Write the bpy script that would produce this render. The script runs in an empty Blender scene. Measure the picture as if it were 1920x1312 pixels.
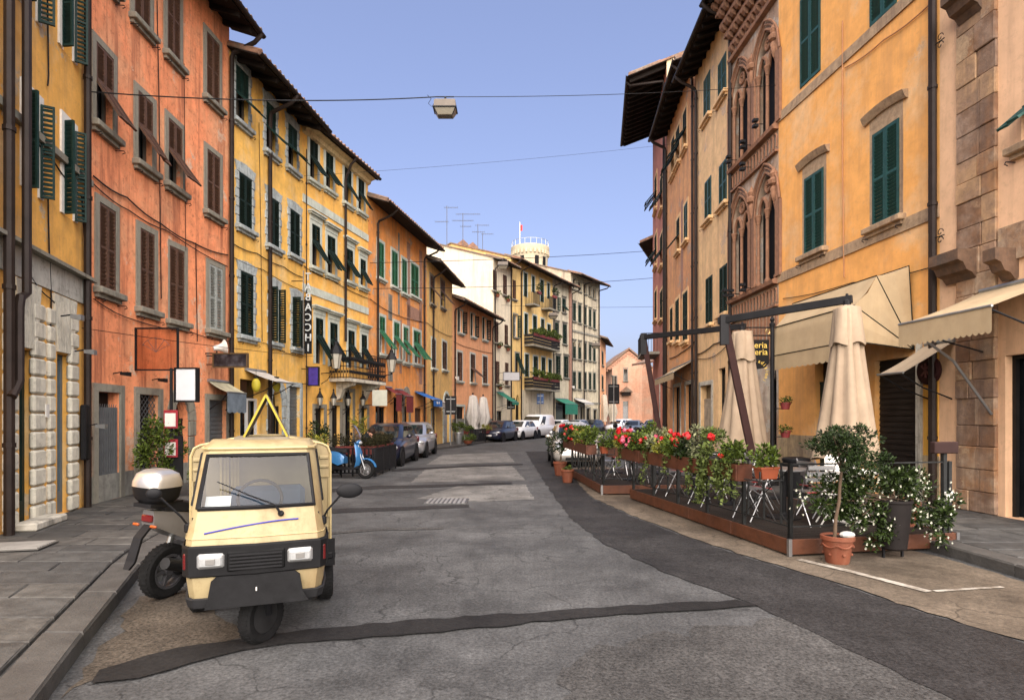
import bpy, bmesh, math, random
from mathutils import Matrix, Vector
RND = random.Random(11)
rad = math.radians
scene = bpy.context.scene
COL = scene.collection
# ------------------------------------------------------------------ camera, sky, sun, exposure
FX, CX, HY, EZ = 1100.0, 960.0, 782.0, 1.7          # focal length, centre and horizon in photo pixels; eye height
cd = bpy.data.cameras.new('camera'); cam = bpy.data.objects.new('camera', cd); COL.objects.link(cam)
cam.location = (0, 0, EZ); cam.rotation_euler = (rad(90), 0, 0)
cd.sensor_width = 36; cd.lens = FX/1920*36; cd.shift_y = (HY-656)/1920; cd.clip_end = 3000; cd.clip_start = 0.05
scene.camera = cam
world = bpy.data.worlds.new('World'); scene.world = world; world.use_nodes = True
wn = world.node_tree.nodes; wl = world.node_tree.links
sky = wn.new('ShaderNodeTexSky'); sky.sky_type = 'NISHITA'; sky.sun_disc = False
SUN_EL, SUN_AZ = 40, 176                              # degrees; azimuth clockwise from +Y seen from above
sky.sun_elevation = rad(SUN_EL); sky.sun_rotation = rad(SUN_AZ)
sky.air_density = 1.0; sky.dust_density = 5.0; sky.ozone_density = 3.2
bg = wn['Background']; bg.inputs['Strength'].default_value = 0.0505
sg_ = wn.new('ShaderNodeGamma'); sg_.inputs['Gamma'].default_value = 0.75; wl.new(sky.outputs['Color'], sg_.inputs['Color'])   # flatter, hazier sky
st_ = wn.new('ShaderNodeMix'); st_.data_type = 'RGBA'; st_.blend_type = 'MULTIPLY'; st_.inputs[0].default_value = 1; st_.inputs[7].default_value = (1.0,0.925,1.08,1)
wl.new(sg_.outputs[0], st_.inputs[6]); wl.new(st_.outputs[2], bg.inputs['Color'])
sd = bpy.data.lights.new('sun', 'SUN'); sd.energy = 1.5; sd.angle = rad(106); sd.color = (1.0, 0.92, 0.79)
sun = bpy.data.objects.new('sun', sd); COL.objects.link(sun)
_d = Vector((math.sin(rad(SUN_AZ))*math.cos(rad(SUN_EL)), math.cos(rad(SUN_AZ))*math.cos(rad(SUN_EL)), math.sin(rad(SUN_EL))))
sun.rotation_euler = _d.to_track_quat('Z', 'Y').to_euler()
scene.view_settings.view_transform = 'Standard'; scene.view_settings.look = 'None'
scene.view_settings.exposure = 2.76; scene.view_settings.gamma = 1.0
scene.cycles.use_denoising = True
scene.cycles.max_bounces = 6; scene.cycles.transparent_max_bounces = 8
scene.cycles.caustics_reflective = False; scene.cycles.caustics_refractive = False

# ------------------------------------------------------------------ helpers
def G(px, py):                                       # photo pixel on the ground -> (x, y)
    Z = FX*EZ/(py-HY); return ((px-CX)/FX*Z, Z)
def P(px, py, Z):                                    # photo pixel at a given distance -> point
    return Vector(((px-CX)/FX*Z, Z, EZ+(HY-py)/FX*Z))
def T(x, y, z): return Matrix.Translation((x, y, z))
def RX(a): return Matrix.Rotation(rad(a), 4, 'X')
def RY(a): return Matrix.Rotation(rad(a), 4, 'Y')
def RZ(a): return Matrix.Rotation(rad(a), 4, 'Z')
ID = Matrix.Identity(4)

class MB:
    """collects shapes, builds ONE mesh"""
    def __init__(s): s.v = []; s.f = []
    def add(s, vs, fs, M=None):
        o = len(s.v)
        s.v += [tuple(M @ Vector(p)) for p in vs] if M is not None else [tuple(p) for p in vs]
        s.f += [tuple(o+i for i in f) for f in fs]; return s
    def box(s, x0, x1, y0, y1, z0, z1, M=None):
        return s.add([(x0,y0,z0),(x1,y0,z0),(x1,y1,z0),(x0,y1,z0),(x0,y0,z1),(x1,y0,z1),(x1,y1,z1),(x0,y1,z1)],
            [(0,3,2,1),(4,5,6,7),(0,1,5,4),(1,2,6,5),(2,3,7,6),(3,0,4,7)], M)
    def cbox(s, x0, x1, y0, y1, z0, z1, c, M=None):  # box with chamfered edges (all)
        V = []; idx = {}
        for sx in (0,1):
            for sy in (0,1):
                for sz in (0,1):
                    x = (x0,x1)[sx]; y = (y0,y1)[sy]; z = (z0,z1)[sz]
                    ix = (1,-1)[sx]*c; iy = (1,-1)[sy]*c; iz = (1,-1)[sz]*c
                    for k, p in enumerate(((x,y+iy,z+iz),(x+ix,y,z+iz),(x+ix,y+iy,z))):
                        idx[(sx,sy,sz,k)] = len(V); V.append(p)
        F = []
        for q in (0,1):
            F.append([idx[(q,a,b,0)] for a,b in ((0,0),(1,0),(1,1),(0,1))][::(1 if q else -1)])
            F.append([idx[(a,q,b,1)] for a,b in ((0,0),(0,1),(1,1),(1,0))][::(1 if q else -1)])
            F.append([idx[(a,b,q,2)] for a,b in ((0,0),(1,0),(1,1),(0,1))][::(1 if q else -1)])
        for a in (0,1):
            for b in (0,1):
                F.append([idx[(a,b,0,0)],idx[(a,b,1,0)],idx[(a,b,1,1)],idx[(a,b,0,1)]])
                F.append([idx[(a,0,b,0)],idx[(a,1,b,0)],idx[(a,1,b,2)],idx[(a,0,b,2)]])
                F.append([idx[(0,a,b,1)],idx[(1,a,b,1)],idx[(1,a,b,2)],idx[(0,a,b,2)]])
                for d in (0,1): F.append([idx[(a,b,d,k)] for k in (0,1,2)])
        return s.add(V, F, M)
    def quad(s, a, b, c, d, M=None): return s.add([a,b,c,d], [(0,1,2,3)], M)
    def prism(s, poly, h, M=None):                   # polygon in xy, extruded 0..h in z
        n = len(poly)
        return s.add([(p[0],p[1],0) for p in poly]+[(p[0],p[1],h) for p in poly],
            [tuple(range(n))[::-1], tuple(range(n,2*n))]+[(i,(i+1)%n,n+(i+1)%n,n+i) for i in range(n)], M)
    def tube(s, pts, r, n=8, M=None, caps=True):
        pts = [Vector(p) for p in pts]; rs = r if isinstance(r, (list,tuple)) else [r]*len(pts)
        V = []; F = []; prev = None
        for i, p in enumerate(pts):
            d = (pts[min(i+1,len(pts)-1)]-pts[max(i-1,0)]).normalized()
            if prev is None: a = d.orthogonal().normalized()
            else:
                a = prev-d*prev.dot(d); a = a.normalized() if a.length > 1e-6 else d.orthogonal().normalized()
            prev = a; b = d.cross(a)
            for k in range(n):
                t = 2*math.pi*k/n; V.append(p+(a*math.cos(t)+b*math.sin(t))*rs[i])
        for i in range(len(pts)-1):
            for k in range(n): F.append((i*n+k, i*n+(k+1)%n, (i+1)*n+(k+1)%n, (i+1)*n+k))
        if caps: F += [tuple(range(n))[::-1], tuple(range((len(pts)-1)*n, len(pts)*n))]
        return s.add(V, F, M)
    def lathe(s, prof, n=20, M=None, caps=True, sx=1, sy=1):
        V = []; F = []
        for r, z in prof:
            for k in range(n):
                t = 2*math.pi*k/n; V.append((r*math.cos(t)*sx, r*math.sin(t)*sy, z))
        for i in range(len(prof)-1):
            for k in range(n): F.append((i*n+k, i*n+(k+1)%n, (i+1)*n+(k+1)%n, (i+1)*n+k))
        if caps: F += [tuple(range(n))[::-1], tuple(range((len(prof)-1)*n, len(prof)*n))]
        return s.add(V, F, M)
    def ell(s, c, r, n=12, m=8, M=None):
        rx, ry, rz = r if isinstance(r,(tuple,list)) else (r,r,r)
        MM = T(*c)
        return s.lathe([(max(1e-3,math.sin(math.pi*j/m)), -math.cos(math.pi*j/m)*rz) for j in range(m+1)], n,
                       (M @ MM if M is not None else MM), True, rx, ry)
    def loft(s, rings, close=True, caps=True, M=None):
        n = len(rings[0]); V = [p for r in rings for p in r]; F = []
        for i in range(len(rings)-1):
            for k in range(n if close else n-1): F.append((i*n+k, i*n+(k+1)%n, (i+1)*n+(k+1)%n, (i+1)*n+k))
        if caps and close: F += [tuple(range(n))[::-1], tuple(range((len(rings)-1)*n, len(rings)*n))]
        return s.add(V, F, M)
    def mesh(s, name, smooth=False):
        me = bpy.data.meshes.new(name); me.from_pydata(s.v, [], s.f); me.validate()
        bm = bmesh.new(); bm.from_mesh(me); bmesh.ops.recalc_face_normals(bm, faces=bm.faces); bm.to_mesh(me); bm.free()
        if smooth:
            me.shade_smooth()
            try: me.set_sharp_from_angle(angle=rad(smooth if smooth is not True else 40))
            except Exception: pass
        return me
    def build(s, name, m, parent=None, M=None, smooth=False, **kw):
        return obj(name, s.mesh(name, smooth), m, parent, M, **kw)

def obj(name, me, m=None, parent=None, M=None, label=None, cat=None, group=None, kind=None):
    if m is not None and not me.materials: me.materials.append(m)
    o = bpy.data.objects.new(name, me); COL.objects.link(o)
    if parent is not None: o.parent = parent
    if M is not None: o.matrix_basis = M
    return tag(o, label, cat, group, kind)
def tag(o, label=None, cat=None, group=None, kind=None):
    if label: o['label'] = label
    if cat: o['category'] = cat
    if group: o['group'] = group
    if kind: o['kind'] = kind
    return o
def thing(name, label, cat, loc=(0,0,0), rz=0, group=None):
    o = bpy.data.objects.new(name, None); COL.objects.link(o); o.empty_display_size = 0.2
    o.location = loc; o.rotation_euler = (0, 0, rad(rz))
    return tag(o, label, cat, group)
def copy_tree(o, parent=None):
    c = o.copy(); COL.objects.link(c)
    if parent is not None: c.parent = parent
    for ch in list(o.children): copy_tree(ch, c)
    return c

# ------------------------------------------------------------------ materials
MATS = {}
def mat(name, col, rough=0.7, metal=0.0, var=0.12, scale=5.0, bump=0.0, bscale=60.0, col2=None, f2=0.5, streak=0.0,
        scol=(0.05,0.045,0.04), spec=0.4, coat=0.0, alpha=None, leaf=False, emit=0, keep=False, peel=None, pth=0.62):
    if name in MATS: return MATS[name]
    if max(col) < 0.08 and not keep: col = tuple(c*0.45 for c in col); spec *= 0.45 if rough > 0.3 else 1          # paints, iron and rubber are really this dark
    m = bpy.data.materials.new(name); m.use_nodes = True; MATS[name] = m
    nt = m.node_tree; N = nt.nodes; L = nt.links
    b = N['Principled BSDF']; b.inputs['Roughness'].default_value = rough; b.inputs['Metallic'].default_value = metal
    b.inputs['Specular IOR Level'].default_value = spec; b.inputs['Coat Weight'].default_value = coat
    tc = N.new('ShaderNodeTexCoord')
    def noise(sc, det=5, r=0.6, vec=None):
        n = N.new('ShaderNodeTexNoise'); n.inputs['Scale'].default_value = sc; n.inputs['Detail'].default_value = det
        n.inputs['Roughness'].default_value = r; L.new(vec or tc.outputs['Object'], n.inputs['Vector']); return n.outputs['Fac']
    def ramp(f, a, c, p0=0.3, p1=0.7):
        r = N.new('ShaderNodeValToRGB'); L.new(f, r.inputs[0]); e = r.color_ramp.elements
        e[0].position = p0; e[1].position = p1; e[0].color = (*a,1); e[1].color = (*c,1); return r.outputs[0]
    def mix(f, a, c, mode='MIX'):
        x = N.new('ShaderNodeMix'); x.data_type = 'RGBA'; x.blend_type = mode
        for sock, val in ((x.inputs[0], f), (x.inputs[6], a), (x.inputs[7], c)):
            if hasattr(val, 'links'): L.new(val, sock)
            else: sock.default_value = (*val,1) if isinstance(val,(tuple,list)) else val
        return x.outputs[2]
    lo = tuple(max(0,c*(1-var)) for c in col); hi = tuple(min(1,c*(1+var)) for c in col)
    c = ramp(noise(scale), lo, hi)
    if leaf:
        gi = N.new('ShaderNodeNewGeometry')
        c = ramp(gi.outputs['Random Per Island'], tuple(x*0.3 for x in col), col2 or tuple(min(1,x*1.5) for x in col), 0.0, 1.0)
        b.inputs['Subsurface Weight'].default_value = 0.0
    elif col2 is not None:
        f = ramp(noise(scale*0.22, 8, 0.65), (0,0,0), (1,1,1), f2-0.06, f2+0.10)
        c = mix(f, c, ramp(noise(scale*1.7), tuple(x*(1-var) for x in col2), tuple(min(1,x*(1+var)) for x in col2)))
    if streak > 0:
        mp = N.new('ShaderNodeMapping'); mp.inputs['Scale'].default_value = (2.2,2.2,0.16); L.new(tc.outputs['Object'], mp.inputs['Vector'])
        f = ramp(noise(1.6, 7, 0.7, mp.outputs[0]), (0,0,0), (min(1,streak*1.5),)*3, 0.49, 0.66)
        c = mix(f, c, scol)
        f = ramp(noise(7, 9, 0.82), (0,0,0), (min(1,streak*1.2),)*3, 0.52, 0.64)
        c = mix(f, c, scol)
    if peel is not None:                              # flaked-off paint with sharp edges
        pn = noise(1.1, 10, 0.72)
        c = mix(ramp(pn, (0,0,0), (0.85,)*3, pth, pth+0.025), c, ramp(noise(11, 6, 0.7), tuple(x*0.6 for x in peel), tuple(min(1,x*1.25) for x in peel)))
    L.new(c, b.inputs['Base Color'])
    if bump > 0:
        bp = N.new('ShaderNodeBump'); bp.inputs['Strength'].default_value = bump; bp.inputs['Distance'].default_value = 0.02
        L.new(noise(bscale, 6, 0.7), bp.inputs['Height']); L.new(bp.outputs[0], b.inputs['Normal'])
    if emit: b.inputs['Emission Color'].default_value = (*col,1); b.inputs['Emission Strength'].default_value = emit
    return m
def asphalt(name, col, crack=0.0, speck=0.5, patch=None):
    if name in MATS: return MATS[name]
    m = mat(name, col, rough=0.82, var=0.22, scale=1.6, spec=0.22, keep=True)
    N = m.node_tree.nodes; L = m.node_tree.links; b = N['Principled BSDF']
    tc = N.new('ShaderNodeTexCoord'); src = b.inputs['Base Color'].links[0].from_socket
    def rmp(f, p0, p1, v0, v1):
        r = N.new('ShaderNodeMapRange'); r.inputs[1].default_value = p0; r.inputs[2].default_value = p1
        r.inputs[3].default_value = v0; r.inputs[4].default_value = v1; L.new(f, r.inputs[0]); return r.outputs[0]
    def mul(a, f):
        x = N.new('ShaderNodeMix'); x.data_type = 'RGBA'; x.blend_type = 'MULTIPLY'; x.inputs[0].default_value = 1
        L.new(a, x.inputs[6]); L.new(f, x.inputs[7]); return x.outputs[2]
    n1 = N.new('ShaderNodeTexNoise'); n1.inputs['Scale'].default_value = 38; n1.inputs['Detail'].default_value = 5; n1.inputs['Roughness'].default_value = 0.8
    L.new(tc.outputs['Object'], n1.inputs['Vector'])
    c = mul(src, rmp(n1.outputs['Fac'], 0.36, 0.66, 1-speck, 1+speck*1.3))
    n2 = N.new('ShaderNodeTexNoise'); n2.inputs['Scale'].default_value = 0.55; n2.inputs['Detail'].default_value = 9; n2.inputs['Roughness'].default_value = 0.72
    L.new(tc.outputs['Object'], n2.inputs['Vector'])
    c = mul(c, rmp(n2.outputs['Fac'], 0.35, 0.66, 0.55, 1.35))
    n4 = N.new('ShaderNodeTexNoise'); n4.inputs['Scale'].default_value = 9; n4.inputs['Detail'].default_value = 6; n4.inputs['Roughness'].default_value = 0.8
    L.new(tc.outputs['Object'], n4.inputs['Vector'])
    c = mul(c, rmp(n4.outputs['Fac'], 0.35, 0.7, 0.78, 1.22))
    if crack:
        n3 = N.new('ShaderNodeTexNoise'); n3.inputs['Scale'].default_value = 1.3; n3.inputs['Detail'].default_value = 6
        L.new(tc.outputs['Object'], n3.inputs['Vector'])
        add = N.new('ShaderNodeVectorMath'); add.operation = 'ADD'; L.new(tc.outputs['Object'], add.inputs[0])
        sc = N.new('ShaderNodeVectorMath'); sc.operation = 'SCALE'; sc.inputs['Scale'].default_value = 0.9
        L.new(n3.outputs['Color'], sc.inputs[0]); L.new(sc.outputs[0], add.inputs[1])
        v = N.new('ShaderNodeTexVoronoi'); v.feature = 'DISTANCE_TO_EDGE'; v.inputs['Scale'].default_value = 1.1
        L.new(add.outputs[0], v.inputs['Vector'])
        k = rmp(v.outputs['Distance'], 0.0, 0.016, 0.0, 1.0)
        g = rmp(n2.outputs['Fac'], 0.44, 0.54, 1.0, 0.0)                # cracks only in worn areas
        mx = N.new('ShaderNodeMath'); mx.operation = 'MAXIMUM'; L.new(k, mx.inputs[0]); L.new(g, mx.inputs[1])
        c = mul(c, rmp(mx.outputs[0], 0, 1, 1-crack, 1.0))
    L.new(c, b.inputs['Base Color'])
    L.new(rmp(n2.outputs['Fac'], 0.3, 0.7, 0.62, 0.9), b.inputs['Roughness'])
    bp = N.new('ShaderNodeBump'); bp.inputs['Strength'].default_value = 0.45; bp.inputs['Distance'].default_value = 0.012
    L.new(n1.outputs['Fac'], bp.inputs['Height']); L.new(bp.outputs[0], b.inputs['Normal'])
    return m
def glass(name, tint=(0.9,0.95,1.0), f=0.25):
    if name in MATS: return MATS[name]
    m = bpy.data.materials.new(name); m.use_nodes = True; MATS[name] = m
    N = m.node_tree.nodes; L = m.node_tree.links; N.remove(N['Principled BSDF'])
    t = N.new('ShaderNodeBsdfTransparent'); t.inputs[0].default_value = (*tint,1)
    g = N.new('ShaderNodeBsdfGlossy'); g.inputs['Roughness'].default_value = 0.03
    x = N.new('ShaderNodeMixShader'); fr = N.new('ShaderNodeLayerWeight'); fr.inputs[0].default_value = f
    L.new(fr.outputs['Facing'], x.inputs[0]); L.new(t.outputs[0], x.inputs[1]); L.new(g.outputs[0], x.inputs[2])
    L.new(x.outputs[0], N['Material Output'].inputs[0]); return m
PANE = mat('window_glass', (0.02,0.024,0.028), 0.06, var=0.3, scale=2, spec=0.8)
STONE = mat('grey_stone', (0.235,0.22,0.175), 0.85, var=0.25, scale=7, bump=0.4, bscale=40, streak=0.4)
STONE2 = mat('pale_stone', (0.50,0.47,0.39), 0.85, var=0.2, scale=6, bump=0.4, bscale=40, streak=0.45)
IRON = mat('black_iron', (0.018,0.018,0.02), 0.6, 0.0, var=0.3, spec=0.5)
PIPE = mat('brown_pipe', (0.05,0.034,0.028), 0.5, 0.1, var=0.3, scale=3)
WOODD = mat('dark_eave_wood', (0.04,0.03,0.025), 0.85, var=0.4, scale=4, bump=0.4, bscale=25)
TILE = mat('roof_tile', (0.22,0.12,0.075), 0.9, var=0.4, scale=4, col2=(0.16,0.13,0.10), bump=0.5, bscale=20)
WHITE = mat('white_paint', (0.72,0.70,0.64), 0.6, var=0.08, streak=0.15)
GALV = mat('zinc', (0.30,0.31,0.31), 0.4, 0.7, var=0.2)
BLACKP = mat('black_plastic', (0.018,0.018,0.02), 0.55, var=0.25, scale=8)
RUBBER = mat('tyre_rubber', (0.02,0.02,0.02), 0.85, var=0.3, scale=20, bump=0.2)
CHROME = mat('chrome', (0.7,0.7,0.72), 0.18, 1.0, var=0.05)
ALU = mat('aluminium', (0.34,0.34,0.34), 0.35, 0.9, var=0.1)
def paint(name, col, rough=0.3): return mat('paint_'+name, col, rough, 0.0, var=0.05, scale=3, spec=0.5, coat=0.6)
SH = {'green': mat('shutter_green', (0.020,0.065,0.055), 0.55, var=0.3, scale=9, bump=0.15),
      'dark': mat('shutter_dark_green', (0.014,0.035,0.026), 0.6, var=0.35, scale=9, bump=0.15),
      'brown': mat('shutter_brown', (0.085,0.042,0.024), 0.65, var=0.35, scale=9, bump=0.2),
      'bright': mat('shutter_bright_green', (0.02,0.12,0.05), 0.5, var=0.25, scale=9),
      'teal': mat('shutter_teal', (0.012,0.055,0.046), 0.5, var=0.35, scale=9, keep=True),
      'grey': mat('shutter_grey', (0.28,0.30,0.28), 0.6, var=0.2, scale=9),
      'far': mat('shutter_far_green', (0.02,0.055,0.035), 0.6, var=0.3, scale=5)}
def text_mesh(s, size, ext=0.01, mirror=False):
    cu = bpy.data.curves.new('lettering', 'FONT'); cu.body = s; cu.size = size; cu.extrude = ext; cu.align_x = 'CENTER'; cu.align_y = 'CENTER'
    cu.resolution_u = 3
    o = bpy.data.objects.new('lettering_tmp', cu); COL.objects.link(o)
    dg = bpy.context.evaluated_depsgraph_get(); dg.update()
    me = bpy.data.meshes.new_from_object(o.evaluated_get(dg)); bpy.data.objects.remove(o); bpy.data.curves.remove(cu)
    me.transform((Matrix.Diagonal((-1 if mirror else 1,1,1,1))))
    me.transform(RX(90))                                 # faces -y
    if mirror: me.flip_normals()
    me.materials.clear()
    return me
# ------------------------------------------------------------------ ground
ROADM = asphalt('road_asphalt', (0.068,0.068,0.067), crack=0.55, speck=0.5)
DARKM = asphalt('dark_asphalt', (0.024,0.0225,0.022), crack=0.0, speck=0.65)
MIDM = asphalt('worn_asphalt', (0.056,0.054,0.051), crack=0.3, speck=0.65)
TARM = asphalt('tar_trench', (0.015,0.014,0.0135), crack=0.0, speck=0.35)
TANM = asphalt('parking_concrete', (0.125,0.099,0.072), crack=0.6, speck=0.3)
LIGHTM = asphalt('pale_asphalt', (0.14,0.135,0.125), crack=0.6, speck=0.3)
DIRTM = asphalt('gutter_grit', (0.068,0.056,0.043), crack=0.0, speck=0.65)
mb = MB()
road = mb.quad((-600,-40,0),(600,-40,0),(600,900,0),(-600,900,0)).build('road', ROADM, kind='structure')
def jag(pts, step=0.35, amp=0.03):
    out = []; n = len(pts)
    for i in range(n):
        a = Vector(pts[i]); c = Vector(pts[(i+1)%n]); k = max(1, min(60, int((c-a).length/step)))
        for j in range(k):
            p = a.lerp(c, j/k); q = 1.0 if j else 0.3
            out.append((p.x+RND.uniform(-amp,amp)*q, p.y+RND.uniform(-amp,amp)*q))
    return out
def patch(name, pix, m, level, amp=0.03, kind=None):
    pts = jag([G(*p) for p in pix], 0.14, amp)
    me = MB().add([(x,y,0.004*level) for x,y in pts], [tuple(range(len(pts)))]).mesh(name)
    return obj(name, me, m, road)
# dark resurfaced strip along the right, parking strip, trenches
patch('resurfaced_strip', [(985,846),(1030,846),(1066,885),(1110,935),(1200,975),(1300,1012),(1400,1046),(1560,1092),(1740,1152),(1930,1210),(2250,1310),(2100,1480),
    (1805,1322),(1665,1252),(1545,1195),(1424,1139),(1250,1075),(1130,1018),(1066,968),(1040,932),(1012,890)], DARKM, 2)
patch('parking_strip', [(1060,880),(1110,933),(1200,973),(1300,1010),(1400,1043),(1560,1090),(1740,1150),(1930,1205),(2050,1180),(1920,1092),(1780,1050),(1300,930),(1130,872)], TANM, 3)
patch('worn_patch', [(1395,1175),(1470,1155),(1600,1195),(1760,1243),(1925,1300),(2100,1420),(1500,1500),(1000,1500),(1050,1250),(1200,1190)], MIDM, 1, 0.12)
patch('tar_trench', [(188,1258),(330,1217),(500,1192),(700,1170),(900,1157),(1100,1142),(1300,1130),(1380,1126),(1424,1137),(1300,1146),(1100,1160),(900,1178),(700,1196),(500,1214),(350,1248),(260,1275),(170,1284)], TARM, 4, 0.035)
patch('tar_trench', [(560,955),(700,952),(880,946),(880,951),(700,959),(560,965)], DARKM, 2, 0.02)
patch('tar_trench', [(600,918),(700,911),(800,909),(960,904),(960,908),(800,914),(700,917),(600,924)], DARKM, 2, 0.02)
patch('tar_trench', [(735,880),(860,873),(980,869),(980,871.5),(860,876.5),(735,884)], DARKM, 2, 0.02)
patch('tar_trench', [(600,1000),(700,991),(832,989),(832,992),(700,995),(600,1004)], MIDM, 2, 0.02)
patch('pale_patch', [(880,905),(985,908),(1003,936),(900,940),(780,935)], LIGHTM, 1)
patch('pale_patch', [(830,852),(950,848),(965,866),(800,871)], LIGHTM, 1)
patch('pale_patch', [(800,878),(960,873),(985,900),(770,904)], LIGHTM, 1)
patch('gutter_grit', [(262,1118),(345,1110),(470,1190),(330,1222),(190,1268),(110,1312),(180,1240)], DIRTM, 1, 0.06)
PALE = mat('road_marking', (0.36,0.33,0.28), 0.85, var=0.3, scale=14, col2=(0.17,0.14,0.105), f2=0.5)
def stripe(pix, w, level=5):
    pts = [Vector((*G(*p),0.004*level)) for p in pix]; m_ = MB()
    for a, c in zip(pts, pts[1:]):
        d = (c-a).normalized(); n = Vector((-d.y,d.x,0))*w/2
        m_.quad(a-n, c-n, c+n, a+n)
    return m_.build('painted_line', PALE, road)
stripe([(1498,1051),(1600,1075),(1742,1112)], 0.10); stripe([(1752,1111),(1880,1103)], 0.05)

# cast-iron drain cover out on the road
x0, y0 = G(838,940); dc = thing('drain_cover', 'rectangular iron drain cover set into the middle of the road', 'drain cover', (x0,y0,0.001))
MB().box(-.42,.42,-.36,.36,0.001,0.016).build('plate', mat('worn_iron',(0.12,0.12,0.12),0.5,0.6,var=0.3), dc)
for i in range(9): MB().box(-.38+i*.088,-.33+i*.088,-.32,.32,0.017,0.024).build('rib', mat('bright_iron',(0.35,0.35,0.34),0.45,0.6), dc)

KL = [(-1.2,0.2),(-2.82,3.53),(-4.19,6.73),(-5.0,10),(-5.4,15),(-5.35,22),(-4.7,28),(-2.95,33.4),(-2.2,37),(-1.5,40),(0.2,45),(2.6,50),(5.2,55),(7.6,60),(11.4,66),(17,76),(26,90)]
KR = [(5.3,2),(5.38,6.2),(5.35,7.2),(4.95,12),(4.55,18),(4.4,24),(5.1,31),(6.6,38),(10.5,47),(15.5,56),(22,66),(30,78)]
def xat(pl, y):
    for (x0,y0),(x1,y1) in zip(pl, pl[1:]):
        if y <= y1: return x0+(x1-x0)*(y-y0)/(y1-y0)
    return pl[-1][0]
WL = [(-4.8,0.2),(-6.35,6.0),(-7.6,10.5),(-7.77,11.9),(-7.8,13.7),(-7.69,16),(-7.2,20.1),(-6.1,24.8),(-4.6,31.9),(-3.8,38),(-1.4,46),(1.1,51),(3.9,56),(6,59.5),(9.8,65),(16,78),(24,92)]
WR = [(8.6,2),(8.1,6.2),(7.7,10.2),(7.2,15.7),(7.04,18.8),(7.2,22.9),(7.8,29.5),(9.1,38),(13,47),(18,56),(26,66),(36,78)]
SLABM = [mat('paving_stone_%d'%i, c, 0.75, var=0.35, scale=6, bump=0.7, bscale=28, streak=0.5, scol=(0.03,0.027,0.024), keep=True) for i, c in enumerate([(0.062,0.06,0.055),(0.047,0.046,0.043),(0.075,0.071,0.063)])]
KERBM = mat('kerb_stone', (0.06,0.056,0.05), 0.75, keep=True, var=0.3, scale=5, bump=0.6, bscale=30, streak=0.5)
JOINTM = mat('paving_joint', (0.06,0.055,0.048), 0.95, var=0.3)
HP = 0.13
def pavement(name, K, W, sgn, ys, slab_from, slab_to):
    m_ = MB(); Y = [y for y in ys]
    r = []
    for y in Y:
        k = xat(K,y); w = xat(W,y)-sgn*0.4*0
        r.append((k,w,y))
    for (k0,w0,y0),(k1,w1,y1) in zip(r, r[1:]):
        far = y0 >= slab_to-0.01
        h = HP if far else HP-0.035
        m_.quad((k0,y0,h),(k1,y1,h),(w1+sgn*.5,y1,h),(w0+sgn*.5,y0,h)); m_.quad((k0,y0,-.05),(k1,y1,-.05),(k1,y1,h),(k0,y0,h))
    pv = m_.build(name, JOINTM if False else SLABM[0], kind='structure')
    # kerb stones
    y = slab_from; i = 0
    while y < 34:
        y2 = y+RND.uniform(0.85,1.25); g = 0.006
        a = xat(K,y+g); c = xat(K,y2-g); h = HP+0.004+RND.uniform(-.004,.004)
        V = []
        for (xx,yy) in ((a,y+g),(c,y2-g),(c+sgn*0.30,y2-g),(a+sgn*0.30,y+g)): V.append((xx-sgn*0.012,yy,0.002))
        for (xx,yy),(ix,iy) in zip(((a,y+g),(c,y2-g),(c+sgn*0.30,y2-g),(a+sgn*0.30,y+g)),((1,1),(1,-1),(-1,-1),(-1,1))): V.append((xx-sgn*0.012,yy,h-0.02))
        for (xx,yy),(ix,iy) in zip(((a,y+g),(c,y2-g),(c+sgn*0.30,y2-g),(a+sgn*0.30,y+g)),((1,1),(1,-1),(-1,-1),(-1,1))): V.append((xx-sgn*0.012+sgn*ix*0.015,yy+iy*0.01,h))
        me = MB().add(V, [(8,9,10,11)]+[(4+j,4+(j+1)%4,8+(j+1)%4,8+j) for j in range(4)]+[(j,(j+1)%4,4+(j+1)%4,4+j) for j in range(4)]).mesh('kerb_stone')
        obj('kerb_stone', me, KERBM, pv); y = y2
    # paving slabs
    y = slab_from; n = 0
    while y < slab_to and n < 296:
        y2 = y+RND.uniform(0.36,0.52); g = 0.005
        k0 = xat(K,y)+sgn*0.31; k1 = xat(K,y2)+sgn*0.31; w0 = xat(W,y); w1 = xat(W,y2)
        ts = [0.0]
        Lr = abs(w0-k0)
        while ts[-1] < 1: ts.append(ts[-1]+RND.uniform(0.55,1.1)/Lr)
        ts[-1] = 1.0
        if len(ts) > 2 and ts[-1]-ts[-2] < 0.25/Lr: ts.pop(-2)
        for t0, t1 in zip(ts, ts[1:]):
            h = HP+RND.uniform(-.004,.004); e = 0.012; tl = RND.uniform(-.004,.004)
            q = [(k0+(w0-k0)*t0,y),(k1+(w1-k1)*t0,y2),(k1+(w1-k1)*t1,y2),(k0+(w0-k0)*t1,y)]
            cx = sum(p[0] for p in q)/4; cy = sum(p[1] for p in q)/4
            def sh(p, d):
                return (p[0]+(d if p[0] < cx else -d), p[1]+(d if p[1] < cy else -d))
            V = [(*sh(p,g),HP-0.034) for p in q]+[(*sh(p,g),h-0.009) for p in q]+[(*sh(p,g+e),h+(tl if p[1]<cy else -tl)) for p in q]
            me = MB().add(V, [(8,9,10,11)]+[(4+j,4+(j+1)%4,8+(j+1)%4,8+j) for j in range(4)]+[(j,(j+1)%4,4+(j+1)%4,4+j) for j in range(4)]).mesh('paving_slab')
            obj('paving_slab', me, RND.choice(SLABM), pv); n += 1
        y = y2
    return pv
pavement('pavement_left', KL, WL, -1, [0.3,3.53,6,6.73,10.5,12,16.5,20,22,25,28,32,33.4,38,40,46,51,56,60,66,76,90], 2.2, 16.5)
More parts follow.
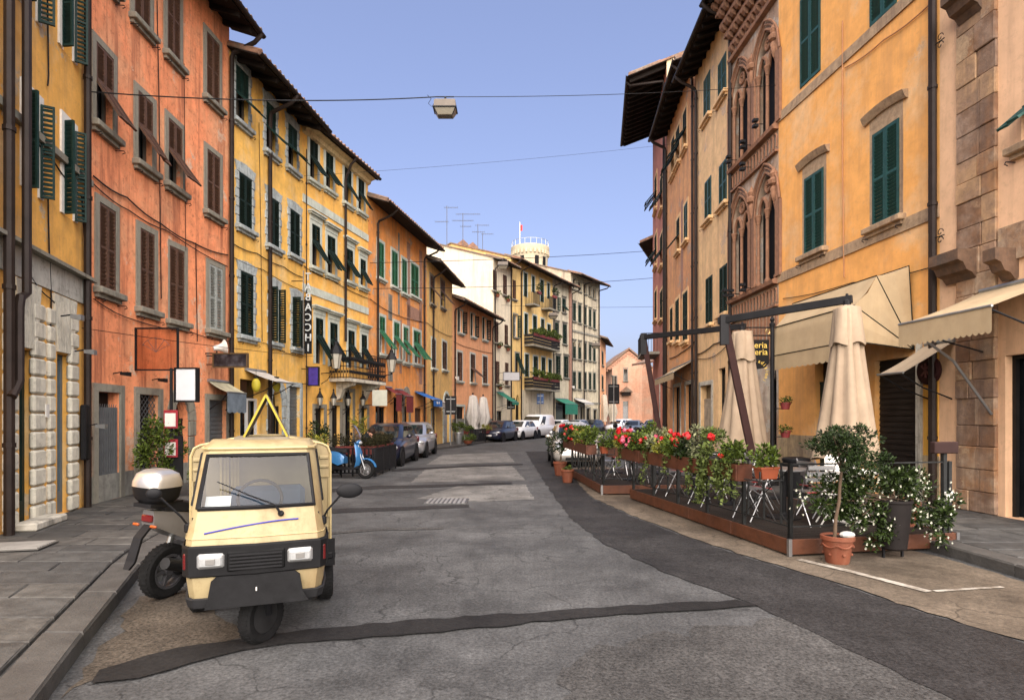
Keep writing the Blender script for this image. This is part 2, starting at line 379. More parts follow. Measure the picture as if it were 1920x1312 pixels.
pavement('pavement_right', KR, WR, 1, [2,6.2,7.2,10.2,12,16,18,22.9,24,29.5,31,38,47,56,66,78], 5.2, 13.5)
# ribbed pale plate on the left pavement
gp = thing('ribbed_floor_plate', 'pale ribbed plate laid in the left pavement below the drainpipes', 'floor plate', (*[ (a+c)/2 for a,c in zip(G(0,1062),G(30,1035))], HP+0.012), 14)
MB().box(-.75,.42,-.24,.24,0,.012).build('plate', mat('pale_plate',(0.10,0.095,0.085),0.6,var=.2), gp)
for i in range(9): MB().box(-.72,.40,-.22+i*.052,-.195+i*.052,.0125,.024).build('rib', mat('pale_rib',(0.22,0.21,0.19),0.6,var=.2), gp)

# ------------------------------------------------------------------ facades
LEAFC = {}
def leaf_meshes(w, h, pitch):
    k = (round(w,2), round(h,2), pitch)
    if k in LEAFC: return LEAFC[k]
    w, h, _ = k; s_ = min(0.055, w*0.16); f = MB()
    f.box(0,s_,-.02,.02,0,h); f.box(w-s_,w,-.02,.02,0,h); f.box(s_,w-s_,-.018,.018,0,s_*1.4); f.box(s_,w-s_,-.018,.018,h-s_*1.2,h)
    zs = [(s_*1.4,h-s_*1.2)]
    if h > 1.2: f.box(s_,w-s_,-.018,.018,h*.48,h*.48+s_*1.1); zs = [(s_*1.4,h*.48),(h*.48+s_*1.1,h-s_*1.2)]
    one = MB().box(0,w-2*s_-.004,-.033,.033,-.005,.005,RX(-52)).mesh('slat')
    pos = []; all_ = MB()
    for z0, z1 in zs:
        n = max(2, int((z1-z0)/pitch))
        for i in range(n): pos.append((s_+.002, 0, z0+(i+.5)*(z1-z0)/n))
    for p in pos: all_.box(0,w-2*s_-.004,-.03*pitch/.07,.03*pitch/.07,-.006,.006,T(*p)@RX(-52))
    LEAFC[k] = (f.mesh('shutter'), one, pos, all_.mesh('slats')); return LEAFC[k]
class Bld:
    def __init__(s, name, label, pts, zt, m, depth=9, cat='building', slope=0.33, group='town houses along the street', over=0.8):
        s.pts = [Vector(((px-CX)/FX*Z, Z, 0)) for px, Z in pts]; s.zt = zt; s.m = m; s.depth = depth; s.slope = slope; s.over = over
        s.o = s.pts[0].copy(); s.root = thing(name, label, cat, s.o, 0, group)
        s.us = [0.0]
        for a, c in zip(s.pts, s.pts[1:]): s.us.append(s.us[-1]+(c-a).length)
        s.L = s.us[-1]; s.tn = []
        for a, c in zip(s.pts, s.pts[1:]):
            t = (c-a).normalized(); s.tn.append((t, Vector((t.y,-t.x,0))))
        t = (s.pts[-1]-s.pts[0]).normalized(); s.nav = Vector((t.y,-t.x,0))
        s.holes = []; s.jobs = []
    def seg(s, u):
        for i in range(len(s.tn)):
            if u <= s.us[i+1] or i == len(s.tn)-1: return i
    def frame(s, u, z=0, d=0):                       # x along wall, -y towards the street
        i = s.seg(u); t, n = s.tn[i]; p = s.pts[i]+t*(u-s.us[i])+n*d-s.o
        return Matrix(((t.x,-n.x,0,p.x),(t.y,-n.y,0,p.y),(t.z,-n.z,1,z),(0,0,0,1)))
    def pt(s, u, z=0, d=0):
        for i in range(1, len(s.us)-1):
            if abs(u-s.us[i]) < 1e-5:
                n = (s.tn[i-1][1]+s.tn[i][1]).normalized(); p = s.pts[i]+n*d-s.o; return Vector((p.x,p.y,z))
        i = s.seg(u); t, n = s.tn[i]; p = s.pts[i]+t*(u-s.us[i])+n*d-s.o; return Vector((p.x,p.y,z))
    def u(s, px):
        k = (px-CX)/FX
        for i, (t, n) in enumerate(s.tn):
            a = s.pts[i]; den = t.x-k*t.y
            if abs(den) < 1e-9: continue
            q = (k*a.y-a.x)/den; uu = s.us[i]+q
            if (uu >= s.us[i]-1e-6 or i == 0) and (uu <= s.us[i+1]+1e-6 or i == len(s.tn)-1): return uu
        return uu
    def z(s, u, py):
        i = s.seg(u); t, n = s.tn[i]; Z = (s.pts[i]+t*(u-s.us[i])).y; return EZ+(HY-py)/FX*Z
    def uz(s, px, py): uu = s.u(px); return uu, s.z(uu, py)
    def sweep(s, prof, u0=None, u1=None, name='moulding', m=STONE, smooth=False, closed=True):
        u0 = 0 if u0 is None else u0; u1 = s.L if u1 is None else u1
        us = [u0]+[q for q in s.us[1:-1] if u0+.01 < q < u1-.01]+[u1]
        return MB().loft([[s.pt(q,z,d) for d, z in prof] for q in us], closed).build(name, m, s.root, smooth=smooth)
    def band(s, z0, z1, d, m=STONE, u0=None, u1=None, name='string_course'):
        return s.sweep([(-.01,z0),(d,z0),(d,z1),(-.01,z1)], u0, u1, name, m)
    def hole(s, u0, u1, z0, z1, arch=None, rise=0): s.holes.append((u0,u1,z0,z1,arch,rise))
    def wall(s, skirt=-0.05):
        us = sorted(set([round(q,4) for q in s.us]+[round(q,4) for h in s.holes for q in h[:2]]))
        zs = sorted(set([skirt, s.zt]+[round(q,4) for h in s.holes for q in h[2:4]]))
        us = [q for q in us if -1e-4 <= q <= s.L+1e-4]; zs = [q for q in zs if q <= s.zt+1e-6]
        m_ = MB(); V = {}
        def vid(q, z):
            k = (q, z)
            if k not in V: V[k] = len(m_.v); m_.v.append(tuple(s.pt(min(max(q,0),s.L), z, 0)))
            return V[k]
        for a, c in zip(us, us[1:]):
            for z0, z1 in zip(zs, zs[1:]):
                mu, mz = (a+c)/2, (z0+z1)/2
                if any(h[0] < mu < h[1] and h[2] < mz < h[3] for h in s.holes): continue
                m_.f.append((vid(a,z0), vid(c,z0), vid(c,z1), vid(a,z1)))
        rv = -0.22
        for u0,u1,z0,z1,arch,rise in s.holes:
            if arch is None:
                loop = [(u0,z0),(u0,z1),(u1,z1),(u1,z0)]
            else:
                cu, hw = (u0+u1)/2, (u1-u0)/2; sp = z1-rise; cur = []
                for i in range(13):
                    a = math.pi*(1-i/12)
                    if arch == 'round': x, zz = math.cos(a)*hw, math.sin(a)*rise
                    else:
                        x = -hw+2*hw*i/12; r_ = (hw*hw+rise*rise)/(2*hw)
                        zz = math.sqrt(max(0, r_*r_-(abs(x)+r_-hw)**2))
                    cur.append((cu+x, sp+zz))
                for p, q in zip(cur, cur[1:]):
                    m_.quad(s.pt(p[0],p[1]), s.pt(q[0],q[1]), s.pt(q[0],z1), s.pt(p[0],z1))
                loop = [(u0,z0)]+cur+[(u1,z0)]
            for p, q in zip(loop, loop[1:]+loop[:1]):
                m_.quad(s.pt(p[0],p[1],0), s.pt(q[0],q[1],0), s.pt(q[0],q[1],rv), s.pt(p[0],p[1],rv))
        # end walls, back, gables
        D = s.depth; zr = s.zt+D/2*s.slope
        for q in (0, s.L):
            a = s.pt(q,0,0)
            def w(d, z): p = a-s.nav*d; return (p.x,p.y,z)
            m_.add([w(0,skirt),w(D,skirt),w(D,s.zt),w(D/2,zr),w(0,s.zt)], [(0,1,2,3,4)])
        a, c = s.pt(0)-s.nav*D, s.pt(s.L)-s.nav*D
        m_.quad((a.x,a.y,skirt),(c.x,c.y,skirt),(c.x,c.y,s.zt),(a.x,a.y,s.zt))
        me = bpy.data.meshes.new('wall'); me.from_pydata(m_.v, [], m_.f); me.validate()
        return obj('wall', me, s.m, s.root)
    def roof(s, rafters=0, gutter=True, tiles=True, wood=WOODD, ext=0.12, th=0.10, raft=(0.09,0.13), tile_step=0.24):
        o = s.over; k = s.slope; D = s.depth; zt = s.zt
        ends = [(-ext,0),(s.L+ext,len(s.pts)-1)]
        us = [-ext]+s.us[1:-1]+[s.L+ext]
        def ring(q, prof):
            p0 = s.pt(q,0,0); pe = s.pt(q,0,1)-p0
            out = []
            for d, z in prof:
                p = p0+(pe*d if d >= 0 else s.nav*d); out.append((p.x,p.y,z))
            return out
        prof = [(o,zt-o*k),(o,zt-o*k+th),(-D/2,zt+D/2*k+th),(-D-o*.6,zt-o*.6*k+th),(-D-o*.6,zt-o*.6*k),(-D/2,zt+D/2*k)]
        MB().loft([ring(q,prof) for q in us]).build('roof', TILE, s.root)
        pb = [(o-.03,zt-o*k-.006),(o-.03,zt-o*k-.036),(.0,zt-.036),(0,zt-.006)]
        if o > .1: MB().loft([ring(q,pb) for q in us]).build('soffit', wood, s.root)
        if rafters:
            n = int(s.L/rafters); me = None; ln = (o-.06)*math.hypot(1,k)
            me = MB().box(-raft[0]/2,raft[0]/2,-ln,0.02,-raft[1],0).mesh('rafter')
            for i in range(n):
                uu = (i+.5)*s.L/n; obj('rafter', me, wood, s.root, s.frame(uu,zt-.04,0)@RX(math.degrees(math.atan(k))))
        if gutter:
            c_ = (o+.05, zt-o*k+.03); r_ = .075
            pg = [(c_[0]+math.cos(a)*r_, c_[1]+math.sin(a)*r_) for a in [rad(180+i*22.5) for i in range(9)]]
            pg += [(c_[0]+math.cos(a)*(r_-.012), c_[1]+math.sin(a)*(r_-.012)) for a in [rad(360-i*22.5) for i in range(9)]]
            MB().loft([ring(q,pg) for q in us]).build('gutter', PIPE, s.root, smooth=True)
        if tiles:
            m_ = MB(); n = int((s.L+2*ext)/tile_step); tilt = RX(math.degrees(math.atan(k)))
            for i in range(n):
                uu = -ext+(i+.5)*(s.L+2*ext)/n
                M = s.frame(uu, zt+th, 0)@tilt
                m_.tube([(0,-o-.06+RND.uniform(-.02,.02),.02),(0,-o+1.6,.02)], tile_step*.33, 6, M)
            m_.build('eave_tiles', TILE, s.root, kind='stuff')
    def pipe(s, px, z0=0.13, z1=None, r=0.055, top=True, d=0.1, m=PIPE, u=None):
        uu = s.u(px) if u is None else u; z1 = s.zt-.9 if z1 is None else z1; o = s.over; ze = s.zt-o*s.slope-.02
        pts = [(0,-d,z0),(0,-d,z1)]
        if top: pts += [(0,-d-.05,z1+.12),(0,-o+.12,ze-.22),(0,-o-.05,ze-.05),(0,-o-.05,ze+.02)]
        m_ = MB().tube(pts, r, 8)
        z = z0+1.2
        while z < z1: m_.lathe([(r,-.03),(r+.015,-.03),(r+.015,.03),(r,.03)], 8, T(0,-d,z)); z += 2.1
        return m_.build('downpipe', m, s.root, s.frame(uu,0,0), smooth=True)
    # ---- openings
    def win(s, xl, xr, yt, yb, sh='closed', sc='dark', sur='plain', sill=True, hood=None, indiv=False, pitch=None, ang=38, arch=None, rise=0, white=False, sm=STONE, half=0.5):
        u0, u1 = s.u(xl), s.u(xr); uc = (u0+u1)/2; z1, z0 = s.z(uc,yt), s.z(uc,yb)
        s.holes.append((u0,u1,z0,z1,arch,rise)); s.jobs.append((u0,u1,z0,z1,sh,sc,sur,sill,hood,indiv,pitch,ang,arch,rise,white,sm,half))
    def shutter(s, M, w, h, sc, indiv, pitch):
        f, one, pos, al = leaf_meshes(w, h, pitch); m = SH[sc]
        if not f.materials: f.materials.append(None)
        o = obj('shutter', f, None, s.root, M); o.material_slots[0].link = 'OBJECT'; o.material_slots[0].material = m
        for me in (one, al):
            if not me.materials: me.materials.append(None)
        if indiv:
            for p in pos:
                q = obj('slat', one, None, o, T(*p)); q.material_slots[0].link = 'OBJECT'; q.material_slots[0].material = m
        else:
            q = obj('slats', al, None, o, kind='stuff'); q.material_slots[0].link = 'OBJECT'; q.material_slots[0].material = m
    def do_win(s, j):
        u0,u1,z0,z1,sh,sc,sur,sill,hood,indiv,pitch,ang,arch,rise,white,sm,half = j
        w, h = u1-u0, z1-z0; uc = (u0+u1)/2; F = s.frame(uc, z0, 0); pitch = pitch or 0.07
        # window with pane behind
        if sh in ('tilt','open','glass'):
            f = MB(); t = .05; y0, y1 = .12,.17
            f.box(-w/2,-w/2+t,y0,y1,0,h); f.box(w/2-t,w/2,y0,y1,0,h); f.box(-w/2+t,w/2-t,y0,y1,0,t); f.box(-w/2+t,w/2-t,y0,y1,h-t,h)
            f.box(-t/2,t/2,y0,y1,t,h-t)
            if h > 1.3: f.box(-w/2+t,-t/2,y0+.005,y1-.005,h*.62,h*.62+.035); f.box(t/2,w/2-t,y0+.005,y1-.005,h*.62,h*.62+.035)
            wo = f.build('window', WHITE if white else mat('dark_frame',(0.09,0.075,0.06),.6), s.root, F)
        else:
            wo = s.root
        MB().quad((-w/2,.19,0),(w/2,.19,0),(w/2,.19,h),(-w/2,.19,h)).build('pane', PANE, wo, ID if wo is not s.root else F)
        # surround
        bw = .13
        if sur == 'plain':
            f = MB(); f.box(-w/2-bw,-w/2-.001,-.03,.02,0,h+bw); f.box(w/2+.001,w/2+bw,-.03,.02,0,h+bw); f.box(-w/2-.001,w/2+.001,-.03,.02,h+.001,h+bw)
            f.build('surround', sm, s.root, F)
        elif sur == 'quoin':
            n = max(5, int(h/.22)); bh = h/n
            for i in range(n):
                e = .17 if i % 2 else .12
                for sg in (-1,1):
                    xa, xb = sorted((sg*(w/2+.002), sg*(w/2+e)))
                    MB().cbox(xa,xb,-.035,.02,i*bh+.006,(i+1)*bh-.006,.012).build('stone_block', sm, s.root, F)
            k = 7; W2 = w/2+.15
            for i in range(k):
                a0, a1 = -W2+2*W2*i/k, -W2+2*W2*(i+1)/k; sl = 1.12
                MB().prism([(a0*.93+.006,0.006),(a1*.93-.006,0.006),(a1*sl-.006,.27+.05*(1-abs(i-3)/3)),(a0*sl+.006,.27+.05*(1-abs(i-3)/3))], .055, F@T(0,.02,h)@RX(90)).build('voussoir', sm, s.root)
        elif sur == 'lintel':
            f = MB(); f.box(-w/2-.09,-w/2-.002,-.008,.02,0,h+.34); f.box(w/2+.002,w/2+.09,-.008,.02,0,h+.34); f.box(-w/2-.002,w/2+.002,-.008,.02,h+.002,h+.34)
            f.build('surround', sm, s.root, F)
        if hood == 'flat':
            f = MB().box(-w/2-.2,w/2+.2,-.14,0,h+.30,h+.36).box(-w/2-.24,w/2+.24,-.19,0,h+.361,h+.42).box(-w/2-.13,w/2+.13,-.05,0,h+.135,h+.299)
            f.build('hood_moulding', sm, s.root, F)
        elif hood == 'slab':
            f = MB().box(-w/2-.12,w/2+.12,-.13,0,h+.16,h+.26); f.build('hood_moulding', sm, s.root, F)
        elif hood == 'curved':                       # drip moulding with drooping ends
            pr = []; W2 = w/2+.22
            for i in range(9):
                x = -W2+2*W2*i/8; zz = h+.42+.06*(1-(x/W2)**2); pr.append((x,zz))
            for (xa,za),(xb,zb) in zip(pr, pr[1:]): pass
            f = MB().loft([[(x,-.13,zz),(x,0.01,zz+.02),(x,0.01,zz-.15),(x,-.05,zz-.15),(x,-.09,zz-.09)] for x, zz in pr])
            f.build('hood_moulding', sm, s.root, F, smooth=30)
        if sill:
            f = MB().cbox(-w/2-.17,w/2+.17,-.16,.02,-.12,-.002,.015).box(-w/2-.12,w/2+.12,-.08,.01,-.19,-.121); f.build('sill', sm, s.root, F)
            for sg in (-1,1):
                if pitch < .1: MB().tube([(sg*(w/2+.1),0,-.22),(sg*(w/2+.1),-.16,-.22),(sg*(w/2+.1),-.18,-.26),(sg*(w/2+.1),-.13,-.28)], .009, 5).build('hook', IRON, s.root, F)
        hh = h-rise if arch else h
        lw = w/2-.006
        if sh == 'closed':
            s.shutter(F@T(-w/2+.003,-.005,.004), lw, hh-.01, sc, indiv, pitch); s.shutter(F@T(.003,-.005,.004), lw, hh-.01, sc, indiv, pitch)
        elif sh == 'tilt':
            hb = hh*half
            for x in (-w/2+.003,.003):
                s.shutter(F@T(x,-.005,hb+.01), lw, hh-hb-.015, sc, indiv, pitch)
            for i, x in enumerate((-w/2+.003,.003)):
                s.shutter(F@T(x,-.02,hb)@RX(-ang-RND.uniform(-3,3))@T(0,0,-hb+.01), lw, hb-.01, sc, indiv, pitch)
        elif sh == 'open':
            s.shutter(F@T(-w/2-.02,-.03,.004)@RZ(-ang), lw, hh-.01, sc, indiv, pitch)
            s.shutter(F@T(w/2+.02,-.03,.004)@RZ(ang)@T(-lw,0,0), lw, hh-.01, sc, indiv, pitch)
    def door(s, xl, xr, yt, kind='wood', m=None, sur='plain', sm=STONE, arch=None, rise=0, z0=0.13, yb=None):
        u0, u1 = s.u(xl), s.u(xr); uc = (u0+u1)/2; z1 = s.z(uc,yt)
        if yb: z0 = s.z(uc,yb)
        w, h = u1-u0, z1-z0; F = s.frame(uc,z0,0); s.holes.append((u0,u1,z0,z1,arch,rise)); bw = .15
        if sur == 'plain' and arch is None:
            MB().box(-w/2-bw,-w/2-.001,-.04,.02,0,h+bw).box(w/2+.001,w/2+bw,-.04,.02,0,h+bw).box(-w/2-.001,w/2+.001,-.04,.02,h+.001,h+bw).build('door_surround', sm, s.root, F)
        m = m or mat('old_door',(0.05,0.04,0.03),.6,var=.3)
        if kind == 'roll':
            f = MB(); n = int(h/.11)
            for i in range(n): f.box(-w/2+.02,w/2-.02,.10,.125,i*h/n+.006,(i+1)*h/n-.006).box(-w/2+.02,w/2-.02,.088,.0995,i*h/n+.03,i*h/n+.055)
            f.box(-w/2,w/2,.126,.15,0,h)
            f.build('roller_shutter', m, s.root, F)
        elif kind == 'gate':
            MB().quad((-w/2,.2,0),(w/2,.2,0),(w/2,.2,h),(-w/2,.2,h)).build('door', mat('dark_interior',(0.012,0.012,0.013),.7), s.root, F)
            g = MB(); n = int(w*.92/.075)
            for i in range(n+1): x = -w/2+.03+i*(w*.92)/n; g.box(x-.012,x+.012,.02,.05,.02,h*.86)
            for zz in (.05,.35,.66,.97): g.box(-w/2+.02,w/2-.05,.051,.065,zz*h*.86,zz*h*.86+.03)
            for i in range(n):
                x = -w/2+.03+i*(w*.92)/n
                for k in range(7): g.tube([(x,.035,.1+k*h*.12),(x+.075,.035,.1+(k+1)*h*.12)], .006, 4)
            g.build('folding_gate', mat('gate_grey',(0.13,0.135,0.14),.5,.4), s.root, F)
        elif kind == 'lattice':
            MB().quad((-w/2,.2,0),(w/2,.2,0),(w/2,.2,h),(-w/2,.2,h)).build('door', mat('dark_interior',(0.012,0.012,0.013),.7), s.root, F)
            g = MB(); st = .13; x = -w/2-h
            while x < w/2:
                for sg in (1,-1):
                    pts = []
                    for t in (0,1):
                        pts.append((x if sg > 0 else -x, x+h if sg > 0 else -x-h))
                    xa, xb = x, x+h; za, zb = 0, h
                    if xa < -w/2: za = -w/2-xa; xa = -w/2
                    if xb > w/2: zb = h-(xb-w/2); xb = w/2
                    if xb > xa: g.tube([(sg*xa,.06,za),(sg*xb,.06,zb)], .007, 4)
                x += st
            g.build('lattice_gate', mat('gate_grey',(0.13,0.135,0.14),.5,.4), s.root, F)
        else:
            d = MB(); hh = h-rise if arch else h
            MB().quad((-w/2,.215,0),(w/2,.215,0),(w/2,.215,h),(-w/2,.215,h)).build('transom', PANE, s.root, F)
            hd = hh*(.8 if kind != 'dark' and hh > 2.6 else 1)
            if kind == 'shop':                       # glazed shop door
                t = .07; d.box(-w/2,-w/2+t,.1,.16,0,hd); d.box(w/2-t,w/2,.1,.16,0,hd); d.box(-w/2+t,w/2-t,.1,.16,0,.35); d.box(-w/2+t,w/2-t,.1,.16,hd-t,hd); d.box(-.04,.04,.1,.16,.35,hd-t)
            elif kind != 'dark':
                for sg in (-1,1):
                    xa, xb = (-w/2,-.004) if sg < 0 else (.004,w/2)
                    d.box(xa,xb,.13,.17,0,hd)
                    for za, zb in ((.08,.42),(.48,.95)): d.cbox(xa+.07,xb-.07,.105,.131,za*hd,zb*hd-.06,.012)
                d.box(-w/2,w/2,.12,.2,hd,hd+.06)
            else:
                d.box(-w/2,-w/2+.06,.12,.18,0,hd); d.box(w/2-.06,w/2,.12,.18,0,hd); d.box(-w/2+.06,w/2-.06,.12,.18,hd-.06,hd)
            do = d.build('door', m, s.root, F)
            if kind == 'wood': MB().ell((.08,.085,hd*.45),.03,8,6).build('handle', mat('brass',(.5,.35,.12),.3,.9), do)
        return F, w, h
    def arch_ring(s, xl, xr, yt, rise, bw=.28, m=STONE, n=9, z0=.13):
        """separate stones round an arched doorway"""
        u0, u1 = s.u(xl), s.u(xr); uc = (u0+u1)/2; z1 = s.z(uc,yt); hw = (u1-u0)/2; sp = z1-rise; F = s.frame(uc,0,0)
        for i in range(n):
            a0, a1 = math.pi*(1-i/n)-.012, math.pi*(1-(i+1)/n)+.012
            q = [(math.cos(a)*r1, sp+math.sin(a)*r2) for a, r1, r2 in ((a0,hw+.003,rise+.003),(a1,hw+.003,rise+.003),(a1,hw+bw,rise+bw),(a0,hw+bw,rise+bw))]
            MB().prism(q, .07, F@T(0,.02,0)@RX(90)).build('voussoir', m, s.root)
        k = max(3, int((sp-z0)/.35))
        for i in range(k):
            e = bw*(1.0 if i % 2 else .78)
            for sg in (-1,1):
                xa, xb = sorted((sg*(hw+.003), sg*(hw+e)))
                MB().cbox(xa,xb,-.05,.02,z0+i*(sp-z0)/k+.006,z0+(i+1)*(sp-z0)/k-.006,.015).build('stone_block', m, s.root, F)
    def cable(s, pix, r=.012, d=.03, name='wall_cable', m=None):
        pts = []
        for px, py in pix: uu, zz = s.uz(px,py); pts.append(s.pt(uu,zz,d))
        out = []
        for a, c in zip(pts, pts[1:]):
            k = 4
            for i in range(k): out.append(a.lerp(c, i/k)-Vector((0,0,.05*math.sin(math.pi*i/k))*1) if True else a)
        out.append(pts[-1]); MB().tube(out, r, 5).build(name, m or IRON, s.root)
    def finish(s, **kw):
        s.wall()
        for j in s.jobs: s.do_win(j)
# ------------------------------------------------------------------ the left row of houses
ORANGE = mat('plaster_orange', (0.76,0.275,0.125), 0.9, var=0.2, scale=3, peel=(.60,.42,.30), pth=.60, col2=(0.66,0.31,0.16), f2=0.52, bump=0.25, bscale=30, streak=0.6, scol=(0.30,0.10,0.05))
YEL0 = mat('plaster_ochre', (0.74,0.39,0.085), 0.9, peel=(.5,.42,.3), pth=.60, var=0.16, scale=3, col2=(0.66,0.44,0.2), f2=0.58, bump=0.25, bscale=30, streak=0.35, scol=(0.42,0.24,0.09))
YEL1 = mat('plaster_yellow', (0.74,0.43,0.095), 0.9, peel=(.52,.45,.32), pth=.61, var=0.17, scale=3, col2=(0.72,0.50,0.22), f2=0.55, bump=0.25, bscale=30, streak=0.4, scol=(0.40,0.25,0.09))
YEL2 = mat('plaster_bright_yellow', (0.78,0.43,0.095), 0.9, peel=(.6,.46,.3), pth=.63, var=0.16, scale=3, col2=(0.76,0.52,0.22), f2=0.56, bump=0.2, bscale=30, streak=0.35, scol=(0.45,0.26,0.09))
ORA2 = mat('plaster_deep_orange', (0.70,0.28,0.07), 0.9, peel=(.36,.32,.27), pth=.59, var=0.16, scale=3, col2=(0.66,0.36,0.17), f2=0.55, bump=0.2, bscale=30, streak=0.4, scol=(0.34,0.17,0.09))
YEL3 = mat('plaster_pale_yellow', (0.68,0.43,0.14), 0.9, peel=(.42,.36,.28), pth=.60, var=0.16, scale=3, bump=0.2, bscale=30, streak=0.4, scol=(0.36,0.24,0.12))
PEACH = mat('plaster_peach', (0.72,0.36,0.18), 0.9, var=0.1, scale=3, bump=0.2, bscale=30, streak=0.3, scol=(0.4,0.2,0.1))
CREAM = mat('plaster_cream', (0.66,0.58,0.42), 0.9, var=0.1, scale=2, bump=0.2, bscale=30, streak=0.35, scol=(0.32,0.29,0.22))
YEL4 = mat('plaster_far_yellow', (0.70,0.48,0.18), 0.9, var=0.12, scale=2, streak=0.4, scol=(0.35,0.25,0.12))
GREYC = mat('plaster_grey_cream', (0.52,0.46,0.33), 0.9, var=0.15, scale=2, streak=0.5, scol=(0.2,0.17,0.13))
OLDC = mat('plaster_old_cream', (0.55,0.48,0.33), 0.9, var=0.18, scale=2, col2=(0.42,0.36,0.26), streak=0.5, scol=(0.2,0.17,0.13))
BLUEST = mat('blue_grey_stone', (0.34,0.38,0.38), 0.85, var=0.25, scale=8, bump=0.4, streak=0.3)
PALEBL = mat('pale_blue_band', (0.46,0.50,0.44), 0.85, var=0.15, scale=4, streak=0.2)
BRICKM = mat('old_brick', (0.30,0.17,0.12), 0.9, var=0.3, scale=10, bump=0.5, bscale=25)
ROLLM = mat('roller_grey', (0.16,0.18,0.19), .5, .5, var=.2)
DKDOOR = mat('dark_door', (0.025,0.022,0.02), .6, var=.3)
GDOOR = mat('green_door', (0.03,0.055,0.045), .5, var=.3)

# L0: yellow house at the left edge with the stone shopfront
b = L0 = Bld('yellow_house', 'ochre yellow house at the left edge with rusticated stone shopfront and two drainpipes', [(-202,6.0),(165,10.5)], 13.4, YEL0, over=.9)
b.win(46,70,182,362,'open','green','plain',False,ang=105,white=True,sm=WHITE,indiv=True)
b.win(119,136,236,408,'open','green','plain',False,ang=112,white=True,sm=WHITE,indiv=True)
b.win(115,135,-60,102,'open','green','plain',False,ang=112,white=True,sm=WHITE)
b.win(38,66,-150,22,'open','green','plain',False,ang=108,white=True,sm=WHITE)
b.win(-110,-75,60,285,'open','green','plain',False,ang=108,white=True,sm=WHITE)
F1 = b.door(36,61,655,'shop',GDOOR,None); F2 = b.door(107,130,664,'shop',mat('blue_grey_frame',(0.10,0.13,0.15),.5),None)
b.finish(); b.roof(rafters=.6)
b.band(b.z(b.u(80),487), b.z(b.u(80),480), .16, STONE, name='cornice'); zc = b.z(b.u(80),487)
b.band(zc-.42, zc-.002, .035, mat('pale_grey_render',(0.42,0.41,0.36),.9,var=.15,streak=.4), name='frieze')
u_, z_ = b.uz(80,268); b.band(z_-.06,z_+.05,.09,STONE,name='string_course')
LST = mat('limestone_blocks', (0.58,0.55,0.45), .85, var=.16, scale=6, bump=.35, bscale=35, streak=.4, scol=(.2,.19,.16))
ztop = b.z(b.u(100),580)
def pil(xl, xr, n=12, zt_=None):
    u0, u1 = b.u(xl), b.u(xr); zt2 = zt_ or ztop
    for i in range(n):
        z0 = .13+i*(zt2-.13)/n; z1 = .13+(i+1)*(zt2-.13)/n
        MB().cbox(u0,u1,-.055,.03,z0+.008,z1-.008,.03).build('stone_block', LST, b.root, b.frame(0,0,0))
for a, c in ((4,29),(57,80),(86,99),(127,143)): pil(a, c)
for xl, xr, yt in ((36,61,655),(107,130,664)):
    u0, u1 = b.u(xl), b.u(xr); zl = b.z((u0+u1)/2, yt); w = (u1-u0)/2+.05; uc = (u0+u1)/2
    for i in range(7):
        a0, a1 = -w+2*w*i/7, -w+2*w*(i+1)/7
        MB().prism([(a0+.006,.02),(a1-.006,.02),(a1*1.55-.008,ztop-zl+.25),(a0*1.55+.008,ztop-zl+.25)], .075, b.frame(uc,zl,0)@T(0,.03,0)@RX(90)).build('voussoir', LST, b.root)
u0, u1 = b.u(10), b.u(75); MB().cbox(u0,u1,-.36,-.058,.13,.24,.02).build('doorstep', STONE2, b.root, b.frame(0,0,0))
u0, u1 = b.u(34), b.u(88); 
b.pipe(-8, r=.065, d=.15, z1=12.2); uu = b.u(18)
MB().tube([(0,-.2,12.6),(0,-.2,b.z(uu,548)),(-.16,-.2,b.z(uu,560)),(-.2,-.2,b.z(uu,580)),(-.2,-.2,b.z(uu,715)),(-.38,-.2,b.z(uu,745))], .06, 8).build('downpipe', PIPE, b.root, b.frame(uu,0,0), smooth=True)
MB().cbox(-.09,.09,-.15,-.06,0,.95,.02).build('notice_box', BLACKP, b.root, b.frame(b.u(146),b.z(b.u(146),862),0))
MB().box(-.05,.05,-.075,-.057,0,.2).build('nameplate', WHITE, b.root, b.frame(b.u(79),b.z(b.u(79),782),0))
b.cable([(0,190),(45,235),(95,300),(150,370),(160,520)], .014); b.cable([(85,0),(87,140),(85,160)], .012); b.cable([(86,370),(88,465),(92,560),(90,620)], .012)
b.cable([(45,505),(90,560),(150,600)], .01)
b.pipe(152, r=.06, d=.1, z1=12.3)

# L1: orange house
b = L1 = Bld('orange_house', 'tall orange plastered house with brown louvred shutters and a dark overhanging eave', [(165,10.5),(240,11.86),(330,13.66),(430,15.97)], 12.35, ORANGE, over=.85)
for xl,xr,yt,yb in ((178,211,95,243),(257,285,182,312),(314,342,232,352)): b.win(xl,xr,yt,yb,'tilt','brown',half=.52,ang=33)
b.win(387,411,288,402,'closed','brown')
b.win(250,280,-110,48,'closed','brown'); b.win(312,337,-45,112,'closed','brown'); b.win(386,410,72,192,'closed','brown'); b.win(178,211,-230,-40,'closed','brown')
for xl,xr,yt,yb in ((184,215,388,545),(261,288,434,580),(318,344,466,602)): b.win(xl,xr,yt,yb,'closed','brown',indiv=True)
b.win(391,416,500,620,'closed','grey')
b.door(181,223,735,'gate'); b.door(259,296,740,'lattice'); b.door(325,352,745,'wood',DKDOOR,None,arch='round',rise=.55)
b.door(390,424,750,'roll',ROLLM)
b.finish(); b.arch_ring(325,352,745,.55); b.roof(rafters=.55)
b.pipe(428, r=.06, d=.1)
b.cable([(172,330),(235,370),(300,420),(360,455),(425,478)], .016); b.cable([(172,345),(240,395),(310,432),(425,500)], .012); b.cable([(292,0),(296,200),(298,420),(300,560)], .010)
